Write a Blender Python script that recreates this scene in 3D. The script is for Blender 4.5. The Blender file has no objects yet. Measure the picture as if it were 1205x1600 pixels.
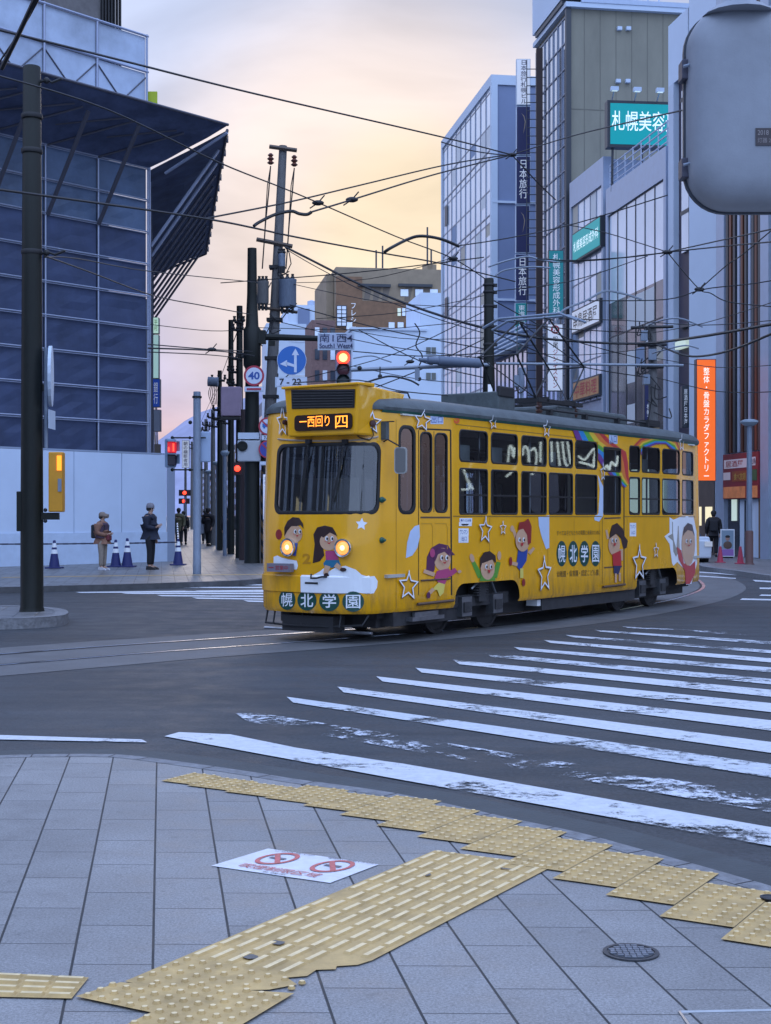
import bpy, bmesh, math, random
from mathutils import Vector, Matrix
random.seed(7)
R = math.radians
scene = bpy.context.scene
col = scene.collection
# ---------------------------------------------------------------- camera
F, CX, HY, CAMH = 2222.0, 602.5, 805.0, 1.6
cam_d = bpy.data.cameras.new("camera"); cam = bpy.data.objects.new("camera", cam_d); col.objects.link(cam)
cam.location = (0, 0, CAMH); cam.rotation_euler = (R(90), 0, 0)
cam_d.sensor_fit = 'VERTICAL'; cam_d.sensor_height = 24.0
cam_d.lens = 24.0 * F / 1600.0
cam_d.shift_y = 5.0 / 1600.0
cam_d.clip_start = 0.05; cam_d.clip_end = 20000
scene.camera = cam
# ---------------------------------------------------------------- view
scene.view_settings.view_transform = 'Standard'
try: scene.view_settings.look = 'None'
except Exception: pass
scene.view_settings.exposure = 0.16
scene.view_settings.gamma = 1.0
scene.cycles.max_bounces = 6
# ---------------------------------------------------------------- sky (dusk, thin clouds, glow low over the street)
world = bpy.data.worlds.new("World"); scene.world = world; world.use_nodes = True
nt = world.node_tree; N = nt.nodes; L = nt.links
for n in list(N): N.remove(n)
def nd(t, **k):
    n = N.new(t)
    for a, b in k.items(): setattr(n, a, b)
    return n
tc = nd('ShaderNodeTexCoord'); sep = nd('ShaderNodeSeparateXYZ'); L.new(tc.outputs['Generated'], sep.inputs[0])
ramp = nd('ShaderNodeValToRGB'); L.new(sep.outputs['Z'], ramp.inputs[0])
cr = ramp.color_ramp
stops = [(0.0, (.68, .50, .58)), (.05, (.84, .60, .62)), (.09, (.66, .60, .80)), (.15, (.60, .60, .86)), (.24, (.62, .67, .88)), (.34, (.60, .68, .92)), (.6, (.42, .54, .90)), (1.0, (.34, .48, .88))]
cr.elements[0].position = 0; cr.elements[0].color = (*stops[0][1], 1)
cr.elements[1].position = 1; cr.elements[1].color = (*stops[-1][1], 1)
for p, c in stops[1:-1]:
    e = cr.elements.new(p); e.color = (*c, 1)
def glow(vec, lo, hi, colr, prev, fac):
    v = Vector(vec).normalized()
    dp = nd('ShaderNodeVectorMath', operation='DOT_PRODUCT'); dp.inputs[1].default_value = v
    L.new(tc.outputs['Generated'], dp.inputs[0])
    mr = nd('ShaderNodeMapRange', interpolation_type='SMOOTHERSTEP'); mr.inputs[1].default_value = math.cos(R(lo)); mr.inputs[2].default_value = math.cos(R(hi))
    L.new(dp.outputs['Value'], mr.inputs[0])
    mu = nd('ShaderNodeMath', operation='MULTIPLY'); mu.inputs[1].default_value = fac; L.new(mr.outputs[0], mu.inputs[0])
    mx = nd('ShaderNodeMixRGB'); L.new(mu.outputs[0], mx.inputs[0]); L.new(prev, mx.inputs[1]); mx.inputs[2].default_value = (*colr, 1)
    return mx.outputs[0]
c = glow((-.005, 1, .20), 12, 1, (.96, .80, .70), ramp.outputs[0], .9)
c = glow((.02, 1, .19), 6, .6, (1.04, .85, .56), c, .7)
# clouds
mp = nd('ShaderNodeMapping'); mp.inputs['Scale'].default_value = (2.2, 2.2, 5.5); mp.inputs['Rotation'].default_value = (.0, R(14), 0)
L.new(tc.outputs['Generated'], mp.inputs[0])
nz = nd('ShaderNodeTexNoise'); nz.inputs['Scale'].default_value = 2.3; nz.inputs['Detail'].default_value = 5; nz.inputs['Roughness'].default_value = .5
try: nz.inputs['Distortion'].default_value = .4
except Exception: pass
L.new(mp.outputs[0], nz.inputs['Vector'])
cr2 = nd('ShaderNodeMapRange'); cr2.inputs[1].default_value = .38; cr2.inputs[2].default_value = .68; cr2.inputs[3].default_value = .82; cr2.inputs[4].default_value = 1.12
L.new(nz.outputs[0], cr2.inputs[0])
mm = nd('ShaderNodeVectorMath', operation='SCALE'); L.new(c, mm.inputs[0]); L.new(cr2.outputs[0], mm.inputs['Scale'])
up = nd('ShaderNodeMapRange', interpolation_type='SMOOTHSTEP'); up.inputs[1].default_value = .34; up.inputs[2].default_value = .75; up.inputs[3].default_value = 1.0; up.inputs[4].default_value = 1.9; L.new(sep.outputs['Z'], up.inputs[0])  # overhead sky brightened above the frame as added fill light
bk = nd('ShaderNodeMapRange', interpolation_type='SMOOTHSTEP'); bk.inputs[1].default_value = .35; bk.inputs[2].default_value = -.5; bk.inputs[3].default_value = 0.0; bk.inputs[4].default_value = 1.; L.new(sep.outputs['Y'], bk.inputs[0])
mxb = nd('ShaderNodeMixRGB'); L.new(bk.outputs[0], mxb.inputs[0]); L.new(mm.outputs[0], mxb.inputs[1]); mxb.inputs[2].default_value = (.68, .90, 1.40, 1)  # sky behind the camera made bluer and brighter, as added fill light
mm = nd('ShaderNodeVectorMath', operation='SCALE'); L.new(mxb.outputs[0], mm.inputs[0]); L.new(up.outputs[0], mm.inputs['Scale'])
bg = nd('ShaderNodeBackground'); bg.inputs['Strength'].default_value = .96; L.new(mm.outputs[0], bg.inputs['Color'])
wo = nd('ShaderNodeOutputWorld'); L.new(bg.outputs[0], wo.inputs[0])
# ---------------------------------------------------------------- sun (behind thin cloud, low, almost gone)
sd = bpy.data.lights.new("sun", 'SUN'); sd.energy = .35; sd.angle = R(18); sd.color = (1, .86, .72)
so = bpy.data.objects.new("sun", sd); col.objects.link(so)
so.rotation_euler = Vector((-.02, -1, -.22)).to_track_quat('-Z', 'Y').to_euler()

# ================================================================ materials
MATS = {}
def mat(name, rgb, rough=.7, metal=0., emit=None, es=1., var=0., vscale=3., bump=0., bscale=20., spec=.5, coat=0., alpha=1., trans=0., back=None, stretch=None):
    if name in MATS: return MATS[name]
    m = bpy.data.materials.new(name); m.use_nodes = True
    t = m.node_tree; b = t.nodes['Principled BSDF']
    b.inputs['Base Color'].default_value = (*rgb, 1); b.inputs['Roughness'].default_value = rough; b.inputs['Metallic'].default_value = metal
    b.inputs['Specular IOR Level'].default_value = spec; b.inputs['Coat Weight'].default_value = coat
    if trans: b.inputs['Transmission Weight'].default_value = trans
    if alpha < 1: b.inputs['Alpha'].default_value = alpha
    if emit:
        b.inputs['Emission Color'].default_value = (*emit, 1); b.inputs['Emission Strength'].default_value = es
    src = None
    if var or bump:
        tcn = t.nodes.new('ShaderNodeTexCoord')
        vec = tcn.outputs['Object']
        if stretch:
            mpn = t.nodes.new('ShaderNodeMapping'); mpn.inputs['Scale'].default_value = stretch; t.links.new(vec, mpn.inputs[0]); vec = mpn.outputs[0]
    if var:
        n = t.nodes.new('ShaderNodeTexNoise'); n.inputs['Scale'].default_value = vscale; n.inputs['Detail'].default_value = 6; n.inputs['Roughness'].default_value = .65
        t.links.new(vec, n.inputs['Vector'])
        mr = t.nodes.new('ShaderNodeMapRange'); mr.inputs[1].default_value = .3; mr.inputs[2].default_value = .7; mr.inputs[3].default_value = 1 - var; mr.inputs[4].default_value = 1 + var * .7
        t.links.new(n.outputs[0], mr.inputs[0])
        vm = t.nodes.new('ShaderNodeVectorMath'); vm.operation = 'SCALE'; vm.inputs[0].default_value = rgb; t.links.new(mr.outputs[0], vm.inputs['Scale'])
        t.links.new(vm.outputs[0], b.inputs['Base Color']); src = vm.outputs[0]
        mr2 = t.nodes.new('ShaderNodeMapRange'); mr2.inputs[3].default_value = max(.02, rough - .12); mr2.inputs[4].default_value = min(1, rough + .12)
        t.links.new(n.outputs[0], mr2.inputs[0]); t.links.new(mr2.outputs[0], b.inputs['Roughness'])
    if back:
        g = t.nodes.new('ShaderNodeNewGeometry'); mx = t.nodes.new('ShaderNodeMixRGB'); t.links.new(g.outputs['Backfacing'], mx.inputs[0])
        if src: t.links.new(src, mx.inputs[1])
        else: mx.inputs[1].default_value = (*rgb, 1)
        mx.inputs[2].default_value = (*back, 1); t.links.new(mx.outputs[0], b.inputs['Base Color'])
    if bump:
        n2 = t.nodes.new('ShaderNodeTexNoise'); n2.inputs['Scale'].default_value = bscale; n2.inputs['Detail'].default_value = 5
        t.links.new(vec, n2.inputs['Vector'])
        bp = t.nodes.new('ShaderNodeBump'); bp.inputs['Strength'].default_value = bump; bp.inputs['Distance'].default_value = .02
        t.links.new(n2.outputs[0], bp.inputs['Height']); t.links.new(bp.outputs[0], b.inputs['Normal'])
    MATS[name] = m
    return m
yellow = mat('tram_yellow', (.84, .395, .003), .24, var=.08, vscale=1.5, coat=.4, bump=.02, bscale=3, back=(.36, .34, .30))
yellow_d = mat('tram_yellow_trim', (.58, .29, .006), .35, var=.1)
# road grime: brown film that thickens in patches towards the skirt of the tram
t_ = yellow.node_tree; b_ = t_.nodes['Principled BSDF']; lk = b_.inputs['Base Color'].links[0].from_socket
tc_ = t_.nodes.new('ShaderNodeTexCoord'); sp_ = t_.nodes.new('ShaderNodeSeparateXYZ'); t_.links.new(tc_.outputs['Object'], sp_.inputs[0])
mp_g = t_.nodes.new('ShaderNodeMapping'); mp_g.inputs['Scale'].default_value = (5, 5, 1.1); t_.links.new(tc_.outputs['Object'], mp_g.inputs[0])
ng = t_.nodes.new('ShaderNodeTexNoise'); ng.inputs['Scale'].default_value = 1.6; ng.inputs['Detail'].default_value = 7; ng.inputs['Roughness'].default_value = .7; t_.links.new(mp_g.outputs[0], ng.inputs['Vector'])
rz1 = t_.nodes.new('ShaderNodeMapRange'); rz1.inputs[1].default_value = 1.0; rz1.inputs[2].default_value = .35; rz1.inputs[3].default_value = .10; rz1.inputs[4].default_value = .75; t_.links.new(sp_.outputs[2], rz1.inputs[0])
rz2 = t_.nodes.new('ShaderNodeMapRange'); rz2.inputs[1].default_value = .42; rz2.inputs[2].default_value = .72; t_.links.new(ng.outputs[0], rz2.inputs[0])
mg = t_.nodes.new('ShaderNodeMath'); mg.operation = 'MULTIPLY'; t_.links.new(rz1.outputs[0], mg.inputs[0]); t_.links.new(rz2.outputs[0], mg.inputs[1])
mxg = t_.nodes.new('ShaderNodeMixRGB'); t_.links.new(mg.outputs[0], mxg.inputs[0]); t_.links.new(lk, mxg.inputs[1]); mxg.inputs[2].default_value = (.13, .085, .04, 1); t_.links.new(mxg.outputs[0], b_.inputs['Base Color'])
roofg = mat('roof_grey_green', (.072, .088, .092), .55, var=.35, vscale=6, bump=.2, bscale=30)
greend = mat('dark_green_paint', (.02, .10, .075), .4)
rubber = mat('black_rubber', (.012, .012, .013), .5)
black = mat('matt_black', (.015, .015, .017), .6, var=.2)
darkund = mat('grimy_underframe', (.035, .033, .035), .8, var=.4, vscale=8)
steel = mat('worn_steel', (.30, .31, .33), .35, metal=.9, var=.2, vscale=10)
railm = mat('polished_rail', (.85, .85, .86), .26, metal=1.)
chrome = mat('chrome', (.75, .75, .76), .12, metal=1.)
white = mat('white_paint', (.78, .79, .80), .4, var=.05)
whitev = mat('white_vinyl', (.80, .82, .86), .35, var=.06)
paleb = mat('pale_blue_vinyl', (.50, .60, .78), .35, var=.08)
poleblk = mat('dark_bronze_pole', (.010, .012, .010), .5, spec=.3, var=.3, vscale=4, stretch=(8, 8, 1))
polegrey = mat('galvanised_pole', (.20, .24, .31), .5, metal=.2, var=.2, vscale=6, stretch=(6, 6, 1))
concp = mat('concrete_pole', (.15, .145, .145), .85, var=.25, vscale=5, bump=.2, stretch=(6, 6, 1))
wirem = mat('wire_black', (.012, .012, .014), .6)
wirel = mat('bracket_grey', (.22, .25, .30), .45, metal=.4)
def glassm(name, tint=(.8, .85, .9), mixf=.5, rough=.02, dark=(.01, .012, .015), ior=1.62):
    """window glass: part see-through, part dark body with a mirror coat"""
    m = bpy.data.materials.new(name); m.use_nodes = True; t = m.node_tree
    for n in list(t.nodes): t.nodes.remove(n)
    o = t.nodes.new('ShaderNodeOutputMaterial'); tr = t.nodes.new('ShaderNodeBsdfTransparent'); tr.inputs[0].default_value = (*tint, 1)
    df = t.nodes.new('ShaderNodeBsdfDiffuse'); df.inputs[0].default_value = (*dark, 1)
    mx = t.nodes.new('ShaderNodeMixShader'); mx.inputs[0].default_value = mixf; t.links.new(tr.outputs[0], mx.inputs[1]); t.links.new(df.outputs[0], mx.inputs[2])
    gl = t.nodes.new('ShaderNodeBsdfGlossy'); gl.inputs['Roughness'].default_value = rough
    fr = t.nodes.new('ShaderNodeFresnel'); fr.inputs[0].default_value = ior
    m2 = t.nodes.new('ShaderNodeMixShader'); t.links.new(fr.outputs[0], m2.inputs[0]); t.links.new(mx.outputs[0], m2.inputs[1]); t.links.new(gl.outputs[0], m2.inputs[2])
    t.links.new(m2.outputs[0], o.inputs[0]); MATS[name] = m
    return m
tramglass = glassm('tram_glass', (.80, .84, .85), .12)
screenglass = glassm('windscreen_glass', (.8, .84, .85), .15, ior=2.3)
bglass = mat('mirror_glass', (.66, .70, .78), .05, metal=.8, var=.12, vscale=.4)
bglass2 = mat('pale_glass', (.78, .85, .95), .08, metal=.35, var=.10, vscale=.3)
dglass = mat('dark_glass', (.03, .04, .06), .06, spec=.8, var=.3, vscale=.8)

# ================================================================ geometry helpers
def tag(o, label=None, cat=None, group=None, kind=None):
    if label: o['label'] = label
    if cat: o['category'] = cat
    if group: o['group'] = group
    if kind: o['kind'] = kind
    return o
def thing(name, label, cat, loc=(0, 0, 0), rotz=0., group=None):
    o = bpy.data.objects.new(name, None); col.objects.link(o); o.location = loc; o.rotation_euler = (0, 0, rotz)
    o.empty_display_size = .3
    return tag(o, label, cat, group)
class MB:
    def __init__(s, org=(0, 0, 0)): s.v = []; s.f = []; s.m = []; s.ms = []; s.org = Vector(org); s.smooth = False
    def mi(s, m):
        if m is None: return 0
        if m not in s.ms: s.ms.append(m)
        return s.ms.index(m)
    def add(s, vs, fs, m=None):
        b = len(s.v); s.v += [Vector(x) for x in vs]; k = s.mi(m)
        for f in fs: s.f.append([b + i for i in f]); s.m.append(k)
        return s
    def box(s, c, d, rz=0., m=None, M=None, taper=1.):
        hx, hy, hz = d[0] / 2, d[1] / 2, d[2] / 2
        vs = [Vector((sx * hx * (taper if sz > 0 else 1), sy * hy * (taper if sz > 0 else 1), sz * hz)) for sz in (-1, 1) for sy in (-1, 1) for sx in (-1, 1)]
        Q = M if M else Matrix.Rotation(rz, 4, 'Z')
        vs = [Q @ x + Vector(c) for x in vs]
        return s.add(vs, [(0, 2, 3, 1), (4, 5, 7, 6), (0, 1, 5, 4), (2, 6, 7, 3), (0, 4, 6, 2), (1, 3, 7, 5)], m)
    def bb(s, a, b, m=None):
        return s.box([(a[i] + b[i]) / 2 for i in range(3)], [abs(b[i] - a[i]) for i in range(3)], m=m)
    def tube(s, pts, r, n=8, m=None, caps=True):
        pts = [Vector(p) for p in pts]; k = len(pts)
        rs = r if isinstance(r, (list, tuple)) else [r] * k
        vs = []; ref = None
        for i, p in enumerate(pts):
            d = (pts[min(i + 1, k - 1)] - pts[max(i - 1, 0)]).normalized()
            if ref is None: ref = Vector((0, 0, 1)) if abs(d.z) < .9 else Vector((1, 0, 0))
            a = d.cross(ref).normalized(); b2 = a.cross(d).normalized(); ref = b2
            for j in range(n):
                t = 2 * math.pi * j / n; vs.append(p + (a * math.cos(t) + b2 * math.sin(t)) * rs[i])
        fs = [(i * n + j, i * n + (j + 1) % n, (i + 1) * n + (j + 1) % n, (i + 1) * n + j) for i in range(k - 1) for j in range(n)]
        if caps: fs += [tuple(range(n))[::-1], tuple((k - 1) * n + j for j in range(n))]
        return s.add(vs, fs, m)
    def lathe(s, c, prof, n=16, m=None, ax='Z', Mx=None):
        vs = []
        for r, h in prof:
            for j in range(n):
                t = 2 * math.pi * j / n; v = Vector((r * math.cos(t), r * math.sin(t), h))
                if Mx: v = Mx @ v
                vs.append(v + Vector(c))
        k = len(prof)
        fs = [(i * n + j, i * n + (j + 1) % n, (i + 1) * n + (j + 1) % n, (i + 1) * n + j) for i in range(k - 1) for j in range(n)]
        fs += [tuple(range(n))[::-1], tuple((k - 1) * n + j for j in range(n))]
        return s.add(vs, fs, m)
    def ball(s, c, r, n=10, m=None, sc=(1, 1, 1)):
        prof = [(max(.001, math.sin(math.pi * i / 8)) , -math.cos(math.pi * i / 8)) for i in range(9)]
        vs = []
        for q, h in prof:
            for j in range(n):
                t = 2 * math.pi * j / n; vs.append(Vector((q * math.cos(t) * r * sc[0], q * math.sin(t) * r * sc[1], h * r * sc[2])) + Vector(c))
        fs = [(i * n + j, i * n + (j + 1) % n, (i + 1) * n + (j + 1) % n, (i + 1) * n + j) for i in range(8) for j in range(n)]
        return s.add(vs, fs, m)
    def quad(s, pts, m=None): return s.add(pts, [tuple(range(len(pts)))], m)
    def prism(s, pts, ext, m=None):
        e = Vector(ext); n = len(pts); vs = [Vector(p) for p in pts] + [Vector(p) + e for p in pts]
        return s.add(vs, [tuple(range(n))[::-1], tuple(range(n, 2 * n))] + [(i, (i + 1) % n, n + (i + 1) % n, n + i) for i in range(n)], m)
    def build(s, name, m=None, parent=None, smooth=None, bevel=0., fix=True):
        me = bpy.data.meshes.new(name)
        me.from_pydata([tuple(v - s.org) for v in s.v], [], s.f)
        if s.ms:
            for x in s.ms: me.materials.append(x)
            me.polygons.foreach_set('material_index', s.m)
        elif m: me.materials.append(m)
        if fix:
            bm = bmesh.new(); bm.from_mesh(me); bmesh.ops.recalc_face_normals(bm, faces=bm.faces); bm.to_mesh(me); bm.free()
        o = bpy.data.objects.new(name, me); col.objects.link(o)
        if parent: o.parent = parent
        if smooth or (smooth is None and s.smooth):
            me.polygons.foreach_set('use_smooth', [True] * len(me.polygons))
            try: me.set_sharp_from_angle(angle=R(38))
            except Exception: pass
        if bevel:
            md = o.modifiers.new('bevel', 'BEVEL'); md.width = bevel; md.segments = 2; md.limit_method = 'ANGLE'
        me.update()
        return o
def structure(o, label=None):
    o['kind'] = 'structure'
    if label: o['label'] = label
    return o
# --- photograph -> place
def P(px, py, Y): return Vector(((px - CX) / F * Y, Y, CAMH + (HY - py) / F * Y))
def G(px, py, z=0.):
    Y = (CAMH - z) * F / (py - HY); return Vector(((px - CX) / F * Y, Y, z))
def rect_around(name):  # rounded rectangle outline
    pass
def rrect(x0, x1, y0, y1, r, n=5):
    r = min(r, (x1 - x0) / 2.001, (y1 - y0) / 2.001); out = []
    for cx, cy, a in ((x1 - r, y1 - r, 0), (x0 + r, y1 - r, 90), (x0 + r, y0 + r, 180), (x1 - r, y0 + r, 270)):
        for i in range(n + 1):
            t = R(a + 90 * i / n); out.append((cx + r * math.cos(t), cy + r * math.sin(t)))
    return out
# --- lettering
_TC = {}
def text_flat(s, bold=.012, vertical=False):
    if any(ord(c_) > 0x3000 for c_ in s) and len(s) > 1: bold = min(bold, .004)
    elif any(ord(c_) > 0x3000 for c_ in s): bold = min(bold, .014)
    """list of 2-D triangles of a line of lettering, height about 1"""
    key = (s, bold, vertical)
    if key in _TC: return _TC[key]
    cu = bpy.data.curves.new('lettering', 'FONT')
    cu.body = "\n".join(s) if vertical else s
    cu.align_x = 'CENTER' if vertical else 'LEFT'; cu.space_line = 1.0; cu.resolution_u = 3; cu.offset = bold
    o = bpy.data.objects.new('lettering', cu); col.objects.link(o)
    me = bpy.data.meshes.new_from_object(o.evaluated_get(bpy.context.evaluated_depsgraph_get()))
    bm = bmesh.new(); bm.from_mesh(me); bmesh.ops.triangulate(bm, faces=bm.faces)
    vs = [(v.co.x, v.co.y) for v in bm.verts]; fs = [tuple(v.index for v in f.verts) for f in bm.faces]
    bm.free(); bpy.data.objects.remove(o); bpy.data.curves.remove(cu); bpy.data.meshes.remove(me)
    if not vs: vs = [(0, 0), (1, 0), (0, 1)]; fs = []
    x0 = min(v[0] for v in vs); x1 = max(v[0] for v in vs); y0 = min(v[1] for v in vs); y1 = max(v[1] for v in vs)
    vs = [((v[0] - x0) / max(1e-6, x1 - x0), (v[1] - y0) / max(1e-6, y1 - y0)) for v in vs]
    _TC[key] = (vs, fs, (x1 - x0) / max(1e-6, y1 - y0)); return _TC[key]
def put_text(mb, s, o, ux, uy, m=None, bold=.012, vertical=False):
    """fit lettering in the parallelogram with corner o and sides ux, uy"""
    vs, fs, asp = text_flat(s, bold, vertical); o = Vector(o); ux = Vector(ux); uy = Vector(uy)
    mb.add([o + ux * a + uy * b for a, b in vs], fs, m)
def lerp(a, b, t): return a + (b - a) * t
# street frame: e2 points down the side street, e1 to the right of it
TH = math.atan(.1575); E1 = Vector((math.cos(TH), math.sin(TH), 0)); E2 = Vector((-math.sin(TH), math.cos(TH), 0))
def PQ(p, q, z=0.): return E1 * p + E2 * q + Vector((0, 0, z))
def on_p(px, py, p):
    r = (px - CX) / F; Y = p / (r * E1.x + E1.y); X = r * Y
    return (E2.x * X + E2.y * Y, CAMH + (HY - py) / F * Y)
def on_q(px, py, q):
    r = (px - CX) / F; Y = q / (r * E2.x + E2.y); X = r * Y
    return (E1.x * X + E1.y * Y, CAMH + (HY - py) / F * Y)
# ================================================================ ground
def nodemat(name):
    m = bpy.data.materials.new(name); m.use_nodes = True; MATS[name] = m
    return m, m.node_tree, m.node_tree.nodes['Principled BSDF']
def mth(t, op, a, b=None, c=None):
    n = t.nodes.new('ShaderNodeMath'); n.operation = op
    for i, x in enumerate((a, b, c)):
        if x is None: continue
        if isinstance(x, (int, float)): n.inputs[i].default_value = x
        else: t.links.new(x, n.inputs[i])
    return n.outputs[0]
def noise(t, vec, sc, det=4, rough=.6, dist=0):
    n = t.nodes.new('ShaderNodeTexNoise'); n.inputs['Scale'].default_value = sc; n.inputs['Detail'].default_value = det; n.inputs['Roughness'].default_value = rough; n.inputs['Distortion'].default_value = dist
    t.links.new(vec, n.inputs['Vector']); return n.outputs[0]
def mrange(t, v, a, b, c, d):
    n = t.nodes.new('ShaderNodeMapRange'); t.links.new(v, n.inputs[0])
    for i, x in enumerate((a, b, c, d)): n.inputs[i + 1].default_value = x
    return n.outputs[0]
def mixc(t, f, a, b):
    n = t.nodes.new('ShaderNodeMixRGB')
    if isinstance(f, float): n.inputs[0].default_value = f
    else: t.links.new(f, n.inputs[0])
    for i, x in ((1, a), (2, b)):
        if isinstance(x, tuple): n.inputs[i].default_value = (*x, 1)
        else: t.links.new(x, n.inputs[i])
    return n.outputs[0]
def scalec(t, rgb, f):
    n = t.nodes.new('ShaderNodeVectorMath'); n.operation = 'SCALE'
    if isinstance(rgb, tuple): n.inputs[0].default_value = rgb
    else: t.links.new(rgb, n.inputs[0])
    t.links.new(f, n.inputs['Scale']); return n.outputs[0]
def bumpn(t, b, h, st, dist=.01):
    n = t.nodes.new('ShaderNodeBump'); n.inputs['Strength'].default_value = st; n.inputs['Distance'].default_value = dist
    t.links.new(h, n.inputs['Height']); t.links.new(n.outputs[0], b.inputs['Normal'])
# asphalt
m, t, b = nodemat('asphalt'); co = t.nodes.new('ShaderNodeTexCoord').outputs['Object']
big = noise(t, co, .25, 5, .6); fine = noise(t, co, 38, 4, .85); mid = noise(t, co, 2.2, 6, .65)
f = mth(t, 'MULTIPLY', mrange(t, big, .3, .7, .66, 1.3), mth(t, 'MULTIPLY', mrange(t, fine, .3, .7, .35, 1.75), mrange(t, mid, .3, .7, .88, 1.12)))
base = scalec(t, (.038, .042, .047), f)
vor = t.nodes.new('ShaderNodeTexVoronoi'); vor.feature = 'DISTANCE_TO_EDGE'; vor.inputs['Scale'].default_value = .22
wn = t.nodes.new('ShaderNodeVectorMath'); wn.operation = 'SCALE'; nz3 = t.nodes.new('ShaderNodeTexNoise'); nz3.inputs['Scale'].default_value = 1.3; nz3.inputs['Detail'].default_value = 5
t.links.new(co, nz3.inputs['Vector']); t.links.new(nz3.outputs[1], wn.inputs[0]); wn.inputs['Scale'].default_value = 1.6
ad = t.nodes.new('ShaderNodeVectorMath'); ad.operation = 'ADD'; t.links.new(co, ad.inputs[0]); t.links.new(wn.outputs[0], ad.inputs[1]); t.links.new(ad.outputs[0], vor.inputs['Vector'])
crk = mrange(t, vor.outputs['Distance'], 0, .004, 1, 0)
crk = mth(t, 'MULTIPLY', crk, mrange(t, mid, .45, .6, 0, .7))
mpt = t.nodes.new('ShaderNodeMapping'); mpt.inputs['Rotation'].default_value = (0, 0, R(40)); mpt.inputs['Scale'].default_value = (.25, 3.2, 1); t.links.new(co, mpt.inputs[0])
trk = mrange(t, noise(t, mpt.outputs[0], .8, 5, .6), .35, .7, .8, 1.22); base = scalec(t, base, trk)
t.links.new(mixc(t, crk, base, (.012, .012, .014)), b.inputs['Base Color'])
t.links.new(mrange(t, mid, .3, .7, .52, .8), b.inputs['Roughness']); bumpn(t, b, fine, .55, .006)
asphalt = m
# pavers of the near pavement, laid along the side street
def pavers(name, sp, phase, row, rgb, wide=.010, jw=.005, rlo=.48):
    m, t, b = nodemat(name); sx = t.nodes.new('ShaderNodeSeparateXYZ'); co = t.nodes.new('ShaderNodeTexCoord').outputs['Object']; t.links.new(co, sx.inputs[0])
    X, Y = sx.outputs[0], sx.outputs[1]
    p = mth(t, 'MULTIPLY', mth(t, 'ADD', X, mth(t, 'MULTIPLY', Y, .1575)), .988)
    u = mth(t, 'DIVIDE', mth(t, 'ADD', p, -phase), sp); ci = mth(t, 'FLOOR', u); fu = mth(t, 'FRACT', u)
    r_ = mth(t, 'ADD', mth(t, 'DIVIDE', mth(t, 'ADD', Y, mth(t, 'MULTIPLY', X, .015)), row), mth(t, 'MULTIPLY', ci, .5)); ri = mth(t, 'FLOOR', r_); fr = mth(t, 'FRACT', r_)
    du = mth(t, 'MULTIPLY', mth(t, 'MINIMUM', fu, mth(t, 'SUBTRACT', 1, fu)), sp)
    dr = mth(t, 'MULTIPLY', mth(t, 'MINIMUM', fr, mth(t, 'SUBTRACT', 1, fr)), row)
    j = mth(t, 'MAXIMUM', mrange(t, du, wide * .35, wide * .6, 1, 0), mrange(t, dr, jw * .25, jw * .6, .75, 0))
    cmb = t.nodes.new('ShaderNodeCombineXYZ'); t.links.new(ci, cmb.inputs[0]); t.links.new(ri, cmb.inputs[1])
    wn = t.nodes.new('ShaderNodeTexWhiteNoise'); t.links.new(cmb.outputs[0], wn.inputs['Vector'])
    fine = noise(t, co, 95, 3, .9); mid = noise(t, co, 3.5, 6, .65); big = noise(t, co, .6, 4, .6)
    f = mth(t, 'MULTIPLY', mrange(t, wn.outputs[0], 0, 1, .9, 1.09), mth(t, 'MULTIPLY', mrange(t, fine, .3, .7, .55, 1.45), mth(t, 'MULTIPLY', mrange(t, mid, .3, .7, .86, 1.1), mrange(t, big, .3, .7, .88, 1.1))))
    dirt = noise(t, co, 9, 6, .75); dd = mrange(t, dirt, .58, .72, 0, .5)
    c1 = mixc(t, dd, scalec(t, rgb, f), (.10, .10, .10))
    vg = t.nodes.new('ShaderNodeTexVoronoi'); vg.inputs['Scale'].default_value = 2.1; t.links.new(co, vg.inputs['Vector']); gum = mrange(t, vg.outputs['Distance'], .022, .034, .6, 0)
    vg2 = t.nodes.new('ShaderNodeTexVoronoi'); vg2.inputs['Scale'].default_value = 4.7; t.links.new(co, vg2.inputs['Vector']); gum = mth(t, 'MAXIMUM', gum, mrange(t, vg2.outputs['Distance'], .02, .03, .5, 0)); c1 = mixc(t, gum, c1, (.06, .06, .065)); t.links.new(mixc(t, j, c1, (.018, .022, .026)), b.inputs['Base Color'])
    t.links.new(mrange(t, mid, .3, .7, rlo, rlo + .25), b.inputs['Roughness'])
    h = mth(t, 'SUBTRACT', mth(t, 'MULTIPLY', fine, .12), j); bumpn(t, b, h, .6, .006)
    return m
paver = pavers('grey_pavers', .281, -.03, .475, (.235, .230, .228), .009, .008)
paver2 = pavers('far_pavers', .3, 0, .6, (.17, .165, .165), .014, .02, .28)
# worn road paint
def worn(name, rgb, lo, hi, tr=.0):
    m, t, b = nodemat(name); co = t.nodes.new('ShaderNodeTexCoord').outputs['Object']
    n1 = noise(t, co, 1.1, 7, .68, .8); n2 = noise(t, co, 14, 5, .75); n3 = noise(t, co, 90, 2, .7)
    v = mth(t, 'ADD', mth(t, 'MULTIPLY', n1, .62), mth(t, 'ADD', mth(t, 'MULTIPLY', n2, .26), mth(t, 'MULTIPLY', n3, .12)))
    a = mrange(t, v, lo, hi, 0, 1)
    t.links.new(scalec(t, rgb, mrange(t, n2, .3, .7, .78, 1.06)), b.inputs['Base Color']); b.inputs['Roughness'].default_value = .6
    t.links.new(a, b.inputs['Alpha']); bumpn(t, b, n3, .3, .004); return m
paintA = worn('road_paint_fresh', (.60, .62, .66), .40, .455)
paintB = worn('road_paint_worn', (.56, .59, .64), .435, .50)
paintC = worn('road_paint_nearly_gone', (.62, .65, .72), .515, .56)
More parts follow.
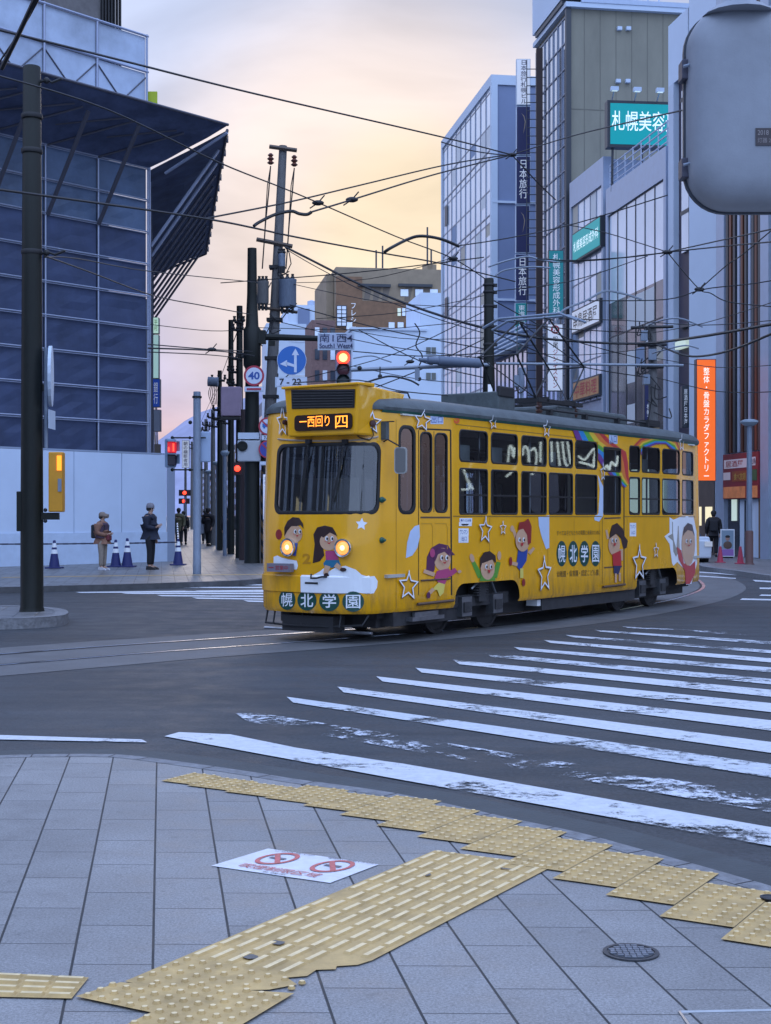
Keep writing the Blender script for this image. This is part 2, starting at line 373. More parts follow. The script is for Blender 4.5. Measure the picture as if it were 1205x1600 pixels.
tact = mat('tactile_yellow', (.50, .335, .13), .6, var=.28, vscale=9, bump=.15, bscale=60)
tact2 = mat('tactile_yellow_worn_lit_tops', (.74, .57, .31), .5, var=.2, vscale=25)  # worn tops, with light on the relief put into the paler colour
kerbm = mat('granite_kerb', (.20, .20, .21), .75, var=.35, vscale=14, bump=.5, bscale=30)
bedm = mat('track_bed_concrete', (.115, .115, .118), .65, var=.25, vscale=1.6, bump=.35, bscale=50)
gutterm = mat('gutter_concrete', (.055, .062, .066), .7, var=.25, vscale=4, bump=.25, bscale=40)

def sheet(name, pts, m, z=None, parent=None):
    mb = MB(); mb.quad([Vector(p) if z is None else Vector((p[0], p[1], z)) for p in pts]); o = mb.build(name, m, parent, fix=False)
    return o
me_pts = [(-600, -60, 0), (700, -60, 0), (700, 1500, 0), (-600, 1500, 0)]
structure(sheet('road_asphalt', me_pts, asphalt), 'dark blue-grey asphalt of the intersection')
def slab(name, pts, z, m, mk=None, kw=.0):
    """raised pavement with real sides; pts = world xy counter-clockwise"""
    mb = MB(); n = len(pts)
    mb.add([(p[0], p[1], z) for p in pts], [tuple(range(n))], m)
    mb.add([(p[0], p[1], z) for p in pts] + [(p[0], p[1], -.05) for p in pts], [(i, (i + 1) % n, n + (i + 1) % n, n + i) for i in range(n)], mk or m)
    return structure(mb.build(name, None))
def smooth_pts(pts, k=6):
    out = []
    n = len(pts)
    for i in range(n - 1):
        p0 = pts[max(0, i - 1)]; p1 = pts[i]; p2 = pts[i + 1]; p3 = pts[min(n - 1, i + 2)]
        for j in range(k):
            t = j / k
            out.append(0.5 * ((2 * p1) + (p2 - p0) * t + (2 * p0 - 5 * p1 + 4 * p2 - p3) * t * t + (3 * p1 - p0 - 3 * p2 + p3) * t ** 3))
    out.append(pts[-1]); return out
NZ = .02
kpx = [(-700, 1215), (-300, 1193), (0, 1180.5), (90, 1178.5), (180, 1179), (250, 1186), (391, 1206), (466, 1218), (620, 1240), (800, 1279), (900, 1300), (990, 1324), (1080, 1349), (1202, 1384), (1320, 1420), (1600, 1520)]
kerb_line = smooth_pts([G(x, y, NZ) for x, y in kpx], 5)
near = [(p.x, p.y) for p in kerb_line]
slab('near_pavement', [(-14, -10), (14, -10), (14, near[-1][1] - 3)] + near[::-1] + [(-14, near[0][1])], NZ, paver)
# kerb stones and gutter of the near pavement
def ribbon(name, line, off0, off1, z, m, seg=None):
    mb = MB(); A = []; B = []
    for i, p in enumerate(line):
        d = (line[min(i + 1, len(line) - 1)] - line[max(i - 1, 0)]); d.z = 0; d.normalize(); nrm = Vector((-d.y, d.x, 0))
        A.append(Vector((p.x, p.y, 0)) + nrm * off0 + Vector((0, 0, z))); B.append(Vector((p.x, p.y, 0)) + nrm * off1 + Vector((0, 0, z)))
    n = len(line)
    mb.add(A + B, [(i, i + 1, n + i + 1, n + i) for i in range(n - 1)], m)
    return mb, A, B
mb, A, B = ribbon('k', kerb_line, -.11, .0, NZ + .002, kerbm); structure(mb.build('near_kerb'), 'narrow stone kerb of the near pavement')
mb, A, B = ribbon('g', kerb_line, .003, .30, .004, gutterm); structure(mb.build('gutter', fix=False))
# joints between kerb stones
mbj = MB()
for i in range(8, len(kerb_line) - 8, 4):
    p = kerb_line[i]; d = (kerb_line[i + 1] - kerb_line[i - 1]); d.z = 0; d.normalize(); nrm = Vector((-d.y, d.x, 0))
    q = Vector((p.x, p.y, NZ + .0035)); mbj.quad([q - nrm * .11, q - nrm * .11 + d * .006, q + d * .006, q])
structure(mbj.build('kerb_joints', black, fix=False))
# far pavements
SZ = .12
fk = smooth_pts([G(x, y, SZ) for x, y in [(-900, 932), (-300, 925), (0, 918), (100, 915.5), (200, 913), (300, 910), (380, 907)]] + [Vector((-2.6, 34.0, 0)), PQ(3.35, 36.5), PQ(3.5, 41), PQ(3.5, 60)], 4)
kerbd = mat('dark_old_kerb', (.085, .085, .09), .75, var=.3, vscale=6)
slab('left_far_pavement', [(p.x, p.y) for p in fk] + [tuple(PQ(3.5, 420))[:2], tuple(PQ(-9, 420))[:2], (-60, 90), (-60, 36)], SZ, paver2, kerbd)
mb, A, B = ribbon('k', fk, .003, .17, SZ + .004, kerbd); structure(mb.build('left_far_kerb'))
rk = smooth_pts([PQ(16.6, 300), PQ(16.6, 70), PQ(16.6, 50), Vector((9.3, 43.5, 0)), G(1100, 885.5, SZ), G(1150, 892, SZ), G(1205, 900, SZ), G(1300, 914, SZ), G(1700, 960, SZ)], 4)
slab('right_far_pavement', [(p.x, p.y) for p in rk] + [(60, 30), (60, 120), tuple(PQ(30, 300))[:2]], SZ, paver2, kerbm)
mb, A, B = ribbon('k', rk, .003, .22, SZ + .004, kerbm); structure(mb.build('right_far_kerb'))
def island_pts(px): return [G(x, y, .15) for x, y in px]
isl = smooth_pts(island_pts([(-500, 942), (-200, 944), (0, 946), (60, 948), (95, 951), (107, 956), (97, 962), (50, 965.5), (0, 967), (-200, 970), (-500, 972)]), 4)
slab('traffic_island', [(p.x, p.y) for p in isl][::-1], .15, paver2, kerbm)
mb, A, B = ribbon('k', isl, -.003, -.20, .154, kerbm); structure(mb.build('island_kerb', fix=False))
# far yellow tactile strip
mbt = MB()
for seg in (((0, 903), (130, 901), (250, 899.5), (430, 898)), ):
    for i in range(len(seg) - 1):
        a = G(seg[i][0], seg[i][1], SZ); c2 = G(seg[i + 1][0], seg[i + 1][1], SZ); w = Vector((0, .35, 0)); u = Vector((0, 0, .004))
        mbt.quad([a + u, c2 + u, c2 + w + u, a + w + u])
structure(mbt.build('far_tactile_strip', tact))
# tram track
ctr = smooth_pts([Vector(v) for v in ((-16, 5.0, 0), (-10.5, 9.7, 0), (-7.3, 12.75, 0), (-4.38, 15.6, 0), (-2.9, 17.05, 0), (-1.25, 18.45, 0), (.568, 20.13, 0), (2.3, 22.3, 0), (3.84, 24.9, 0), (5.4, 28.2, 0), (6.7, 32.4, 0), (7.4, 38, 0), (7.2, 46, 0), (6.0, 55, 0), (2.5, 76, 0), (-12, 170, 0))], 6)
mb, A, B = ribbon('b', ctr, -1.45, 1.25, .004, bedm); structure(mb.build('track_bed', fix=False), 'lighter worn concrete band the tram rails run in')
for off, nme in ((-.535, 'near_rail'), (.535, 'far_rail')):
    mb, A, B = ribbon('r', ctr, off - .035, off + .035, .010, railm); structure(mb.build('tram_rail', fix=False))
    mb, A, B = ribbon('r', ctr, off + (.04 if off < 0 else -.08), off + (.08 if off < 0 else -.04), .0085, black); structure(mb.build('rail_groove', fix=False))
# painted markings
def paint(name, polys, m):
    mb = MB()
    for pl in polys: mb.quad([G(x, y, 0) + Vector((0, 0, .008)) for x, y in pl])
    return structure(mb.build(name, m, fix=False))
def ext(x0, yt0, yb0, yt1, yb1, tip=10):
    xe = 1500; k = (xe - x0) / (1205 - x0)
    return [(x0, yt0), (xe, yt0 + (yt1 - yt0) * k), (xe, yb0 + (yb1 - yb0) * k), (x0 + tip, yb0)]
paint('crosswalk_stripe', [[(257, 1152), (280, 1145.5), (360, 1149), (463, 1170), (600, 1191), (630, 1195), (1500, 1346), (1500, 1383), (1205, 1324), (620, 1219)]], paintA)
paint('crosswalk_stripe', [[(355, 1107), (1500, 1292), (1500, 1322), (390, 1131)]], paintC)
for i, (x0, a, b_, c_, d_, mm_) in enumerate(((448, 1090, 1099, 1196, 1217, paintB), (527, 1074, 1083, 1161, 1178.5, paintA), (588, 1058, 1066, 1127, 1143.5, paintA), (649, 1044.5, 1052, 1100, 1114.5, paintA), (708, 1032, 1039, 1079, 1090.5, paintA), (758, 1021, 1027.5, 1062, 1071, paintB), (803, 1012, 1017, 1044, 1052, paintB), (850, 1001, 1005.5, 1029.5, 1036.5, paintA), (884, 993, 996.5, 1017, 1022, paintB), (929, 985, 988, 1003, 1008, paintB), (971, 979.5, 982, 992, 996, paintC))):
    paint('crosswalk_stripe', [ext(x0, a, b_, c_, d_)], mm_)
paint('lane_line', [[(-300, 1149), (0, 1150), (222, 1157), (230, 1161.5), (0, 1157), (-300, 1157)]], paintA)
for xl, yl, yr in ((205, 913.6, 913.4), (185, 917.4, 917.6), (118, 925.6, 922), (190, 927, 926.6), (245, 930.3, 931.6), (300, 934, 936.4), (380, 938.5, 941.5)):
    w = .9 + (yr - 910) * .05
    paint('far_crosswalk_stripe', [[(xl, yl), (560, yr + (yr - yl) * .5), (560, yr + w + 1.2), (xl + 8, yl + w)]], paintA)
paint('right_road_lines', [[(1086, 893.2), (1115, 895), (1180, 900), (1300, 912), (1300, 914.2), (1180, 901.6), (1112, 896.4), (1086, 894.6)], [(1088, 899.5), (1150, 903.4), (1150, 905), (1088, 901)], [(1176, 906.5), (1260, 911), (1260, 914), (1180, 909)], [(1160, 935.5), (1260, 938), (1260, 940), (1156, 938)], [(1190, 929.5), (1260, 931), (1260, 933.4), (1186, 931.5)], [(1187, 918.5), (1250, 919), (1250, 922), (1187, 920.8)]], paintA)
# tactile paving of the near pavement
d1 = Vector((.51, .86, 0)).normalized(); d2 = Vector((d1.y, -d1.x, 0))
mt = MB(); TZ = NZ + .006
def dot(p, r=.0115):
    n = 8; r *= 1.2
    v0 = [p + Vector((math.cos(2 * math.pi * j / n) * r, math.sin(2 * math.pi * j / n) * r, 0)) for j in range(n)]
    v1 = [p + Vector((math.cos(2 * math.pi * j / n) * r * .66, math.sin(2 * math.pi * j / n) * r * .66, .009)) for j in range(n)]
    mt.add(v0 + v1, [(j, (j + 1) % n, n + (j + 1) % n, n + j) for j in range(n)], tact); mt.add(v1, [tuple(range(n))], tact2)
def bar(a, b2, w=.017):
    d = (b2 - a).normalized(); s_ = Vector((-d.y, d.x, 0)) * w; h = Vector((0, 0, .008))
    lo = [a - s_, b2 - s_, b2 + s_, a + s_]; hi = [a - s_ * .6 + d * .008 + h, b2 - s_ * .6 - d * .008 + h, b2 + s_ * .6 - d * .008 + h, a + s_ * .6 + d * .008 + h]
    mt.add(lo + hi, [(0, 1, 5, 4), (1, 2, 6, 5), (2, 3, 7, 6), (3, 0, 4, 7)], tact); mt.add(hi, [(0, 1, 2, 3)], tact2)
O1 = G(195, 1533, TZ)  # guiding strip: left edge start, runs along d1
def strip_pt(a, b2): return O1 + d1 * a + d2 * b2
Lst = 2.18
# sheet of the strip with a torn lower edge
low = [(Lst + .02, .60), (1.9, .60), (1.2, .60), (.62, .602), (.55, .585), (.50, .53), (.47, .545), (.43, .49), (.36, .50), (.31, .45), (.27, .52), (.18, .47), (.10, .36), (-.0, .20)]
mt.quad([strip_pt(0, 0), strip_pt(Lst, 0)] + [strip_pt(a, b2) for a, b2 in low], tact)
random.seed(3)
miss = {(2, 2), (2, 3), (3, 2), (1, 3), (3, 4), (2, 5)}
for r_ in range(8):
    y0 = .037 + r_ * .075
    a = .33
    k = 0
    while a < Lst - .02:
        e = min(a + .135, Lst - .01)
        tot = .33 + .06 * r_ * 0
        inside = not (r_ >= 6 and a < .50 + (r_ - 6) * .08)
        if inside and random.random() > .02: bar(strip_pt(a, y0), strip_pt(e, y0))
        a += .15; k += 1
for i in range(5):
    for j in range(8):
        if .037 + j * .07 < .17 + (.04 + i * .062) * 1.6: dot(strip_pt(.04 + i * .062, .037 + j * .07))
# missing pieces: patches of bare paving showing through, laid as thin chips of pavement colour
chip = mat('bare_paving_chip', (.14, .13, .12), .7, var=.3, vscale=30)
for (a, b2, w, h) in ((.42, .21, .03, .05), (.60, .20, .035, .04), (1.75, .2, .03, .02), (2.02, .45, .012, .07)):
    n = 9; c0 = strip_pt(a, b2) + Vector((0, 0, .0062))
    mt.quad([c0 + (d1 * math.cos(2 * math.pi * i / n) * w + d2 * math.sin(2 * math.pi * i / n) * h) * random.uniform(.55, 1) for i in range(n)], chip)
# kerbside dotted band: stair-stepped tiles square to the strip
lowb = [G(x, y, TZ) for x, y in ((250, 1219), (350, 1236), (447, 1251), (520, 1266), (600, 1288), (645, 1303), (712, 1318), (846, 1362), (925, 1385), (1009, 1412), (1090, 1446), (1180, 1478), (1260, 1506), (1400, 1560))]
def ab(v): w = v - O1; return (w.dot(d1), w.dot(d2))
lab = [ab(v) for v in lowb]
def low_at(bq):
    for i in range(len(lab) - 1):
        if lab[i][1] <= bq <= lab[i + 1][1]: return lerp(lab[i][0], lab[i + 1][0], (bq - lab[i][1]) / (lab[i + 1][1] - lab[i][1]))
    return lab[-1][0] if bq > lab[-1][1] else None
bq = lab[0][1] + .02
first = True
while bq < lab[-1][1] - .3:
    w = .3 if not first else .22
    a0 = low_at(bq + w * .35)
    ln = .585 if bq > -1.0 else (.42 if bq > -1.5 else .3)
    zo_ = Vector((0, 0, .0012 + .0004 * (int(bq * 3.4) % 2)))
    mt.quad([strip_pt(a0, bq) + zo_, strip_pt(a0 + ln, bq) + zo_, strip_pt(a0 + ln, bq + w - .004) + zo_, strip_pt(a0, bq + w - .004) + zo_], tact)
    ni, nj = int(ln / .06), max(2, int(w / .06))
    for i in range(ni):
        for j in range(nj):
            if random.random() > .03: dot(strip_pt(a0 + ln * (i + .5) / ni, bq + w * (j + .5) / nj) + zo_, .013)
    bq += w; first = False
# the corner diamond at the foot of the strip
dm = [G(118, 1558, TZ), G(188, 1536, TZ), G(460, 1553, TZ), G(372, 1606, TZ), G(190, 1606, TZ), G(236, 1583, TZ)]
mt.quad([v + Vector((0, 0, .003)) for v in dm], tact)
def inpoly(p, poly):
    c = False
    for i in range(len(poly)):
        a, b2 = poly[i], poly[i - 1]
        if (a.y > p.y) != (b2.y > p.y) and p.x < (b2.x - a.x) * (p.y - a.y) / (b2.y - a.y) + a.x: c = not c
    return c
for i in range(-14, 14):
    for j in range(-14, 20):
        q = strip_pt(i * .06, j * .06)
        if inpoly(q, dm): dot(q + Vector((0, 0, .003)), .0125)
lf = [G(-60, 1517, TZ), G(139, 1527, TZ), G(112, 1560, TZ), G(-60, 1556, TZ)]
mt.quad(lf, tact)
for k in range(4):
    tt = (k + .5) / 4; a, b2 = lerp(lf[0], lf[3], tt), lerp(lf[1], lf[2], tt)
    for s_ in range(4): bar(lerp(a, b2, s_ / 4 + .01), lerp(a, b2, (s_ + 1) / 4 - .01), .014)
structure(mt.build('tactile_paving', fix=False), 'worn yellow tactile paving of bars and dots')
# floor sign
fs = [G(330, 1354, NZ), G(516, 1381, NZ), G(592, 1352, NZ), G(419, 1327, NZ)]
o0 = fs[0]; ux = fs[1] - fs[0]; uy = fs[3] - fs[0]; up = Vector((0, 0, 1))
rt = thing('floor_sign', 'white no-smoking sheet stuck flat on the grey pavement, with two red prohibition rings', 'floor sign', tuple(o0))
sgred = mat('faded_red_ink', (.50, .10, .11), .5, var=.35, vscale=30); sgblk = mat('faded_black_ink', (.10, .11, .15), .5, var=.3, vscale=30)
shw = mat('floor_sheet_white', (.60, .63, .70), .45, var=.18, vscale=9)
mb = MB(o0); mb.quad([p + up * .004 for p in fs]); mb.build('sheet', shw, rt, fix=False)
def FP(a, b2, z): return o0 + ux * a + uy * b2 + up * z
for cx, cy in ((.27, .62), (.74, .62)):
    mb = MB(o0); n = 28
    ra, rb = .135, .30
    for k in range(n):
        a0, a1 = 2 * math.pi * k / n, 2 * math.pi * (k + 1) / n
        mb.quad([FP(cx + ra * math.cos(a0), cy + rb * math.sin(a0), .007), FP(cx + ra * math.cos(a1), cy + rb * math.sin(a1), .007), FP(cx + ra * .78 * math.cos(a1), cy + rb * .78 * math.sin(a1), .007), FP(cx + ra * .78 * math.cos(a0), cy + rb * .78 * math.sin(a0), .007)], sgred)
    mb.quad([FP(cx - .10, cy + .16, .0075), FP(cx - .075, cy + .21, .0075), FP(cx + .10, cy - .16, .0075), FP(cx + .075, cy - .21, .0075)], sgred)
    mb.quad([FP(cx - .07, cy - .02, .007), FP(cx + .06, cy - .02, .007), FP(cx + .06, cy + .05, .007), FP(cx - .07, cy + .05, .007)], sgblk)
    mb.build('prohibition_ring', None, rt, fix=False)
mb = MB(o0)
put_text(mb, '喫煙制限区域', FP(.17, .10, .007), ux * .66, uy * .17, sgred, .03)
put_text(mb, 'この区域での', FP(.10, .93 - .02, .007), ux * .34, uy * .07, sgblk, .02); put_text(mb, '喫煙はご遠慮ください', FP(.56, .91, .007), ux * .40, uy * .07, sgblk, .02)
put_text(mb, '札幌市', FP(.42, .02, .007), ux * .2, uy * .05, sgblk, .02)
mb.build('lettering', None, rt, fix=False)
# manhole
mc = G(986, 1489.5, NZ); mh = thing('manhole_cover', 'small round iron cover let into the grey pavers beside the dotted band', 'manhole cover', tuple(mc))
iron = mat('cast_iron', (.07, .075, .085), .45, metal=.6, var=.3, vscale=40); ironl = mat('iron_raised', (.22, .24, .28), .4, metal=.6, var=.2, vscale=30)
rr = .101
mb = MB(mc); mb.lathe(mc + up * .001, [(rr, 0), (rr, .006), (rr * .86, .006), (rr * .86, .003), (rr * .80, .003), (rr * .8, .0055), (.001, .0055)], 28, iron); mb.build('rim', None, mh)
mb = MB(mc)
for i in range(-3, 4):
    for j in range(-3, 4):
        if (i * i + j * j) < 11:
            c0 = mc + Vector((i * .022, j * .022, .0085)); s_ = .008 if (i + j) % 2 else .011; w_ = .011 if (i + j) % 2 else .006
            mb.box(c0, (s_ * 2, w_ * 2, .004), m=ironl)
mb.build('raised_pattern', None, mh)
cc = G(1165, 1590, NZ); c3 = thing('access_cover', 'flat square metal framed cover at the bottom right of the pavement', 'access cover', tuple(cc))
mb = MB(cc)
q = [G(1062, 1582, NZ), G(1260, 1578, NZ), G(1330, 1640, NZ), G(1110, 1650, NZ)]
for i in range(4):
    a, b2 = q[i], q[(i + 1) % 4]; mb.tube([a + up * .001, b2 + up * .001], .006, 5, steel)
mb.build('frame', None, c3)
c4 = G(1203, 1404, NZ + .01); c5 = thing('kerb_drain_cap', 'small dark iron cap in the kerb at the right edge', 'drain cap', tuple(c4)); mb = MB(c4)
mb.lathe(c4 + up * .004, [(.04, 0), (.04, .004), (.03, .004), (.03, .002), (.001, .002)], 18, iron); mb.build('cap', None, c5)
# ================================================================ tram
TA = Vector((.564, .826, 0)).normalized(); TN = Vector((TA.y, -TA.x, 0))
TO = Vector((.888, 18.7, 0)) - TA * 1.85 - TN * 1.07
TROT = math.atan2(TA.y, TA.x)
tram = thing('tram', 'yellow single tramcar with painted children and stars, crossing the intersection', 'tram', tuple(TO), TROT)
def loc2w(v): return TO + TA * v[0] - TN * v[1] + Vector((0, 0, v[2]))
def w2loc(v): w = Vector(v) - TO; return Vector((w.dot(TA), -w.dot(TN), v[2]))
TL = 11.15
half = []
ew, ex_, hwf = .5, 2.5, .90
for i in range(25):
    th = math.pi / 2 * i / 24; wq = math.sin(th) ** (2 / ex_); xq = 1 - math.cos(th) ** (2 / ex_)
    half.append((ew * xq, hwf * wq))
half += [(.62, .915), (.85, .945), (1.2, .99), (1.5, 1.025), (1.7, 1.05), (1.85, 1.065), (2.0, 1.07)]
nose = list(half)
x = 2.3
while x < TL - 2.05: half.append((x, 1.07)); x += .3
full = half + [(TL - a, b) for a, b in nose[::-1]]
cum = [0.]
for i in range(1, len(full)): cum.append(cum[-1] + math.hypot(full[i][0] - full[i - 1][0], full[i][1] - full[i - 1][1]))
ST = cum[-1]
def side_pt(s):
    sg = -1 if s >= 0 else 1; s = min(abs(s), ST)
    lo, hi = 0, len(cum) - 1
    while hi - lo > 1:
        m_ = (lo + hi) // 2
        if cum[m_] <= s: lo = m_
        else: hi = m_
    t = (s - cum[lo]) / (cum[hi] - cum[lo]); a, b = full[lo], full[hi]
    p = (lerp(a[0], b[0], t), lerp(a[1], b[1], t)); d = (b[0] - a[0], b[1] - a[1]); l = math.hypot(*d)
    n = (-d[1] / l, d[0] / l)  # outward for +w side
    return p[0], sg * p[1], n[0], sg * n[1]
def surf(s, z, off=0.):
    x, y, nx, ny = side_pt(s)
    k = max(0, min(1, (z - 1.45) / 1.5))
    ln = .13 * k * (max(0, 1 - x / .9) - max(0, 1 - (TL - x) / .9))
    return Vector((x + ln + nx * off, y + ny * off, z))
def proj(v):
    w = loc2w(v); return (CX + F * w.x / w.y, HY - F * (w.z - CAMH) / w.y)
def SZf(px, py):
    z = 1.6
    for _ in range(4):
        lo, hi = -.80, ST - .35
        for _ in range(26):
            md = (lo + hi) / 2
            if proj(surf(md, z))[0] < px: lo = md
            else: hi = md
        w = loc2w(surf(lo, z)); z = CAMH + (HY - py) / F * w.y
    return lo, z
Z0, Z1 = .38, 2.95
def zr(a, b): return (a, b)
# openings, measured on the body:  (kind, s0, s1, z0, z1, corner radius)
def sz_rect(xa, xb, ya, yb, yref=None):
    xm = (xa + xb) / 2; s0, za = SZf(xa, ya); s1, _ = SZf(xb, ya); _, zb = SZf(xa, yb)
    return [s0, s1, min(za, zb), max(za, zb)]
holes = []
ws = sz_rect(434, 591, 693, 801); sW0 = SZf(430, 750)[0]
zl = SZf(511, 801)[1]; zu = SZf(511, 694)[1]
wind = ['windshield', SZf(432, 760)[0], SZf(592, 760)[0], zl, zu, .12]; holes.append(wind)
a = SZf(624, 740)[0]; b = SZf(648, 740)[0]; cw = ['corner_window', a, b, SZf(636, 801)[1], SZf(636, 667)[1], .11]; holes.append(cw)
dz0 = SZf(668, 800)[1]; dz1 = SZf(668, 676)[1]
d_a = ['door_window', SZf(657, 740)[0], SZf(675, 740)[0], dz0, dz1, .08]; d_b = ['door_window', SZf(680, 740)[0], SZf(699, 740)[0], dz0, dz1, .08]; holes += [d_a, d_b]
zs0, zs1 = SZf(740, 803)[1], SZf(740, 733)[1]; zu0, zu1 = SZf(740, 721.5)[1], SZf(740, 673.5)[1]
WX = [(718, 762), (767.6, 808.7), (815, 854), (858, 895), (899, 933)]
WX2 = [(983.5, 1000), (1003, 1031), (1035, 1062), (1066, 1083)]
for xa, xb in WX + WX2:
    s0, s1 = SZf(xa, 740)[0], SZf(xb, 740)[0]
    holes.append(['upper_sash_window', s0, s1, zu0, zu1, .07]); holes.append(['side_window', s0, s1, zs0, zs1, .05])
ds0, ds1 = SZf(943, 740)[0], SZf(970, 740)[0]
holes.append(['rear_door_window', ds0, ds1, zu0 - .02, zu1 - .06, .05]); holes.append(['rear_door_window', ds0, ds1, zs0, zs1, .05])
vis = list(holes)
# hidden side and rear get plain counterparts so that light passes through the saloon
for k in range(9): s0 = -(1.6 + k * .95); holes.append(['off_side_window', s0 - .75, s0, zs0, zu1, .07])
holes.append(['rear_windscreen', ST - .66, ST - .02, zl, zu, .12]); holes.append(['rear_windscreen', -ST + .02, -ST + .66, zl, zu, .12])
wa = []
for xa, xb in ((711, 812), (995, 1058)):
    wa.append((SZf(xa, 915)[0], SZf(xb, 915)[0]))
WZ = SZf(760, 909)[1]
arch = [['arch', a + .0, b, Z0, WZ, .22] for a, b in wa] + [['arch', -b, -a, Z0, WZ, .22] for a, b in wa]
cut = holes + arch
sb = sorted(set([round(v, 5) for h in cut for v in (h[1], h[2])] + [round(sg * c_, 5) for c_ in cum[::1] for sg in (-1, 1)]))
sb2 = [sb[0]]
edges_needed = set(round(v, 5) for h in cut for v in (h[1], h[2]))
for v in sb[1:]:
    if v - sb2[-1] < .012:
        if v in edges_needed and sb2[-1] not in edges_needed: sb2[-1] = v
        elif v in edges_needed: sb2.append(v)
    else: sb2.append(v)
zb = sorted(set([Z0, Z0 + .05, .8, 1.2, 1.45, 2.2, 2.6, Z1 - .08, Z1] + [round(v, 5) for h in cut for v in (h[3], h[4])]))
body = MB()
def inside(s, z):
    for h in cut:
        if h[1] - 1e-4 < s < h[2] + 1e-4 and h[3] - 1e-4 < z < h[4] + 1e-4: return True
    return False
idx = {}
def vid(i, j):
    if (i, j) not in idx:
        z = zb[j]; off = -.03 if j == 0 else (-.02 if j == len(zb) - 1 else 0)
        idx[(i, j)] = len(body.v); body.v.append(surf(sb2[i], z, off))
    return idx[(i, j)]
for i in range(len(sb2) - 1):
    for j in range(len(zb) - 1):
        if inside((sb2[i] + sb2[i + 1]) / 2, (zb[j] + zb[j + 1]) / 2): continue
        body.f.append([vid(i, j), vid(i + 1, j), vid(i + 1, j + 1), vid(i, j + 1)]); body.m.append(0)
body.ms = [yellow]
# rounded corners of the openings
for h in cut:
    _, s0, s1, z0, z1, r = h; n = 5
    corners = [(s1, z1, s1 - r, z1 - r, 0), (s0, z1, s0 + r, z1 - r, 90), (s0, z0, s0 + r, z0 + r, 180), (s1, z0, s1 - r, z0 + r, 270)]
    for k, (cs, cz, os_, oz, a0) in enumerate(corners):
        if h[0] == 'arch' and k > 1: continue
        pts = [(os_ + r * math.cos(R(a0 + 90 * q / n)), oz + r * math.sin(R(a0 + 90 * q / n))) for q in range(n + 1)]
        for q in range(n): body.add([surf(cs, cz), surf(*pts[q]), surf(*pts[q + 1])], [(0, 1, 2)], yellow)
bo = body.build('body_shell', None, tram, smooth=True)
bm_ = bmesh.new(); bm_.from_mesh(bo.data); bmesh.ops.remove_doubles(bm_, verts=bm_.verts, dist=.0005); bm_.normal_update()
# make every face look outward
for f in bm_.faces:
    c_ = f.calc_center_median(); o_ = Vector((c_.x - min(max(c_.x, .9), TL - .9), c_.y, 0))
    if f.normal.dot(o_) < 0: f.normal_flip()
bm_.to_mesh(bo.data); bm_.free()
# rubber surrounds and panes
def column_fill(mb, h, off, m, shrink=0.):
    _, s0, s1, z0, z1, r = h; s0 += shrink; s1 -= shrink; z0 += shrink; z1 -= shrink; r = max(.005, r - shrink)
    ss = []; n = 4
    for q in range(n + 1): ss.append(s0 + r - r * math.cos(R(90 * q / n)))
    k = max(1, int((s1 - s0 - 2 * r) / .10))
    for q in range(1, k): ss.append(lerp(s0 + r, s1 - r, q / k))
    for q in range(n + 1): ss.append(s1 - r + r * math.sin(R(90 * q / n)))
    def dz(s):
        if s < s0 + r: d = s0 + r - s
        elif s > s1 - r: d = s - (s1 - r)
        else: return 0
        return r - math.sqrt(max(0, r * r - d * d))
    vs = []
    for s in ss: vs += [surf(s, z0 + dz(s), off), surf(s, z1 - dz(s), off)]
    mb.add(vs, [(2 * i, 2 * i + 2, 2 * i + 3, 2 * i + 1) for i in range(len(ss) - 1)], m)
def outline(h, gr, n=6):
    _, s0, s1, z0, z1, r = h
    pts = rrect(s0 - gr, s1 + gr, z0 - gr, z1 + gr, r + gr, n); out = []
    for i in range(len(pts)):
        a, b = pts[i], pts[(i + 1) % len(pts)]; L_ = math.hypot(b[0] - a[0], b[1] - a[1]); k = max(1, int(L_ / .12))
        for q in range(k): out.append((lerp(a[0], b[0], q / k), lerp(a[1], b[1], q / k)))
    return out
def ring_mb(mb, h, g0, g1, off, m):
    A = outline(h, g0); B = outline(h, g1)
    n = min(len(A), len(B))
    if len(A) != len(B): B = [(lerp(h[1] - g1, h[2] + g1, (a[0] - h[1]) / (h[2] - h[1])) , a[1]) for a in A]
    vs = [surf(s, z, off) for s, z in A] + [surf(s, z, .001) for s, z in B] + [surf(s, z, -.03) for s, z in A]
    mb.add(vs, [(i, (i + 1) % n, n + (i + 1) % n, n + i) for i in range(n)] + [(i, (i + 1) % n, 2 * n + (i + 1) % n, 2 * n + i) for i in range(n)], m)
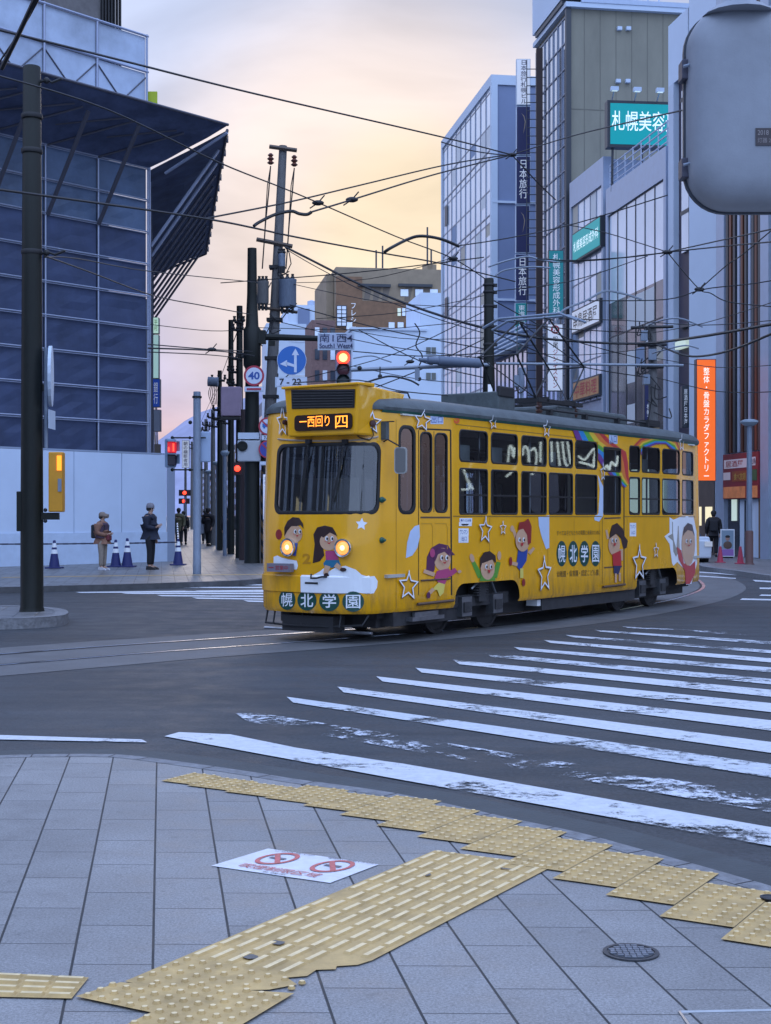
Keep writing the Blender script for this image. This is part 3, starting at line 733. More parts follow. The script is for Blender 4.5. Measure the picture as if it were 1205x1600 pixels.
for h in holes:
    g = .022 if h[0] in ('windshield', 'corner_window') else .012
    mb = MB(); A = outline(h, 0)
    n = len(A); 
    def grow(a):
        cx_, cz_ = (h[1] + h[2]) / 2, (h[3] + h[4]) / 2
        fx = (h[2] - h[1] + 2 * g) / (h[2] - h[1]); fz = (h[4] - h[3] + 2 * g) / (h[4] - h[3]); return (cx_ + (a[0] - cx_) * fx, cz_ + (a[1] - cz_) * fz)
    def shrk(a):
        cx_, cz_ = (h[1] + h[2]) / 2, (h[3] + h[4]) / 2
        fx = (h[2] - h[1] - 2 * g) / (h[2] - h[1]); fz = (h[4] - h[3] - 2 * g) / (h[4] - h[3]); return (cx_ + (a[0] - cx_) * fx, cz_ + (a[1] - cz_) * fz)
    B = [grow(a) for a in A]; S_ = [shrk(a) for a in A]
    mb.add([surf(*a, .008) for a in A] + [surf(*a, .0015) for a in B] + [surf(*a, .004) for a in S_] + [surf(*a, -.03) for a in S_],
           [(i, (i + 1) % n, n + (i + 1) % n, n + i) for i in range(n)] + [(i, (i + 1) % n, 2 * n + (i + 1) % n, 2 * n + i) for i in range(n)] + [(2 * n + i, 2 * n + (i + 1) % n, 3 * n + (i + 1) % n, 3 * n + i) for i in range(n)], rubber)
    w_ = mb.build(h[0], None, tram, smooth=True)
    mb = MB(); column_fill(mb, h, -.012, screenglass if h[0] in ('windshield', 'corner_window') else tramglass); mb.build('pane', None, w_, smooth=True, fix=False)
    if h[0] == 'side_window':
        mb = MB(); zc = lerp(h[3], h[4], .42)
        mb.add([surf(h[1], zc - .012, .004), surf(h[2], zc - .012, .004), surf(h[2], zc + .012, .004), surf(h[1], zc + .012, .004)], [(0, 1, 2, 3)], rubber); mb.build('guard_bar', None, w_, fix=False)
# roof
mb = MB(); rows = []
ss = [-ST + 2 * ST * i / 240 for i in range(241)]
rise = [(0.0, -.05), (-.035, -.02), (-.03, .02), (0.03, .03)]
prof = [(1.03, -.04), (1.035, .0), (1.01, .035), (.96, .085), (.86, .13), (.7, .17), (.5, .195), (.25, .208), (0.0, .212)]
for k, (f_, dz_) in enumerate(prof):
    row = []
    for s in ss:
        p = surf(s, Z1, .0); x, y = p.x, p.y
        # scale towards the centre line, ends drawn in
        xx = lerp(min(max(x, 1.0), TL - 1.0), x, f_ if f_ < 1 else 1); yy = y * f_
        if f_ > 1: xx = x + (x - min(max(x, .9), TL - .9)) * .02; yy = y * f_
        row.append(Vector((xx, yy, Z1 + dz_)))
    rows.append(row)
n = len(ss); vs = [v for r_ in rows for v in r_]
mb.add(vs, [(k * n + i, k * n + i + 1, (k + 1) * n + i + 1, (k + 1) * n + i) for k in range(len(rows) - 1) for i in range(n - 1)], roofg)
ro = mb.build('roof', None, tram, smooth=True)
# rain gutter strip in darker green
mb = MB(); g0 = [surf(s, Z1 - .07, .004) for s in ss]; g1 = [surf(s, Z1 - .045, .022) for s in ss]; g2 = [surf(s, Z1 - .02, .022) for s in ss]
sel = [i for i, s in enumerate(ss) if abs(s) > 1.02 and abs(s) < ST - 1.0]
for sgn in (1, -1):
    q = [i for i in sel if ss[i] * sgn > 0]
    k = len(q); mb.add([g0[i] for i in q] + [g1[i] for i in q] + [g2[i] for i in q], [(i, i + 1, k + i + 1, k + i) for i in range(k - 1)] + [(k + i, k + i + 1, 2 * k + i + 1, 2 * k + i) for i in range(k - 1)], greend)
mb.build('rain_gutter', None, tram, smooth=True)
# interior: floor, seats, posts, bulkhead
inn = mat('saloon_grey', (.42, .40, .36), .7, var=.2); seatm = mat('seat_moquette', (.32, .14, .18), .9, var=.3); ceilm = mat('saloon_ceiling', (.6, .6, .55), .6)
mb = MB(); mb.bb((.5, -.95, .82), (TL - .5, .95, .86), inn); mb.bb((.8, -.98, 2.86), (TL - .8, .98, 2.88), ceilm); mb.build('saloon_floor_and_ceiling', None, tram)
mb = MB()
for sgn in (1, -1): mb.bb((2.3 if sgn > 0 else 2.3, sgn * .6, .86), (TL - 2.3 if sgn > 0 else 6.2, sgn * 1.0, 1.28), seatm); mb.bb((2.3, sgn * .95, 1.28), (TL - 2.3 if sgn > 0 else 6.2, sgn * 1.02, 1.62), seatm)
mb.bb((.75, -.1, .86), (1.15, .55, 1.6), black); mb.bb((.35, -.45, .86), (.6, .75, 1.35), inn); mb.bb((1.3, .1, .86), (1.36, 1.0, 2.1), inn)
mb.build('saloon_seats', None, tram)
mb = MB()
for xx in (1.9, 3.4, 4.9, 6.4, 7.9, 9.2): mb.tube([(xx, -.55, .86), (xx, -.55, 2.86)], .018, 6, steel)
mb.tube([(1.9, -.5, 2.5), (9.2, -.5, 2.5)], .015, 6, steel)
for xx in (2.2, 3.0, 3.8, 4.6, 5.4, 6.2, 7.0, 7.8, 8.6): mb.tube([(xx, -.5, 2.5), (xx, -.5, 2.25)], .02, 5, white)
mb.build('grab_rails', None, tram)
paper = mat('hanging_notice', (.42, .46, .46), .8, var=.2)
for xx in (2.35, 3.25, 4.9, 8.3):
    mb = MB(); mb.bb((xx, -.80, 2.28), (xx + .38, -.79, 2.56), paper); mb.build('hanging_notice', None, tram)
# underframe, skirts, bogies, wheels
mb = MB(); mb.bb((.55, -.75, .30), (TL - .55, .75, .80), darkund)
mb.bb((4.45, -1.0, .20), (7.7, .95, .62), darkund); mb.bb((.6, -.7, .18), (TL - .7, .7, .3), darkund); mb.bb((.7, -.9, .2), (2.45, .9, .40), darkund); mb.build('underframe', None, tram)
wheel_s = [(a + b) / 2 for a, b in wa]
for cs in wheel_s:
    cxx = side_pt(cs)[0]
    bg_ = MB(); bg_.bb((cxx - .82, -.92, .36), (cxx + .82, -.85, .52), darkund)
    for dx in (-.42, .42):
        bg_.bb((cxx + dx - .13, -.98, .24), (cxx + dx + .13, -.86, .50), steel); bg_.bb((cxx + dx - .09, -1.0, .29), (cxx + dx + .09, -.93, .43), darkund)
        for q in range(5): bg_.tube([(cxx + dx * .25 + .0, -.93, .5 + q * .035), (cxx + dx * .25, -.93, .515 + q * .035)], .07, 8, darkund)
    bg_.bb((cxx - .1, -.98, .42), (cxx + .1, -.8, .74), darkund)
    bg_.tube([(cxx - .3, -.97, .60), (cxx - .1, -.99, .72), (cxx + .2, -.99, .70), (cxx + .36, -.97, .52)], .02, 6, steel)
    bogie = bg_.build('bogie', None, tram)
    for dx in (-.70, .70):
        for sy in (-1, 1):
            mb = MB(); Mx = Matrix.Rotation(R(90), 3, 'X')
            mb.lathe((cxx + dx * .95, sy * .60, .335), [(.30, -.06), (.33, -.05), (.33, .05), (.29, .06), (.27, .03), (.12, .03), (.10, .08), (.02, .08)], 24, darkund, Mx=Mx); mb.build('wheel', None, bogie, smooth=True)
# life guard and steps
mb = MB()
mb.tube([(.30, -.8, .36), (.22, -.76, .24), (.10, -.3, .21), (.08, .3, .21), (.16, .72, .22), (.3, .8, .36)], .014, 6, black)
for yy in (-.5, 0.1, .55): mb.tube([(.10, yy, .21), (.14, yy, .38)], .012, 5, black)
mb.bb((.1, -.4, .14), (.35, .4, .34), black); mb.tube([(.3, -.85, .14), (.3, .85, .14)], .02, 6, steel)
mb.build('life_guard', None, tram)
def ssurf(px, py, off=0.): s, z = SZf(px, py); return surf(s, z, off)
mb = MB()
s0, s1 = SZf(641, 950)[0], SZf(700, 950)[0]
mb.bb((side_pt(s0)[0], -1.0, .25), (side_pt(s1)[0], -.55, .30), steel); mb.bb((side_pt(s0)[0] + .1, -.97, .30), (side_pt(s1)[0] - .1, -.93, .36), steel); mb.build('boarding_step', None, tram)
mb = MB(); s0 = side_pt(SZf(858, 930)[0])[0]; mb.bb((s0 - .2, -.98, .27), (s0 + .12, -.8, .36), white); mb.build('electrical_box', None, tram)
# ---- front fittings
def tube_on(name, pts, r, m, parent=tram, n=8): mb = MB(); mb.tube(pts, r, n, m); return mb.build(name, None, parent, smooth=True)
# destination box above the windscreen
xf = -.04
def on_front(px, py, x):
    """point of the local plane x = const seen at a pixel"""
    r = (px - CX) / F
    # world = TO + TA*x - TN*y ; solve for y
    b0 = TO + TA * x; y = (b0.x - r * b0.y) / (TN.x - r * TN.y); w = b0 - TN * y
    return Vector((x, y, CAMH + (HY - py) / F * w.y))
pA = on_front(445, 601, xf); pB = on_front(562, 602, xf); pC = on_front(556, 681, xf); pD = on_front(450, 681, xf)
topz = (pA.z + pB.z) / 2; botz = (pC.z + pD.z) / 2
db = MB()
yl0, yr0, yl1, yr1 = pA.y, pB.y, pD.y, pC.y
fr = [Vector((xf, yl1, botz)), Vector((xf, yr1, botz)), Vector((xf - .02, yr0, topz)), Vector((xf - .02, yl0, topz))]
bk = [Vector((.55, yl1, botz)), Vector((.55, yr1, botz)), Vector((1.15, yr0 * .86, topz - .05)), Vector((1.15, yl0 * .86, topz - .05))]
midz = lerp(botz, topz, .93)
db.add(fr + bk, [(0, 1, 2, 3), (3, 2, 6, 7), (0, 3, 7, 4), (1, 5, 6, 2), (0, 4, 5, 1)], yellow)
dbo = db.build('destination_box', None, tram, bevel=.025)
# peak lip
mb = MB(); mb.add([Vector((xf - .055, yl0 + .015, topz + .005)), Vector((xf - .055, yr0 - .015, topz + .005)), Vector((xf + .3, yr0 - .015, topz + .015)), Vector((xf + .3, yl0 + .015, topz + .015)), Vector((xf - .055, yl0 + .015, topz - .028)), Vector((xf - .055, yr0 - .015, topz - .028)), Vector((xf + .3, yr0 - .01, topz - .03)), Vector((xf + .3, yl0 + .01, topz - .03))], [(0, 1, 2, 3), (4, 5, 6, 7), (0, 1, 5, 4), (1, 2, 6, 5), (3, 0, 4, 7)], yellow); mb.build('peak', None, dbo, bevel=.01)
def fplane(px, py, off=.0): v = on_front(px, py, xf - off); return v
louv = mat('louvre_black', (.02, .02, .02), .45)
mb = MB(); q = [fplane(455, 609, .03), fplane(555, 608, .03), fplane(554, 637, .02), fplane(456, 639, .02)]
mb.quad(q, louv)
for k in range(7):
    a, b = lerp(q[0], q[3], (k + .5) / 7), lerp(q[1], q[2], (k + .5) / 7); mb.tube([a + Vector((-.005, -.02, 0)), b + Vector((-.005, .02, 0))], .008, 4, darkund)
mb.build('ventilation_grille', None, dbo)
mb = MB(); c0 = fplane(461, 674, .012); c1 = fplane(551, 645, .012)
rr_ = rrect(c1.y, c0.y, c0.z, c1.z, .05); mb.prism([(xf - .012, a, b) for a, b in rr_], (-.012, 0, 0), mat('display_frame', (.03, .012, .008), .25)); mb.build('destination_display', None, dbo)
ledm = mat('led_orange', (.1, .02, 0), .5, emit=(1., .30, .03), es=2.6)
mb = MB(); dd_ = xf - .027
def dled(x0, x1, y0, y1):
    a = fplane(x0, y0, .027); b = fplane(x1, y1, .027); mb.add([(dd_, a.y, a.z), (dd_, b.y, a.z), (dd_, b.y, b.z), (dd_, a.y, b.z)], [(0, 1, 2, 3)], ledm)
# dot-matrix lettering of the display
a = fplane(469, 672, .027); b = fplane(545, 648, .027)
vs, fsx, _a = text_flat('西四丁目', .0)
def dtext(s, x0, x1, y0, y1):
    vs, fsx, _ = text_flat(s, .0); a = fplane(x0, y1, .027); b = fplane(x1, y0, .027)
    mb.add([(dd_, lerp(a.y, b.y, u), lerp(a.z, b.z, v)) for u, v in vs], fsx, ledm)
dtext('一西回り', 468, 515, 649, 668)
dtext('四', 524, 543, 649, 669)
mb.build('led_lettering', None, dbo, fix=False)
# headlights
lens = mat('headlight_glass', (.9, .5, .15), .15, emit=(1., .36, .04), es=.9); lens2 = mat('headlight_core', (1, .8, .4), .2, emit=(1., .70, .28), es=2.2)
for hx, hy in ((453, 855), (538, 856)):
    s, z = SZf(hx, hy); c0 = surf(s, z, 0); c1 = surf(s, z, .1); nn = (c1 - c0).normalized()
    nn = (nn + Vector((-1.2, 0, 0))).normalized()
    rot = nn.to_track_quat('Z', 'Y').to_matrix()
    mb = MB(); mb.lathe(c0 - nn * .03, [(.108, 0), (.112, .05), (.118, .075), (.112, .09), (.090, .085), (.080, .06)], 28, chrome, Mx=rot)
    hb = mb.build('headlight', None, tram, smooth=True)
    mb = MB(); mb.lathe(c0 - nn * .03, [(.080, .05), (.078, .07), (.05, .083), (.001, .088)], 24, lens, Mx=rot); mb.build('lens', None, hb, smooth=True)
    mb = MB(); mb.lathe(c0 - nn * .03, [(.032, .086), (.02, .093), (.001, .094)], 14, lens2, Mx=rot); mb.build('bulb', None, hb, smooth=True)
def pod(name, px, py, r, h, m, m2=None):
    s, z = SZf(px, py); c0 = surf(s, z, -.01); nn = (surf(s, z, .1) - surf(s, z, 0)).normalized(); rot = nn.to_track_quat('Z', 'Y').to_matrix()
    mb = MB(); mb.lathe(c0, [(r, 0), (r, h), (r * .8, h + .015), (.001, h + .018)], 16, m, Mx=rot); o = mb.build(name, None, tram, smooth=True); return o
pod('marker_lamp', 581, 662, .045, .05, mat('lamp_dark_red', (.05, .012, .01), .2)); pod('marker_lamp', 448, 660, .035, .05, MATS['lamp_dark_red'])
for py in (781, 844): pod('tow_fitting', 596, py, .038, .03, greend); pod('fitting_boss', 596, py, .02, .06, greend)
# mirror
ml = ssurf(597, 690, .03); mc_ = ssurf(605, 720, .22)
mb = MB(); mb.tube([ml, ml + Vector((-.06, -.10, .02)), mc_ + Vector((0, 0, .17))], .010, 6, black); arm = mb.build('mirror_arm', None, tram)
fwd = Vector((-.9, -.35, 0)).normalized(); sd_ = Vector((fwd.y, -fwd.x, 0))
mb = MB(); rrp = rrect(-.078, .078, -.165, .165, .045); mb.prism([mc_ + sd_ * a + Vector((0, 0, b)) for a, b in rrp], -fwd * .04, mat('mirror_housing', (.35, .35, .33), .5)); mb.build('side_mirror', None, arm)
mb = MB(); rrp = rrect(-.064, .064, -.15, .15, .035); mb.prism([mc_ + fwd * .002 + sd_ * a + Vector((0, 0, b)) for a, b in rrp], fwd * .003, mat('mirror_back', (.16, .155, .15), .35, metal=.3)); mb.build('mirror_plate', None, arm)
mb = MB(); b0 = ssurf(599, 672, .02); mb.bb(b0 + Vector((-.04, -.05, -.12)), b0 + Vector((.03, .03, .10)), roofg); mb.tube([b0 + Vector((-.02, .1, .1)), b0 + Vector((-.02, -.16, .1))], .008, 5, black); mb.build('camera_box', None, tram)
# wipers
for xa, xb in ((486, 470), (541, 521)):
    a = ssurf(xa, 690, .05); b = ssurf(xb, 783 if xa < 500 else 778, .03); c_ = ssurf(lerp(xa, xb, .35), 722, .045)
    mb = MB(); mb.tube([a, c_, b], .008, 5, black); mb.tube([ssurf(lerp(xa, xb, .2), 712, .03), ssurf(lerp(xa, xb, 1.), 784, .018)], .013, 5, rubber); mb.box(a, (.05, .07, .05), m=black); mb.build('wiper', None, tram)
# stainless line and hose over the windscreen
mb = MB(); pts = [ssurf(x_, y_, .015) for x_, y_ in ((436, 686), (460, 688), (490, 689), (540, 689), (575, 686), (590, 682))]; mb.tube(pts, .012, 6, mat('primer_patch', (.45, .36, .26), .6)); mb.build('windscreen_moulding', None, tram)
mb = MB(); pts = [ssurf(x_, y_, .03) for x_, y_ in ((580, 668), (583, 680), (577, 688), (563, 684), (552, 676))]; mb.tube(pts, .007, 5, black); mb.build('cable', None, tram)
# bumper band
mb = MB(); zt, zb2 = SZf(500, 899)[1], SZf(500, 926)[1]; ss_ = [-.80 + i * .05 for i in range(28)]; ss_ = [s for s in ss_ if s < SZf(577, 910)[0]]; ss_.append(SZf(577, 910)[0])
n = len(ss_); cr_ = [(zb2 - .01, .0), (zb2, .022), (zt - .02, .026), (zt, .0)]
for (wa_, ma_) in ((0, yellow), ):
    vs = [surf(s, z, o) for z, o in cr_ for s in ss_]
    mb.add(vs, [(k * n + i, k * n + i + 1, (k + 1) * n + i + 1, (k + 1) * n + i) for k in range(3) for i in range(n - 1)] + [(n - 1, 2 * n - 1, 3 * n - 1, 4 * n - 1)], yellow)
bump = mb.build('bumper', None, tram, smooth=True)
mb = MB(); s_a = SZf(472, 910)[0]; ssb = [s for s in ss_ if s > s_a]; ssb = [s_a] + ssb; n = len(ssb)
vs = [surf(s, z, o + .004) for z, o in cr_ for s in ssb]
mb.add(vs, [(k * n + i, k * n + i + 1, (k + 1) * n + i + 1, (k + 1) * n + i) for k in range(3) for i in range(n - 1)] + [(n - 1, 2 * n - 1, 3 * n - 1, 4 * n - 1)], whitev); mb.build('white_bumper_panel', None, bump, smooth=True)
mb = MB(); z_ = SZf(489, 911)[1]; mb.add([surf(SZf(479, 911)[0], z_ - .012, .034), surf(SZf(499, 911)[0], z_ - .012, .034), surf(SZf(499, 911)[0], z_ + .012, .034), surf(SZf(479, 911)[0], z_ + .012, .034)], [(0, 1, 2, 3)], black); mb.build('slot', None, bump, fix=False)
mb = MB(); mb.tube([ssurf(490, 897, .05), ssurf(492, 903, .09), ssurf(500, 903, .08), ssurf(506, 901, .05), ssurf(513, 901, .03)], .012, 6, black); mb.build('jumper_hook', None, tram)
# route plate
pl0 = on_front(417, 880, -.10); pl1 = on_front(453, 894, -.10)
mb = MB(); mb.bb((-.10, pl0.y, pl1.z), (-.02, pl1.y, pl0.z), mat('plate_grey', (.22, .20, .24), .5, metal=.3)); rp = mb.build('route_plate', None, tram)
mb = MB(); vs, fsx, _ = text_flat('営業中', .02); mb.add([(-.103, lerp(lerp(pl0.y, pl1.y, .38), lerp(pl0.y, pl1.y, .92), u), lerp(lerp(pl1.z, pl0.z, .22), lerp(pl1.z, pl0.z, .78), v)) for u, v in vs], fsx, mat('plate_red', (.35, .03, .04), .5))
mb.add([(-.103, lerp(pl0.y, pl1.y, u), lerp(pl1.z, pl0.z, v)) for u, v in ((.08, .44), (.3, .44), (.3, .56), (.08, .56))], [(0, 1, 2, 3)], MATS['plate_red']); mb.build('plate_lettering', None, rp, fix=False)
# doors: leaf seams, rails
seam = mat('seam_shadow_gap', (.03, .022, .01), .8); brown = mat('brown_step_rail', (.10, .055, .03), .6)
def line_on(mb, pts, w, m, off=.003):
    for i in range(len(pts) - 1):
        (xa, ya), (xb, yb) = pts[i], pts[i + 1]; k = max(1, int(math.hypot(xb - xa, yb - ya) / 8))
        for q in range(k):
            a = SZf(lerp(xa, xb, q / k), lerp(ya, yb, q / k)); b = SZf(lerp(xa, xb, (q + 1) / k), lerp(ya, yb, (q + 1) / k))
            d = Vector((b[0] - a[0], b[1] - a[1])); l = d.length
            if l < 1e-6: continue
            nx, nz_ = -d.y / l * w / 2, d.x / l * w / 2
            mb.add([surf(a[0] - nx, a[1] - nz_, off), surf(b[0] - nx, b[1] - nz_, off), surf(b[0] + nx, b[1] + nz_, off), surf(a[0] + nx, a[1] + nz_, off)], [(0, 1, 2, 3)], m)
mb = MB()
line_on(mb, [(704, 672), (704.5, 740), (705.5, 930)], .030, seam); line_on(mb, [(655, 670), (704, 672)], .02, seam); line_on(mb, [(654, 672), (654, 930)], .012, seam)
line_on(mb, [(678, 674), (678, 800)], .012, brown); line_on(mb, [(657, 808.5), (703, 808.5)], .022, brown)
line_on(mb, [(658, 818), (674, 818), (676, 824), (676, 900)], .012, MATS['tram_yellow_trim']); line_on(mb, [(680, 818), (697, 818), (699, 824), (699, 900)], .012, MATS['tram_yellow_trim'])
fd = mb.build('front_door', None, tram, fix=False); fd['label'] = 'narrow folding front door with two tall panes'
mb = MB(); a, b = ssurf(650, 944, .03), ssurf(706, 938, .03); mb.tube([a, b], .02, 6, brown); a, b = ssurf(657, 907, .012), ssurf(702, 904, .012); mb.tube([a, b], .012, 6, brown); mb.build('step_rail', None, fd)
mb = MB(); line_on(mb, [(941, 700), (972, 703), (975, 712), (975, 912)], .035, seam); line_on(mb, [(941, 690), (941, 912)], .012, seam); line_on(mb, [(944, 810), (970, 809)], .022, brown); line_on(mb, [(944, 887), (972, 885)], .022, brown)
rd_ = mb.build('rear_door', None, tram, fix=False)
mb = MB(); a, b = ssurf(940, 917, .03), ssurf(974, 913, .03); mb.tube([a, b], .02, 6, brown); mb.build('step_rail', None, rd_)
mb = MB(); sj = mat('panel_joint', (.28, .15, .01), .6)
line_on(mb, [(708, 806.5), (830, 807), (940, 807)], .014, sj, .004); line_on(mb, [(976, 807), (1086, 807.5)], .014, sj, .004); line_on(mb, [(712, 663), (940, 688)], .010, sj)
for x_ in (765, 856, 897, 937, 980): line_on(mb, [(x_, 809), (x_, 900)], .007, sj)
line_on(mb, [(430, 897), (470, 899)], .01, sj); line_on(mb, [(619, 655), (619, 950)], .006, sj)
mb.build('panel_joints', None, tram, fix=False)
# roof equipment
def roofpt(px, py, y): return None
mb = MB(); mb.bb((6.0, -.45, 3.12), (8.6, .45, 3.34), roofg); ac = mb.build('roof_unit', None, tram, bevel=.05)
mb = MB(); mb.bb((4.05, -.50, 3.10), (4.55, .5, 3.42), roofg); mb.bb((4.05, -.46, 3.34), (4.5, -.52, 3.5), black); mb.build('resistor_box', None, tram, bevel=.02)
mb = MB(); mb.tube([(4.9, -.75, 3.2), (7.0, -.75, 3.2), (9.3, -.70, 3.2)], .02, 6, black)
for xx in (5.2, 6.4, 7.6, 8.8): mb.box((xx, -.73, 3.17), (.08, .08, .09), m=black)
mb.build('roof_conduit', None, tram)
mb = MB(); mb.bb((8.9, -.72, 3.15), (9.4, -.55, 3.26), black); mb.bb((9.5, -.4, 3.12), (10.1, .4, 3.2), mat('wood_walkway', (.22, .15, .08), .8)); mb.build('roof_walkway', None, tram)
mb = MB(); mb.tube([(1.05, -.55, 3.13), (1.1, -.56, 3.2), (1.45, -.62, 3.2), (1.5, -.62, 3.13)], .012, 6, black); mb.build('roof_handle', None, tram)
pant = MB(); xb_ = 6.05; zt_ = 4.70
for sy in (-.34, .34):
    pant.tube([(xb_ - .55, sy, 3.42), (xb_ - 1.15, sy * .95, 4.05), (xb_ - .05, sy * .8, zt_)], .016, 6, black)
    pant.tube([(xb_ + .55, sy, 3.42), (xb_ + 1.15, sy * .95, 4.05), (xb_ + .05, sy * .8, zt_)], .016, 6, black)
for sx in (-1, 1):
    pant.tube([(xb_ + sx * .55, -.34, 3.42), (xb_ + sx * 1.15, .33, 4.05)], .009, 5, black); pant.tube([(xb_ + sx * 1.15, -.33, 4.05), (xb_ + sx * .05, .27, zt_)], .009, 5, black)
    pant.tube([(xb_ + sx * 1.15, -.36, 4.05), (xb_ + sx * 1.15, .36, 4.05)], .014, 5, black)
pant.bb((xb_ - .75, -.5, 3.35), (xb_ + .75, -.44, 3.41), black); pant.bb((xb_ - .75, .44, 3.35), (xb_ + .75, .5, 3.41), black); pant.bb((xb_ - .5, -.5, 3.36), (xb_ - .42, .5, 3.44), black); pant.bb((xb_ + .42, -.5, 3.36), (xb_ + .5, .5, 3.44), black)
po = pant.build('pantograph', None, tram)
mb = MB()
for sx in (-.15, .15): mb.tube([(xb_ + sx, -.85, zt_ - .06), (xb_ + sx, -.55, zt_ + .07), (xb_ + sx, .55, zt_ + .07), (xb_ + sx, .85, zt_ - .06)], .022, 6, polegrey)
mb.tube([(xb_ - .15, -.27, zt_ + .02), (xb_ + .15, -.27, zt_ + .02)], .014, 5, black); mb.tube([(xb_ - .15, .27, zt_ + .02), (xb_ + .15, .27, zt_ + .02)], .014, 5, black)
mb.build('collector_head', None, po)
for xx in (xb_ - .6, xb_ + .6):
    for yy in (-.42, .42):
        mb = MB(); mb.lathe((xx, yy, 3.18), [(.04, 0), (.06, .04), (.035, .06), (.06, .1), (.035, .12), (.04, .18)], 10, mat('insulator_brown', (.09, .04, .03), .3)); mb.build('insulator', None, po)
# ================================================================ stickers
DEC_N = [0]
def stick(name, shapes, label=None, lay0=0):
    """shapes: list of (outline in photo pixels, material); cut to follow the curved body and kept off the glass"""
    bmz = bmesh.new(); mats_ = []
    for li, (poly, mt_) in enumerate(shapes):
        if mt_ not in mats_: mats_.append(mt_)
        k = mats_.index(mt_); tris = None
        if isinstance(poly, tuple):  # ready triangles in (s,z)
            vs, fs_ = poly
        else:
            vs = [SZf(*p) for p in poly]; fs_ = [tuple(range(len(vs)))]
        b2 = bmesh.new(); vv = [b2.verts.new((a, b, 0)) for a, b in vs]
        for f in fs_:
            try: b2.faces.new([vv[i] for i in f])
            except Exception: pass
        if not isinstance(poly, tuple): bmesh.ops.triangulate(b2, faces=b2.faces, ngon_method='EAR_CLIP')
        smin = min(v[0] for v in vs); smax = max(v[0] for v in vs); zmin = min(v[1] for v in vs); zmax = max(v[1] for v in vs)
        if smin < 1.2 or smax > ST - 1.2:
            s = math.floor(smin / .06) * .06
            while s < smax:
                if smin < s: bmesh.ops.bisect_plane(b2, geom=b2.verts[:] + b2.edges[:] + b2.faces[:], plane_co=(s, 0, 0), plane_no=(1, 0, 0))
                s += .06
        for c in (.95, 1.45, 2.0, TL): 
            pass
        for h in vis:
            s0, s1, z0, z1 = h[1] - .015, h[2] + .015, h[3] - .015, h[4] + .015
            if smax < s0 or smin > s1 or zmax < z0 or zmin > z1: continue
            for co_, no_ in (((s0, 0, 0), (1, 0, 0)), ((s1, 0, 0), (1, 0, 0)), ((0, z0, 0), (0, 1, 0)), ((0, z1, 0), (0, 1, 0))):
                bmesh.ops.bisect_plane(b2, geom=b2.verts[:] + b2.edges[:] + b2.faces[:], plane_co=co_, plane_no=no_)
            dead = [f for f in b2.faces if s0 - 1e-4 < f.calc_center_median().x < s1 + 1e-4 and z0 - 1e-4 < f.calc_center_median().y < z1 + 1e-4]
            bmesh.ops.delete(b2, geom=dead, context='FACES')
        off = .0035 + .0018 * (li + lay0)
        mp_ = {}
        for f in b2.faces:
            q = []
            for v in f.verts:
                if v.index not in mp_ or True:
                    key = (round(v.co.x, 5), round(v.co.y, 5))
                    if key not in mp_: mp_[key] = bmz.verts.new(surf(v.co.x, v.co.y, off))
                q.append(mp_[key])
            try: nf = bmz.faces.new(q); nf.material_index = k
            except Exception: pass
        b2.free()
    me = bpy.data.meshes.new(name); bmz.to_mesh(me); bmz.free()
    for m_ in mats_: me.materials.append(m_)
    o = bpy.data.objects.new(name, me); col.objects.link(o); o.parent = tram
    if label: o['label'] = label
    return o
def vin(name, rgb): return mat(name, rgb, .35, coat=.2, var=.05)
skin_v = vin('vinyl_skin', (.60, .36, .22)); hairb = vin('vinyl_dark_brown', (.035, .014, .012)); pink = vin('vinyl_pink', (.42, .05, .16)); blue_v = vin('vinyl_blue', (.02, .06, .30)); teal_v = vin('vinyl_teal', (.02, .15, .26))
yel_v = vin('vinyl_lemon', (.70, .58, .12)); grn_v = vin('vinyl_green', (.10, .30, .03)); red_v = vin('vinyl_red', (.50, .025, .03)); eyew = vin('vinyl_white', (.8, .8, .8)); blk_v = vin('vinyl_black', (.012, .01, .012)); dgr = vin('vinyl_dark_green', (.008, .062, .045)); purp = vin('vinyl_purple_hair', (.09, .015, .07)); redh = vin('vinyl_red_hair', (.28, .02, .02)); tan_v = vin('vinyl_ink_brown', (.10, .06, .01))
def ell(cx, cy, rx, ry, rot=0, n=18, a0=0, a1=360):
    c_, s_ = math.cos(R(rot)), math.sin(R(rot)); out = []
    for i in range(n):
        t = R(a0 + (a1 - a0) * i / (n if a1 - a0 == 360 else n - 1)); x, y = rx * math.cos(t), ry * math.sin(t); out.append((cx + x * c_ - y * s_, cy + x * s_ + y * c_))
    return out
def limb(x0, y0, x1, y1, w0, w1=None):
    w1 = w1 or w0; d = math.hypot(x1 - x0, y1 - y0); nx, ny = -(y1 - y0) / d, (x1 - x0) / d
    return [(x0 - nx * w0 / 2, y0 - ny * w0 / 2), (x1 - nx * w1 / 2, y1 - ny * w1 / 2), (x1 + nx * w1 / 2, y1 + ny * w1 / 2), (x0 + nx * w0 / 2, y0 + ny * w0 / 2)]
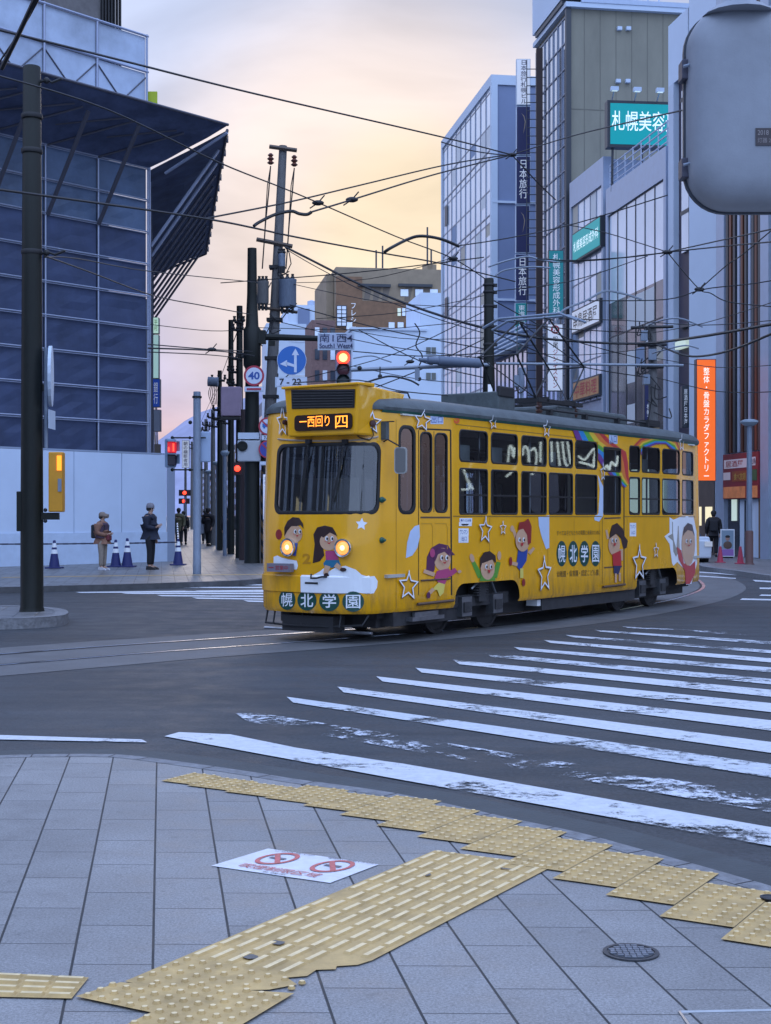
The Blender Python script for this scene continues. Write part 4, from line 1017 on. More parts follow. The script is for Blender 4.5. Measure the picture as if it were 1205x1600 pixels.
def face_bits(cx, cy, r, k=1., tilt=0, mouth='smile'):
    sh = []
    for dx in (-.42 * k, .42 * k):
        sh += [(ell(cx + dx * r, cy - .05 * r, .24 * r * k, .34 * r), eyew), (ell(cx + (dx + .06) * r, cy - .03 * r, .14 * r * k, .21 * r), blk_v)]
    sh += [(ell(cx - .62 * r * k, cy + .35 * r, .14 * r * k, .10 * r), vin('vinyl_cheek', (.6, .2, .15))), (ell(cx + .6 * r * k, cy + .35 * r, .14 * r * k, .1 * r), MATS['vinyl_cheek'])]
    if mouth == 'open': sh += [([(cx - .28 * r * k, cy + .38 * r), (cx + .28 * r * k, cy + .38 * r), (cx + .18 * r * k, cy + .75 * r), (cx, cy + .85 * r), (cx - .15 * r * k, cy + .75 * r)], red_v)]
    else: sh += [([(cx - .3 * r * k, cy + .45 * r), (cx, cy + .55 * r), (cx + .3 * r * k, cy + .42 * r), (cx + .12 * r * k, cy + .72 * r), (cx - .12 * r * k, cy + .72 * r)], red_v)]
    return sh
def star(cx, cy, rx, ry, rot=0, inner=.42, n=5):
    return [(cx + (rx if i % 2 == 0 else rx * inner) * math.sin(R(rot + 180 * i / n)), cy - (ry if i % 2 == 0 else ry * inner) * math.cos(R(rot + 180 * i / n))) for i in range(2 * n)]
def star_ring(cx, cy, rx, ry, rot=0, inner=.47, w=.21, n=5, m=None):
    A = star(cx, cy, rx, ry, rot, inner, n); B = star(cx, cy, rx * (1 - w), ry * (1 - w), rot, inner, n)
    return [([A[i], A[(i + 1) % len(A)], B[(i + 1) % len(A)], B[i]], m or whitev) for i in range(len(A))]
shad = vin('vinyl_brown_shadow', (.20, .10, .01))
# front: clouds first
stick('cloud_sticker', [([(468, 912), (475, 902), (489, 899), (500, 893), (506, 888), (516, 892), (524, 887), (540, 884), (556, 890), (565, 898), (575, 901), (585, 900), (590, 908), (589, 918), (584, 927), (574, 928), (560, 926), (545, 925), (530, 923), (510, 922), (480, 921), (470, 918)], whitev)], 'white cloud above the bumper')
stick('cloud_sticker', [([(428, 870), (434, 868), (440, 871), (452, 874), (464, 876), (466, 884), (464, 890), (454, 889), (440, 886), (428, 886)], whitev)])
stick('cartoon_child_sticker', [(ell(436, 835, 5, 8), redh), (ell(459, 834, 14, 15), skin_v), ([(445, 838), (445, 824), (450, 814), (458, 808), (468, 809), (474, 818), (475, 826), (470, 820), (464, 822), (456, 822), (450, 829)], hairb), (limb(462, 848, 459, 868, 8, 8), blue_v)] + face_bits(466, 831, 10, .9), 'dark haired boy above the left headlight')
stick('cartoon_child_sticker', [([(489, 880), (492, 850), (490, 835), (496, 824), (508, 821), (520, 824), (526, 834), (514, 834), (508, 842), (505, 855), (507, 868), (500, 877)], hairb), (ell(514, 846, 14, 14), skin_v), ([(500, 836), (508, 824), (522, 828), (528, 838), (516, 832), (506, 840)], hairb), ([(509, 861), (524, 860), (530, 874), (510, 877)], pink), ([(506, 880), (510, 875), (530, 875), (533, 883), (520, 887), (508, 886)], teal_v), (limb(513, 884, 509, 897, 9, 7), skin_v), (limb(525, 882, 534, 889, 8, 6), skin_v), (ell(511, 899, 4, 4), hairb), (ell(537, 890, 5, 3), hairb)] + face_bits(516, 842, 11, .9), 'long haired girl running in pink top and blue skirt')
stick('star_sticker', [(star(565, 819, 9.5, 10, 5, .5), whitev)], 'small solid white star under the windscreen')
mb = None
def circ_text(cx, cy, rx, ry, ch, tw=.66):
    q = ell(cx, cy, rx, ry, n=24); a = SZf(cx - rx * tw, cy + ry * tw); b = SZf(cx + rx * tw, cy + ry * tw); c_ = SZf(cx - rx * tw, cy - ry * tw)
    vs, fs_, _ = text_flat(ch, .006 if ch in '幌園' else .014)
    v2 = [(a[0] + (b[0] - a[0]) * u, a[1] + (b[1] - a[1]) * u + (c_[1] - a[1]) * v) for u, v in vs]
    return [(q, dgr), ((v2, fs_), whitev)]
sh = []
for cx, cy, rx, ch in ((449, 937, 13, '幌'), (480, 938, 15, '北'), (515, 939, 16, '学'), (552, 940, 17, '園')): stick('round_letter_badge', circ_text(cx, cy, rx, 16, ch), 'dark green disc with the white character ' + ch)
for cx, ch in ((877.5, '幌'), (895.5, '北'), (913, '学'), (930.5, '園')): stick('round_letter_badge', circ_text(cx, 865, 8, 20, ch, .68), 'dark green oval on the side with the white character ' + ch)
def text_st(name, s, x0, x1, y0, y1, m, bold=.02, back=None, y2=None):
    """text between pixel columns x0,x1, top y0, bottom y1"""
    a = SZf(x0, y1); b = SZf(x1, y2 or y1); c_ = SZf(x0, y0); vs, fs_, _ = text_flat(s, bold)
    v2 = [(lerp(a[0], b[0], u), lerp(a[1], b[1], u) + (c_[1] - a[1]) * v) for u, v in vs]
    sh = []
    if back:
        g = 1.5; sh.append(([(x0 - g, y0 - g), (x1 + g, y0 - g), (x1 + g, y1 + g), (x0 - g, y1 + g)], back))
    sh.append(((v2, fs_), m)); return stick(name, sh)
text_st('side_lettering', 'すべては子どもたちの笑顔と未来のために', 870, 938, 829, 837, tan_v, .015, y2=835.5)
text_st('side_lettering', '幼稚園・保育園・認定こども園', 870, 935, 892, 902, tan_v, .03, y2=899)
text_st('door_lettering', '出口', 674, 691, 650, 661, blue_v, .03, paleb)
text_st('door_lettering', '入口', 953, 963, 680, 692, blue_v, .02, paleb)
text_st('company_mark', 'S', 709, 718, 645, 662, mat('vinyl_orange', (.75, .13, .02), .35), .05)
text_st('fleet_number', '2', 473, 486, 865, 881, mat('vinyl_old_gold', (.50, .22, .005), .4), .03)
text_st('notice_plate', '乗り口は後', 719.5, 736, 811, 815, blue_v, .02, whitev); 
stick('notice_plate', [([(717, 816), (737, 816), (737, 822), (717, 822)], whitev), ([(720, 818.5), (733, 818.5), (730, 821), (722, 821)], blk_v)])
text_st('one_man_plate', 'ワンマン', 718.5, 730.5, 828, 835, blue_v, .02, whitev); text_st('one_man_plate', '出口', 721, 729, 838, 845, blue_v, .02, whitev)
stick('one_man_plate', [([(716.5, 825.5), (732, 825.5), (732, 848), (716.5, 848)], whitev)], lay0=-1)
stick('notice_plate', [([(984, 817), (994, 817), (994, 838), (984, 838)], whitev)], lay0=-1)
text_st('one_man_plate', 'ワンマン', 985, 993, 820, 826, blue_v, .02); text_st('one_man_plate', '入口', 986, 992, 829, 835, blue_v, .02)
# stars along the side
for cx, cy, rx, ry, rot in ((636, 915, 17, 25, 3), (756, 828, 11.5, 23, 4), (783.5, 825, 6, 12, 0), (848.5, 897, 12, 31, -3), (997, 880, 12, 31, 0), (1023, 860, 5, 13, 0), (658, 657, 15, 18, 10), (768, 660, 7, 12, -8), (852, 670, 7, 15, 4), (580, 660, 15, 19, 5), (444, 660, 9, 24, 0), (940, 738, 5, 16, 0), (1063, 692, 5, 15, 0)):
    stick('star_sticker', star_ring(cx + 1.2, cy + 2, rx, ry, rot, m=shad) + [(p_, whitev) for p_, _ in star_ring(cx, cy, rx, ry, rot)], 'outlined white star')
# pale panels
stick('pale_wing_sticker', [([(634, 872), (636, 848), (641, 830), (648, 822), (655, 820), (656, 838), (652, 856), (644, 868)], paleb)])
stick('pale_wing_sticker', [([(841, 808), (858, 805), (858, 856), (853, 858), (846, 838), (842, 822)], paleb)])
stick('pale_wing_sticker', [([(934, 742), (943, 762), (942, 806), (936, 815), (929, 813), (928, 807), (935, 802), (937, 765)], paleb)])
# girl on the front door
stick('cartoon_child_sticker', [([(666, 890), (667, 870), (674, 856), (686, 849), (700, 852), (706, 862), (711, 867), (704, 868), (700, 875), (688, 868), (680, 876), (679, 890), (674, 900), (668, 898)], purp), (ell(691, 874, 13, 18), skin_v), ([(676, 868), (684, 856), (700, 858), (703, 870), (694, 862), (684, 866), (679, 878)], purp), (ell(675, 864, 4, 7), pink), (limb(700, 898, 712, 890, 9, 7), pink), ([(682, 892), (700, 888), (706, 897), (698, 903), (694, 914), (684, 910), (678, 903)], pink), (limb(678, 898, 661, 892, 6, 6), skin_v), ([(678, 916), (684, 910), (694, 913), (692, 926), (686, 932), (682, 922), (674, 921)], yel_v), (limb(676, 920, 668, 928, 6, 5), skin_v), (ell(668, 930, 3, 5), purp), (ell(716, 893, 3, 2.5), skin_v)] + face_bits(692, 872, 12, .75), 'purple haired girl in a magenta top on the front door')
# boy with raised arms
stick('cartoon_child_sticker', [(limb(751, 902, 739, 878, 9, 6), grn_v), (limb(772, 902, 779, 878, 9, 6), grn_v), (ell(737, 872, 3.4, 7, -15), skin_v), (ell(779.5, 868, 3, 7), skin_v), ([(748, 908), (752, 896), (770, 896), (774, 907)], grn_v), (ell(761, 888, 11, 18), skin_v), ([(749, 890), (749, 872), (755, 863), (764, 861), (773, 868), (774, 880), (768, 874), (758, 878), (752, 880)], hairb)] + face_bits(762, 886, 11, .72, mouth='open'), 'boy in green with both arms raised')
# jumping boy
stick('cartoon_child_sticker', [(limb(807, 842, 801, 825, 5, 4), skin_v), (ell(800, 826, 3, 5), skin_v), (limb(826, 865, 834, 856, 6, 4), skin_v), ([(809, 860), (824, 858), (822, 876), (812, 892), (806, 884)], blue_v), (limb(808, 882, 799, 880, 6, 5), skin_v), (ell(797, 877, 2.4, 7), redh), (limb(814, 888, 814, 903, 5, 5), yel_v), (ell(817, 910, 2.5, 6), redh), (ell(815, 844, 11, 18), skin_v), ([(808, 828), (810, 816), (818, 815), (824, 810), (829, 822), (828, 848), (823, 852), (822, 836), (816, 826)], redh)] + face_bits(813, 844, 11, .7, mouth='open'), 'red haired boy in blue jumping')
# girl on rear door
stick('cartoon_child_sticker', [([(952, 836), (956, 821), (964, 817), (973, 826), (976, 838), (981, 845), (979, 856), (974, 858), (970, 842), (962, 832)], hairb), (limb(950, 842, 947, 828, 4, 3), skin_v), (limb(970, 858, 971, 876, 6, 4), skin_v), (ell(959, 851, 9, 17), skin_v), ([(951, 842), (955, 825), (966, 826), (971, 840), (962, 834)], hairb), ([(956, 866), (969, 860), (970, 884), (957, 884)], red_v), ([(958, 884), (970, 884), (966, 896), (962, 898), (958, 895)], mat('vinyl_navy', (.03, .03, .09), .4)), (limb(961, 896, 961, 910, 3, 3), skin_v), (limb(967, 895, 967, 908, 3, 3), skin_v)] + face_bits(958, 845, 10, .6, mouth='open'), 'dark haired girl in a red top on the rear door')
# big boy at the rear end with star behind
stick('cartoon_child_sticker', [([(1046, 808), (1052, 812), (1066, 806), (1083, 806), (1088, 830), (1089, 880), (1080, 912), (1072, 914), (1070, 890), (1058, 878), (1052, 884), (1050, 880), (1046, 850), (1038, 838), (1046, 832)], whitev), ([(1050, 815), (1060, 822), (1062, 860), (1056, 870), (1052, 862), (1051, 845), (1043, 838), (1050, 834)], yellow), ([(1057, 854), (1064, 860), (1068, 880), (1078, 884), (1086, 876), (1086, 895), (1078, 912), (1071, 913), (1070, 892), (1060, 874)], red_v), (ell(1075, 851, 10.5, 33), skin_v), ([(1066, 838), (1068, 824), (1074, 817), (1081, 820), (1085, 838), (1081, 830), (1074, 828), (1069, 833)], hairb)] + face_bits(1075, 846, 10, .7) , 'large face of a boy in a white hood at the rear corner')
# rainbow bands
RB = [vin('vinyl_rb_red', (.52, .03, .03)), vin('vinyl_rb_orange', (.70, .18, .02)), vin('vinyl_rb_yellow', (.75, .50, .03)), vin('vinyl_rb_green', (.10, .38, .04)), vin('vinyl_rb_blue', (.01, .22, .55)), vin('vinyl_rb_purple', (.14, .03, .22))]
cen = [(889, 662, 937, 671), (895, 674, 946, 681), (900, 688, 955, 690), (915, 700, 969, 700), (930, 712, 978, 706), (940, 728, 981, 722), (955, 745, 982, 744), (975, 762, 984, 755)]
def band(pts, name, label):
    sh = []
    for k in range(6):
        t0, t1 = 1 - k / 6, 1 - (k + 1) / 6
        for i in range(len(pts) - 1):
            a, b = pts[i], pts[i + 1]
            sh.append(([(lerp(a[0], a[2], t0), lerp(a[1], a[3], t0)), (lerp(b[0], b[2], t0), lerp(b[1], b[3], t0)), (lerp(b[0], b[2], t1), lerp(b[1], b[3], t1)), (lerp(a[0], a[2], t1), lerp(a[1], a[3], t1))], RB[k]))
    o = stick(name, sh, label); return o
_st = stick
def stick_flat(name, shapes, label=None):
    return _st(name, shapes, label)
# bands share one layer: build them with equal offset
def band1(pts, name, label):
    allf = []
    for k in range(6):
        t0, t1 = 1 - k / 6, 1 - (k + 1) / 6; vs = []; fs_ = []
        for i in range(len(pts)): a = pts[i]; vs.append(SZf(lerp(a[0], a[2], t0), lerp(a[1], a[3], t0)))
        for i in range(len(pts)): a = pts[i]; vs.append(SZf(lerp(a[0], a[2], t1), lerp(a[1], a[3], t1)))
        n_ = len(pts); fs_ = [(i, i + 1, n_ + i + 1, n_ + i) for i in range(n_ - 1)]; allf.append(((vs, fs_), RB[k]))
    stick(name, allf, label, lay0=0)
band1(cen, 'rainbow_sticker', 'broad rainbow running down beside the rear door')
band1([(1000, 712, 986, 700), (1010, 700, 1000, 686), (1025, 694, 1018, 680), (1040, 694, 1038, 681), (1052, 706, 1056, 686), (1060, 722, 1063, 704)], 'rainbow_sticker', 'narrow rainbow arch over the rear windows')
# ================================================================ left corner block under scaffolding
LC = Vector((-7.63, 45.5, 0)); LF = Vector((.659, .752, 0)).normalized(); LN = Vector((LF.y, -LF.x, 0)); LR = math.atan2(LF.y, LF.x)
meshm = mat('navy_mesh_sheet', (.048, .068, .140), .75, var=.35, vscale=.8, bump=.25, bscale=2.5)
canm = mat('canopy_sheet', (.085, .11, .20), .8, var=.4, vscale=1.2, bump=.3, bscale=2)
meshl = mat('upper_mesh_sheet', (.09, .14, .24), .55, var=.45, vscale=.5, bump=.1)
meshw = mat('white_mesh_sheet', (.44, .52, .66), .5, var=.35, vscale=.5, bump=.1, bscale=2)
tubeg = mat('scaffold_tube', (.34, .38, .50), .4, metal=.3); tubed = mat('scaffold_tube_dark', (.085, .085, .11), .5, metal=.3)
hoard = mat('hoarding_white', (.58, .68, .84), .5, var=.06, vscale=.6); hoards = mat('hoarding_seam', (.30, .36, .48), .5)
def loft(root):  # builder whose vertices are in root's own frame
    return MB()
sc_ = thing('scaffolded_building', 'corner building wrapped in dark navy scaffold sheeting with a flared canopy', 'building', tuple(LC), LR)
# local: x along the facade towards the corner (negative = leftwards), y into the block
mb = MB(); mb.bb((-22, .8, 0), (-.9, 12, 16.0), mat('old_concrete', (.13, .12, .13), .8, var=.3, vscale=1)); mb.build('wall', None, sc_)
rng = random.Random(5)
zs_ = [3.5] + [4.55 + 1.018 * k for k in range(8)] + [12.7]
xs_ = [-1.95 * k for k in range(0, 11)]
mb = MB()
for i in range(len(xs_) - 1):
    for j in range(len(zs_) - 1):
        xa, xb = xs_[i + 1] + .03, xs_[i] - .03; za, zb_ = zs_[j] + .02, zs_[j + 1] - .02
        mm_ = meshl if j >= 7 else (meshm)
        n = 4; o_ = [rng.uniform(-.03, .03) for _ in range(25)]
        vs = [(lerp(xa, xb, a / n), .02 + (o_[a * 5 + b] if 0 < a < n and 0 < b < n else 0), lerp(za, zb_, b / n)) for a in range(5) for b in range(5)]
        mb.add(vs, [(a * 5 + b, (a + 1) * 5 + b, (a + 1) * 5 + b + 1, a * 5 + b + 1) for a in range(4) for b in range(4)], mm_)
mb.build('mesh_sheeting', None, sc_, fix=False)
mb = MB()
for x_ in xs_: mb.tube([(x_, -.04, .1), (x_, -.04, 12.75)], .03, 6, tubeg)
for z_ in zs_: mb.tube([(-20, -.05, z_), (.03, -.05, z_)], .026, 6, tubeg)
for z_ in zs_[1:]: mb.tube([(-20, -.07, z_ - .06), (.03, -.07, z_ - .06)], .014, 4, tubeg)
mb.build('scaffold_tubes', None, sc_)
# side towards the street, running away
SD = Vector((E2.dot(LF), E2.dot(-LN), 0)); SN = Vector((E1.dot(LF), E1.dot(-LN), 0))
mb = MB(); S0 = Vector((.02, 0, 0)); S1 = SD * 21
mb.quad([S0 + Vector((0, 0, 3.5)), S1 + Vector((0, 0, 3.5)), S1 + Vector((0, 0, 12.8)), S0 + Vector((0, 0, 12.8))], meshm); mb.build('side_sheeting', None, sc_, fix=False)
mb = MB()
for k in range(12): q = SD * (k * 1.8) + SN * .08; mb.tube([q, q + Vector((0, 0, 12.9))], .035, 5, tubeg if k < 2 else tubed)
for z_ in [2.0 + 1.7 * k for k in range(7)]: mb.tube([SN * .08 + Vector((0, 0, z_)), SD * 20 + SN * .08 + Vector((0, 0, z_))], .03, 5, tubed)
mb.build('side_scaffold', None, sc_)
# flared canopy
w_ = 2.5; oc = Vector(((Vector((1.061 * w_, -.307 * w_, 0))).dot(LF), (Vector((1.061 * w_, -.307 * w_, 0))).dot(-LN), 0))
zi, zo = 12.68, 13.85
mb = MB()
def cloth(a, b, c, d, m, na=24, nb=4, amp=.05):
    vs = []
    for i in range(na + 1):
        for j in range(nb + 1):
            p = lerp(lerp(a, b, i / na), lerp(d, c, i / na), j / nb)
            if 0 < j < nb: p = p + Vector((rng.uniform(-amp, amp), rng.uniform(-amp, amp), rng.uniform(-amp, amp)))
            vs.append(p)
    mb.add(vs, [(i * (nb + 1) + j, (i + 1) * (nb + 1) + j, (i + 1) * (nb + 1) + j + 1, i * (nb + 1) + j + 1) for i in range(na) for j in range(nb)], m)
cloth(Vector((-20, 0, zi)), Vector((0, 0, zi)), oc + Vector((0, 0, zo)), Vector((-20, oc.y, zo)), canm)
ca = mb.build('front_canopy', None, sc_, fix=False)
mb = MB()
so_ = SD * 20.5
oc2 = oc + Vector((0, 0, zo - .14))
cloth(Vector((.12, .15, zi - .05)), so_ + Vector((0, 0, zi)), so_ + (SN * w_) + Vector((0, 0, zo - .1)), oc2, canm, 24, 4, .06)
cs_ = mb.build('side_canopy', None, sc_, fix=False)
mb = MB()
mb.tube([Vector((-20, oc.y - .02, zo + .03)), oc + Vector((.02, -.02, zo + .03))], .045, 6, tubed); mb.tube([oc2, so_ + SN * w_ + Vector((0, 0, zo - .1))], .05, 6, tubed); mb.tube([so_ + Vector((0, 0, zi)), so_ + SN * w_ + Vector((0, 0, zo - .1))], .05, 6, tubed)
mb.tube([oc + Vector((0, 0, zo - .22)), Vector((.5, -.3, zi - .1))], .05, 6, tubeg)
for k in range(12):
    p0 = SD * (k * 1.75 + .1); mb.tube([p0 + SN * (w_ + .06) + Vector((0, 0, zo - .2)), p0 + SN * (w_ + .06) + Vector((0, 0, zo + .02))], .05, 4, tubed)
for k in (0, 1, 2, 3, 4, 5):
    x_ = -3.87 + .02 - (k - 1) * 1.95 if k else -1.97
    mb.tube([(x_, -.08, 10.6), (x_ + .05, oc.y * .8, zo - .5)], .07, 6, tubed); mb.tube([(x_, -.05, zi), (x_ + 1.9, oc.y * .75, zo - .38)], .035, 5, tubed); mb.tube([(x_ - .3, oc.y * .35, lerp(zi, zo, .35)), (x_ + 1.6, oc.y * .75, lerp(zi, zo, .75) - .06)], .03, 5, tubed)
for k in range(11):
    p0 = SD * (k * 1.75 + .5); mm_ = tubeg if k in (0, 1) else tubed
    mb.tube([p0 + SN * .12 + Vector((0, 0, 10.3)), p0 + SN * (w_ * .92) + Vector((0, 0, zo - .35))], .055, 6, mm_)
mb.build('canopy_struts', None, sc_)
# white sheeting band above
mb = MB()
for i in range(10):
    xa, xb = -.05 - 1.95 * (i + 1) + .03, -.05 - 1.95 * i - .03
    for za, zb_ in ((13.2, 15.72), (15.8, 16.86)): mb.add([(xa, 0, za), (xb, 0, za), (xb, 0, zb_), (xa, 0, zb_)], [(0, 1, 2, 3)], meshw)
mb.build('white_sheeting', None, sc_, fix=False)
mb = MB()
for i in range(11):
    x_ = -.05 - 1.95 * i; mb.tube([(x_, -.05, 13.1), (x_, -.05, 16.95)], .04, 6, tubeg)
    if i < 10: mb.tube([(x_, -.02, 13.7), (x_ - 1.95, -.02, 15.6)], .022, 5, tubed); mb.tube([(x_ - 1.95, -.02, 13.7), (x_, -.02, 15.6)], .022, 5, tubed)
for z_ in (13.15, 15.76, 16.9): mb.tube([(-20, -.06, z_), (0, -.06, z_)], .04, 6, tubeg)
mb.build('band_scaffold', None, sc_)
# old tower above
oldm = mat('weathered_dark_cladding', (.055, .045, .045), .7, var=.5, vscale=1.2, stretch=(1, 1, .2)); ribm = mat('ribbed_grey_cladding', (.14, .13, .13), .6, var=.3)
mb = MB(); mb.bb((-22, 1.2, 16.0), (-3.3, 12, 21), oldm); mb.bb((-3.3, .9, 16.0), (-.6, 10, 21), ribm)
for k in range(7): mb.bb((-1.15 + k * .12, .82, 16), (-1.10 + k * .12, .9, 21), black)
for k in range(10): mb.bb((-20 + k * 1.7, 1.12, 16), (-19.85 + k * 1.7, 1.2, 21), ribm)
mb.build('upper_storeys', None, sc_)
mb = MB(); mb.bb((-.45, .4, 13.2), (-.05, .5, 14.4), mat('lime_banner', (.42, .50, .02), .6)); 
yb_ = thing('lime_banner', 'small lime yellow panel standing on the canopy edge beside the white sheeting', 'banner', tuple(P(239, 166, 45.6)))
w0 = P(239, 166, 45.6); mb = MB(w0); mb.bb(w0 + Vector((-.15, -.05, 0)), w0 + Vector((.14, .05, .46)), MATS['lime_banner']); mb.build('panel', None, yb_)
mb = MB(w0); mb.tube([w0 + Vector((.12, 0, -.3)), w0 + Vector((.12, 0, .1))], .03, 5, tubed); mb.build('post', None, yb_)
# hoarding
HK = Vector((-7.0, 45.5, 0)); hd = thing('site_hoarding', 'plain white steel hoarding around the scaffolded corner', 'fence', tuple(HK), LR)
mb = MB()
for k in range(12): mb.bb((-1.8 * (k + 1) + .012, .0 + .004 * (k % 2), .12), (-1.8 * k - .012, .05, 3.52), hoard)
mb.bb((-22, .0, 3.53), (0, .08, 3.58), hoards); mb.bb((-22, .052, .12), (0, .07, 3.5), hoards); mb.build('panel', None, hd)
mb = MB(); mb.bb((-22, -.03, .12), (0, -.002, .95 + .12), mat('hoarding_foot', (.52, .62, .78), .55, var=.08)); mb.build('foot_panel', None, hd)
mb = MB(); a_ = Vector((0, 0, .12)); r1 = Vector(((Vector((.22, .3, 0))).dot(LF), (Vector((.22, .3, 0))).dot(-LN), 0)); r2 = r1 + SD * 10
mb.add([a_, a_ + r1, a_ + r1 + Vector((0, 0, 3.3)), a_ + Vector((0, 0, 3.42))], [(0, 1, 2, 3)], hoards); mb.add([a_ + r1, a_ + r2, a_ + r2 + Vector((0, 0, 3.4)), a_ + r1 + Vector((0, 0, 3.4))], [(0, 1, 2, 3)], hoard); mb.build('street_return', None, hd, fix=False)
# ================================================================ buildings in the side street frame
def bld(name, label, p0, q0, cat='building'): return thing(name, label, cat, tuple(PQ(p0, q0)), TH)
PW = 20.75
def qz(px, py, p=PW): return on_p(px, py, p)
def facade_bars(mb, x0, x1, z0, z1, nv, nh, w, m, y=0., axis='x', d=.05):
    """mullion grid on a plane; axis x: in plane y=const facing -y; axis y: in plane x=const facing -x"""
    for i in range(nv + 1):
        a = lerp(x0, x1, i / nv)
        if axis == 'x': mb.bb((a - w / 2, y - d, z0), (a + w / 2, y - .001, z1), m)
        else: mb.bb((y - d, a - w / 2, z0), (y - .001, a + w / 2, z1), m)
    for j in range(nh + 1):
        a = lerp(z0, z1, j / nh)
        if axis == 'x': mb.bb((x0, y - d * .8, a - w / 2), (x1, y - .002, a + w / 2), m)
        else: mb.bb((y - d * .8, x0, a - w / 2), (y - .002, x1, a + w / 2), m)
beige = mat('beige_render', (.25, .235, .185), .85, var=.18, vscale=.5, bump=.1, bscale=6, stretch=(1, 1, .35)); seamd = mat('facade_seam', (.17, .16, .13), .8)
bluew = mat('blue_grey_wall', (.19, .24, .38), .7, var=.08, vscale=.4); mull = mat('mullion_grey', (.24, .27, .34), .4, metal=.4); mulld = mat('mullion_dark', (.04, .045, .055), .4)
whitew = mat('white_cladding', (.52, .60, .72), .6, var=.06, vscale=.4); whitest = mat('white_render', (.58, .67, .80), .7, var=.05, vscale=.3)
steelw = mat('pale_steel_frame', (.40, .47, .60), .4, metal=.3, var=.08)
brownt = mat('brown_tile', (.23, .13, .075), .8, var=.2, vscale=1.5); browncon = mat('taupe_concrete', (.31, .24, .165), .85, var=.2, vscale=.6); rustm = mat('brick_side', (.20, .12, .11), .85, var=.25)
litw = mat('lit_interior', (.5, .45, .3), .6, emit=(1., .88, .55), es=.75); litc = mat('lit_interior_cool', (.3, .35, .35), .6, emit=(.75, .95, .85), es=.5)
# --- white glass block (left face glass towards the street)
q1, ztop = qz(770, 120); q2, _ = qz(692, 220)
gb = bld('glass_office', 'white office block with mirrored glass side rising right of the sky', PW, q1)
H = ztop; D = q2 - q1
mb = MB(); mb.bb((.06, .0, 0), (14, D, H), bluew); mb.build('wall', None, gb)
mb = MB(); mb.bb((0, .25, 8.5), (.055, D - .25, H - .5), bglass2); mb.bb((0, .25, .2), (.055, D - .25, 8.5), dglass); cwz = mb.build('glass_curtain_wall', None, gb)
mb = MB()
for i in range(11): a = lerp(.25, D - .25, i / 10); mb.bb((-.05, a - .035, .2), (-.002, a + .035, H - .5), mull)
for j in range(14):
    z_ = 1.6 + (H - 2.4) * j / 13
    mb.bb((-.02, .2, z_ - .04), (-.003, D - .2, z_ + .04), mull)
    if j % 2: mb.bb((-.04, .2, z_ + .45), (-.003, D - .2, z_ + .53), mull)
mb.build('mullion_grid', None, cwz)
mb = MB(); mb.bb((-.12, -.1, H - .5), (14.1, D + .1, H + .12), whitew); mb.bb((-.12, -.1, 0), (.3, .25, H - .5), whitew); mb.bb((-.12, D - .25, 0), (.0, D + .1, H - .5), whitew); mb.build('roof_trim', None, gb)
for z_ in (H - 8, H - 14.2, H - 20):
    mb = MB(); mb.bb((.0, -.12, z_), (6, -.001, z_ + .14), whitew); mb.build('string_course', None, gb)
for (ya, z_) in ((D * .93, H - 6.5), (D * .93, H - 13.2), (D * .93, 4)):
    mb = MB(); mb.bb((-.09, ya - .9, z_), (-.05, ya, z_ + 1.4), mulld); mb.build('vent_window', None, gb)
mb = MB(); mb.bb((-.1, 2, .2), (-.06, D * .45, 3.6), litw); mb.bb((-.35, 1, 3.9), (-.05, D * .6, 4.4), mat('teal_awning', (.02, .16, .12), .6)); mb.build('shop_front', None, gb)
br_ = random.Random(9); blindm = [mat('blind_' + n_, c_, .6) for n_, c_ in (('pale', (.62, .64, .66)), ('blue', (.20, .28, .42)), ('cream', (.45, .42, .36)))]
def blinds(rt, y0, y1, z0, z1, nv, nh, k, x=-.004):
    for _ in range(k):
        i, j = br_.randrange(nv), br_.randrange(nh); dy, dz = (y1 - y0) / nv, (z1 - z0) / nh; h_ = br_.choice((.35, .6, .95))
        mb = MB(); ya, za = y0 + i * dy + .05, z0 + (j + 1) * dz - .04; mb.add([(x, ya, za), (x, ya + dy - .1, za), (x, ya + dy - .1, za - dz * h_), (x, ya, za - dz * h_)], [(0, 1, 2, 3)], br_.choice(blindm)); mb.build('window_blind', None, rt, fix=False)
blinds(cwz, .25, D - .25, 1.6, H - .8, 10, 13, 22)
# --- lower glassy shop block in front of it (behind the mast)
q1b, zb1 = qz(811, 545, 20.4); q2b, _ = qz(770, 560, 20.4)
lg = bld('low_shop_block', 'low glazed shop block with louvred sunshade below the white office', 20.4, q1b - 2)
Dd = q2b - q1b + 2
mb = MB(); mb.bb((0.06, 0, 0), (6, Dd, 12.6), bluew); mb.build('wall', None, lg)
mb = MB(); mb.bb((0, .1, .3), (.055, Dd - .1, 11.0), bglass); facade_bars(mb, .1, Dd - .1, .3, 11, 8, 5, .06, mulld, y=0, axis='y'); mb.build('glazing', None, lg)
mb = MB()
for k in range(5): mb.bb((-.6 + k * .08, 0, 11.2 + k * .28), (-.1 + k * .08, Dd, 11.28 + k * .28), whitew)
mb.build('sunshade', None, lg)
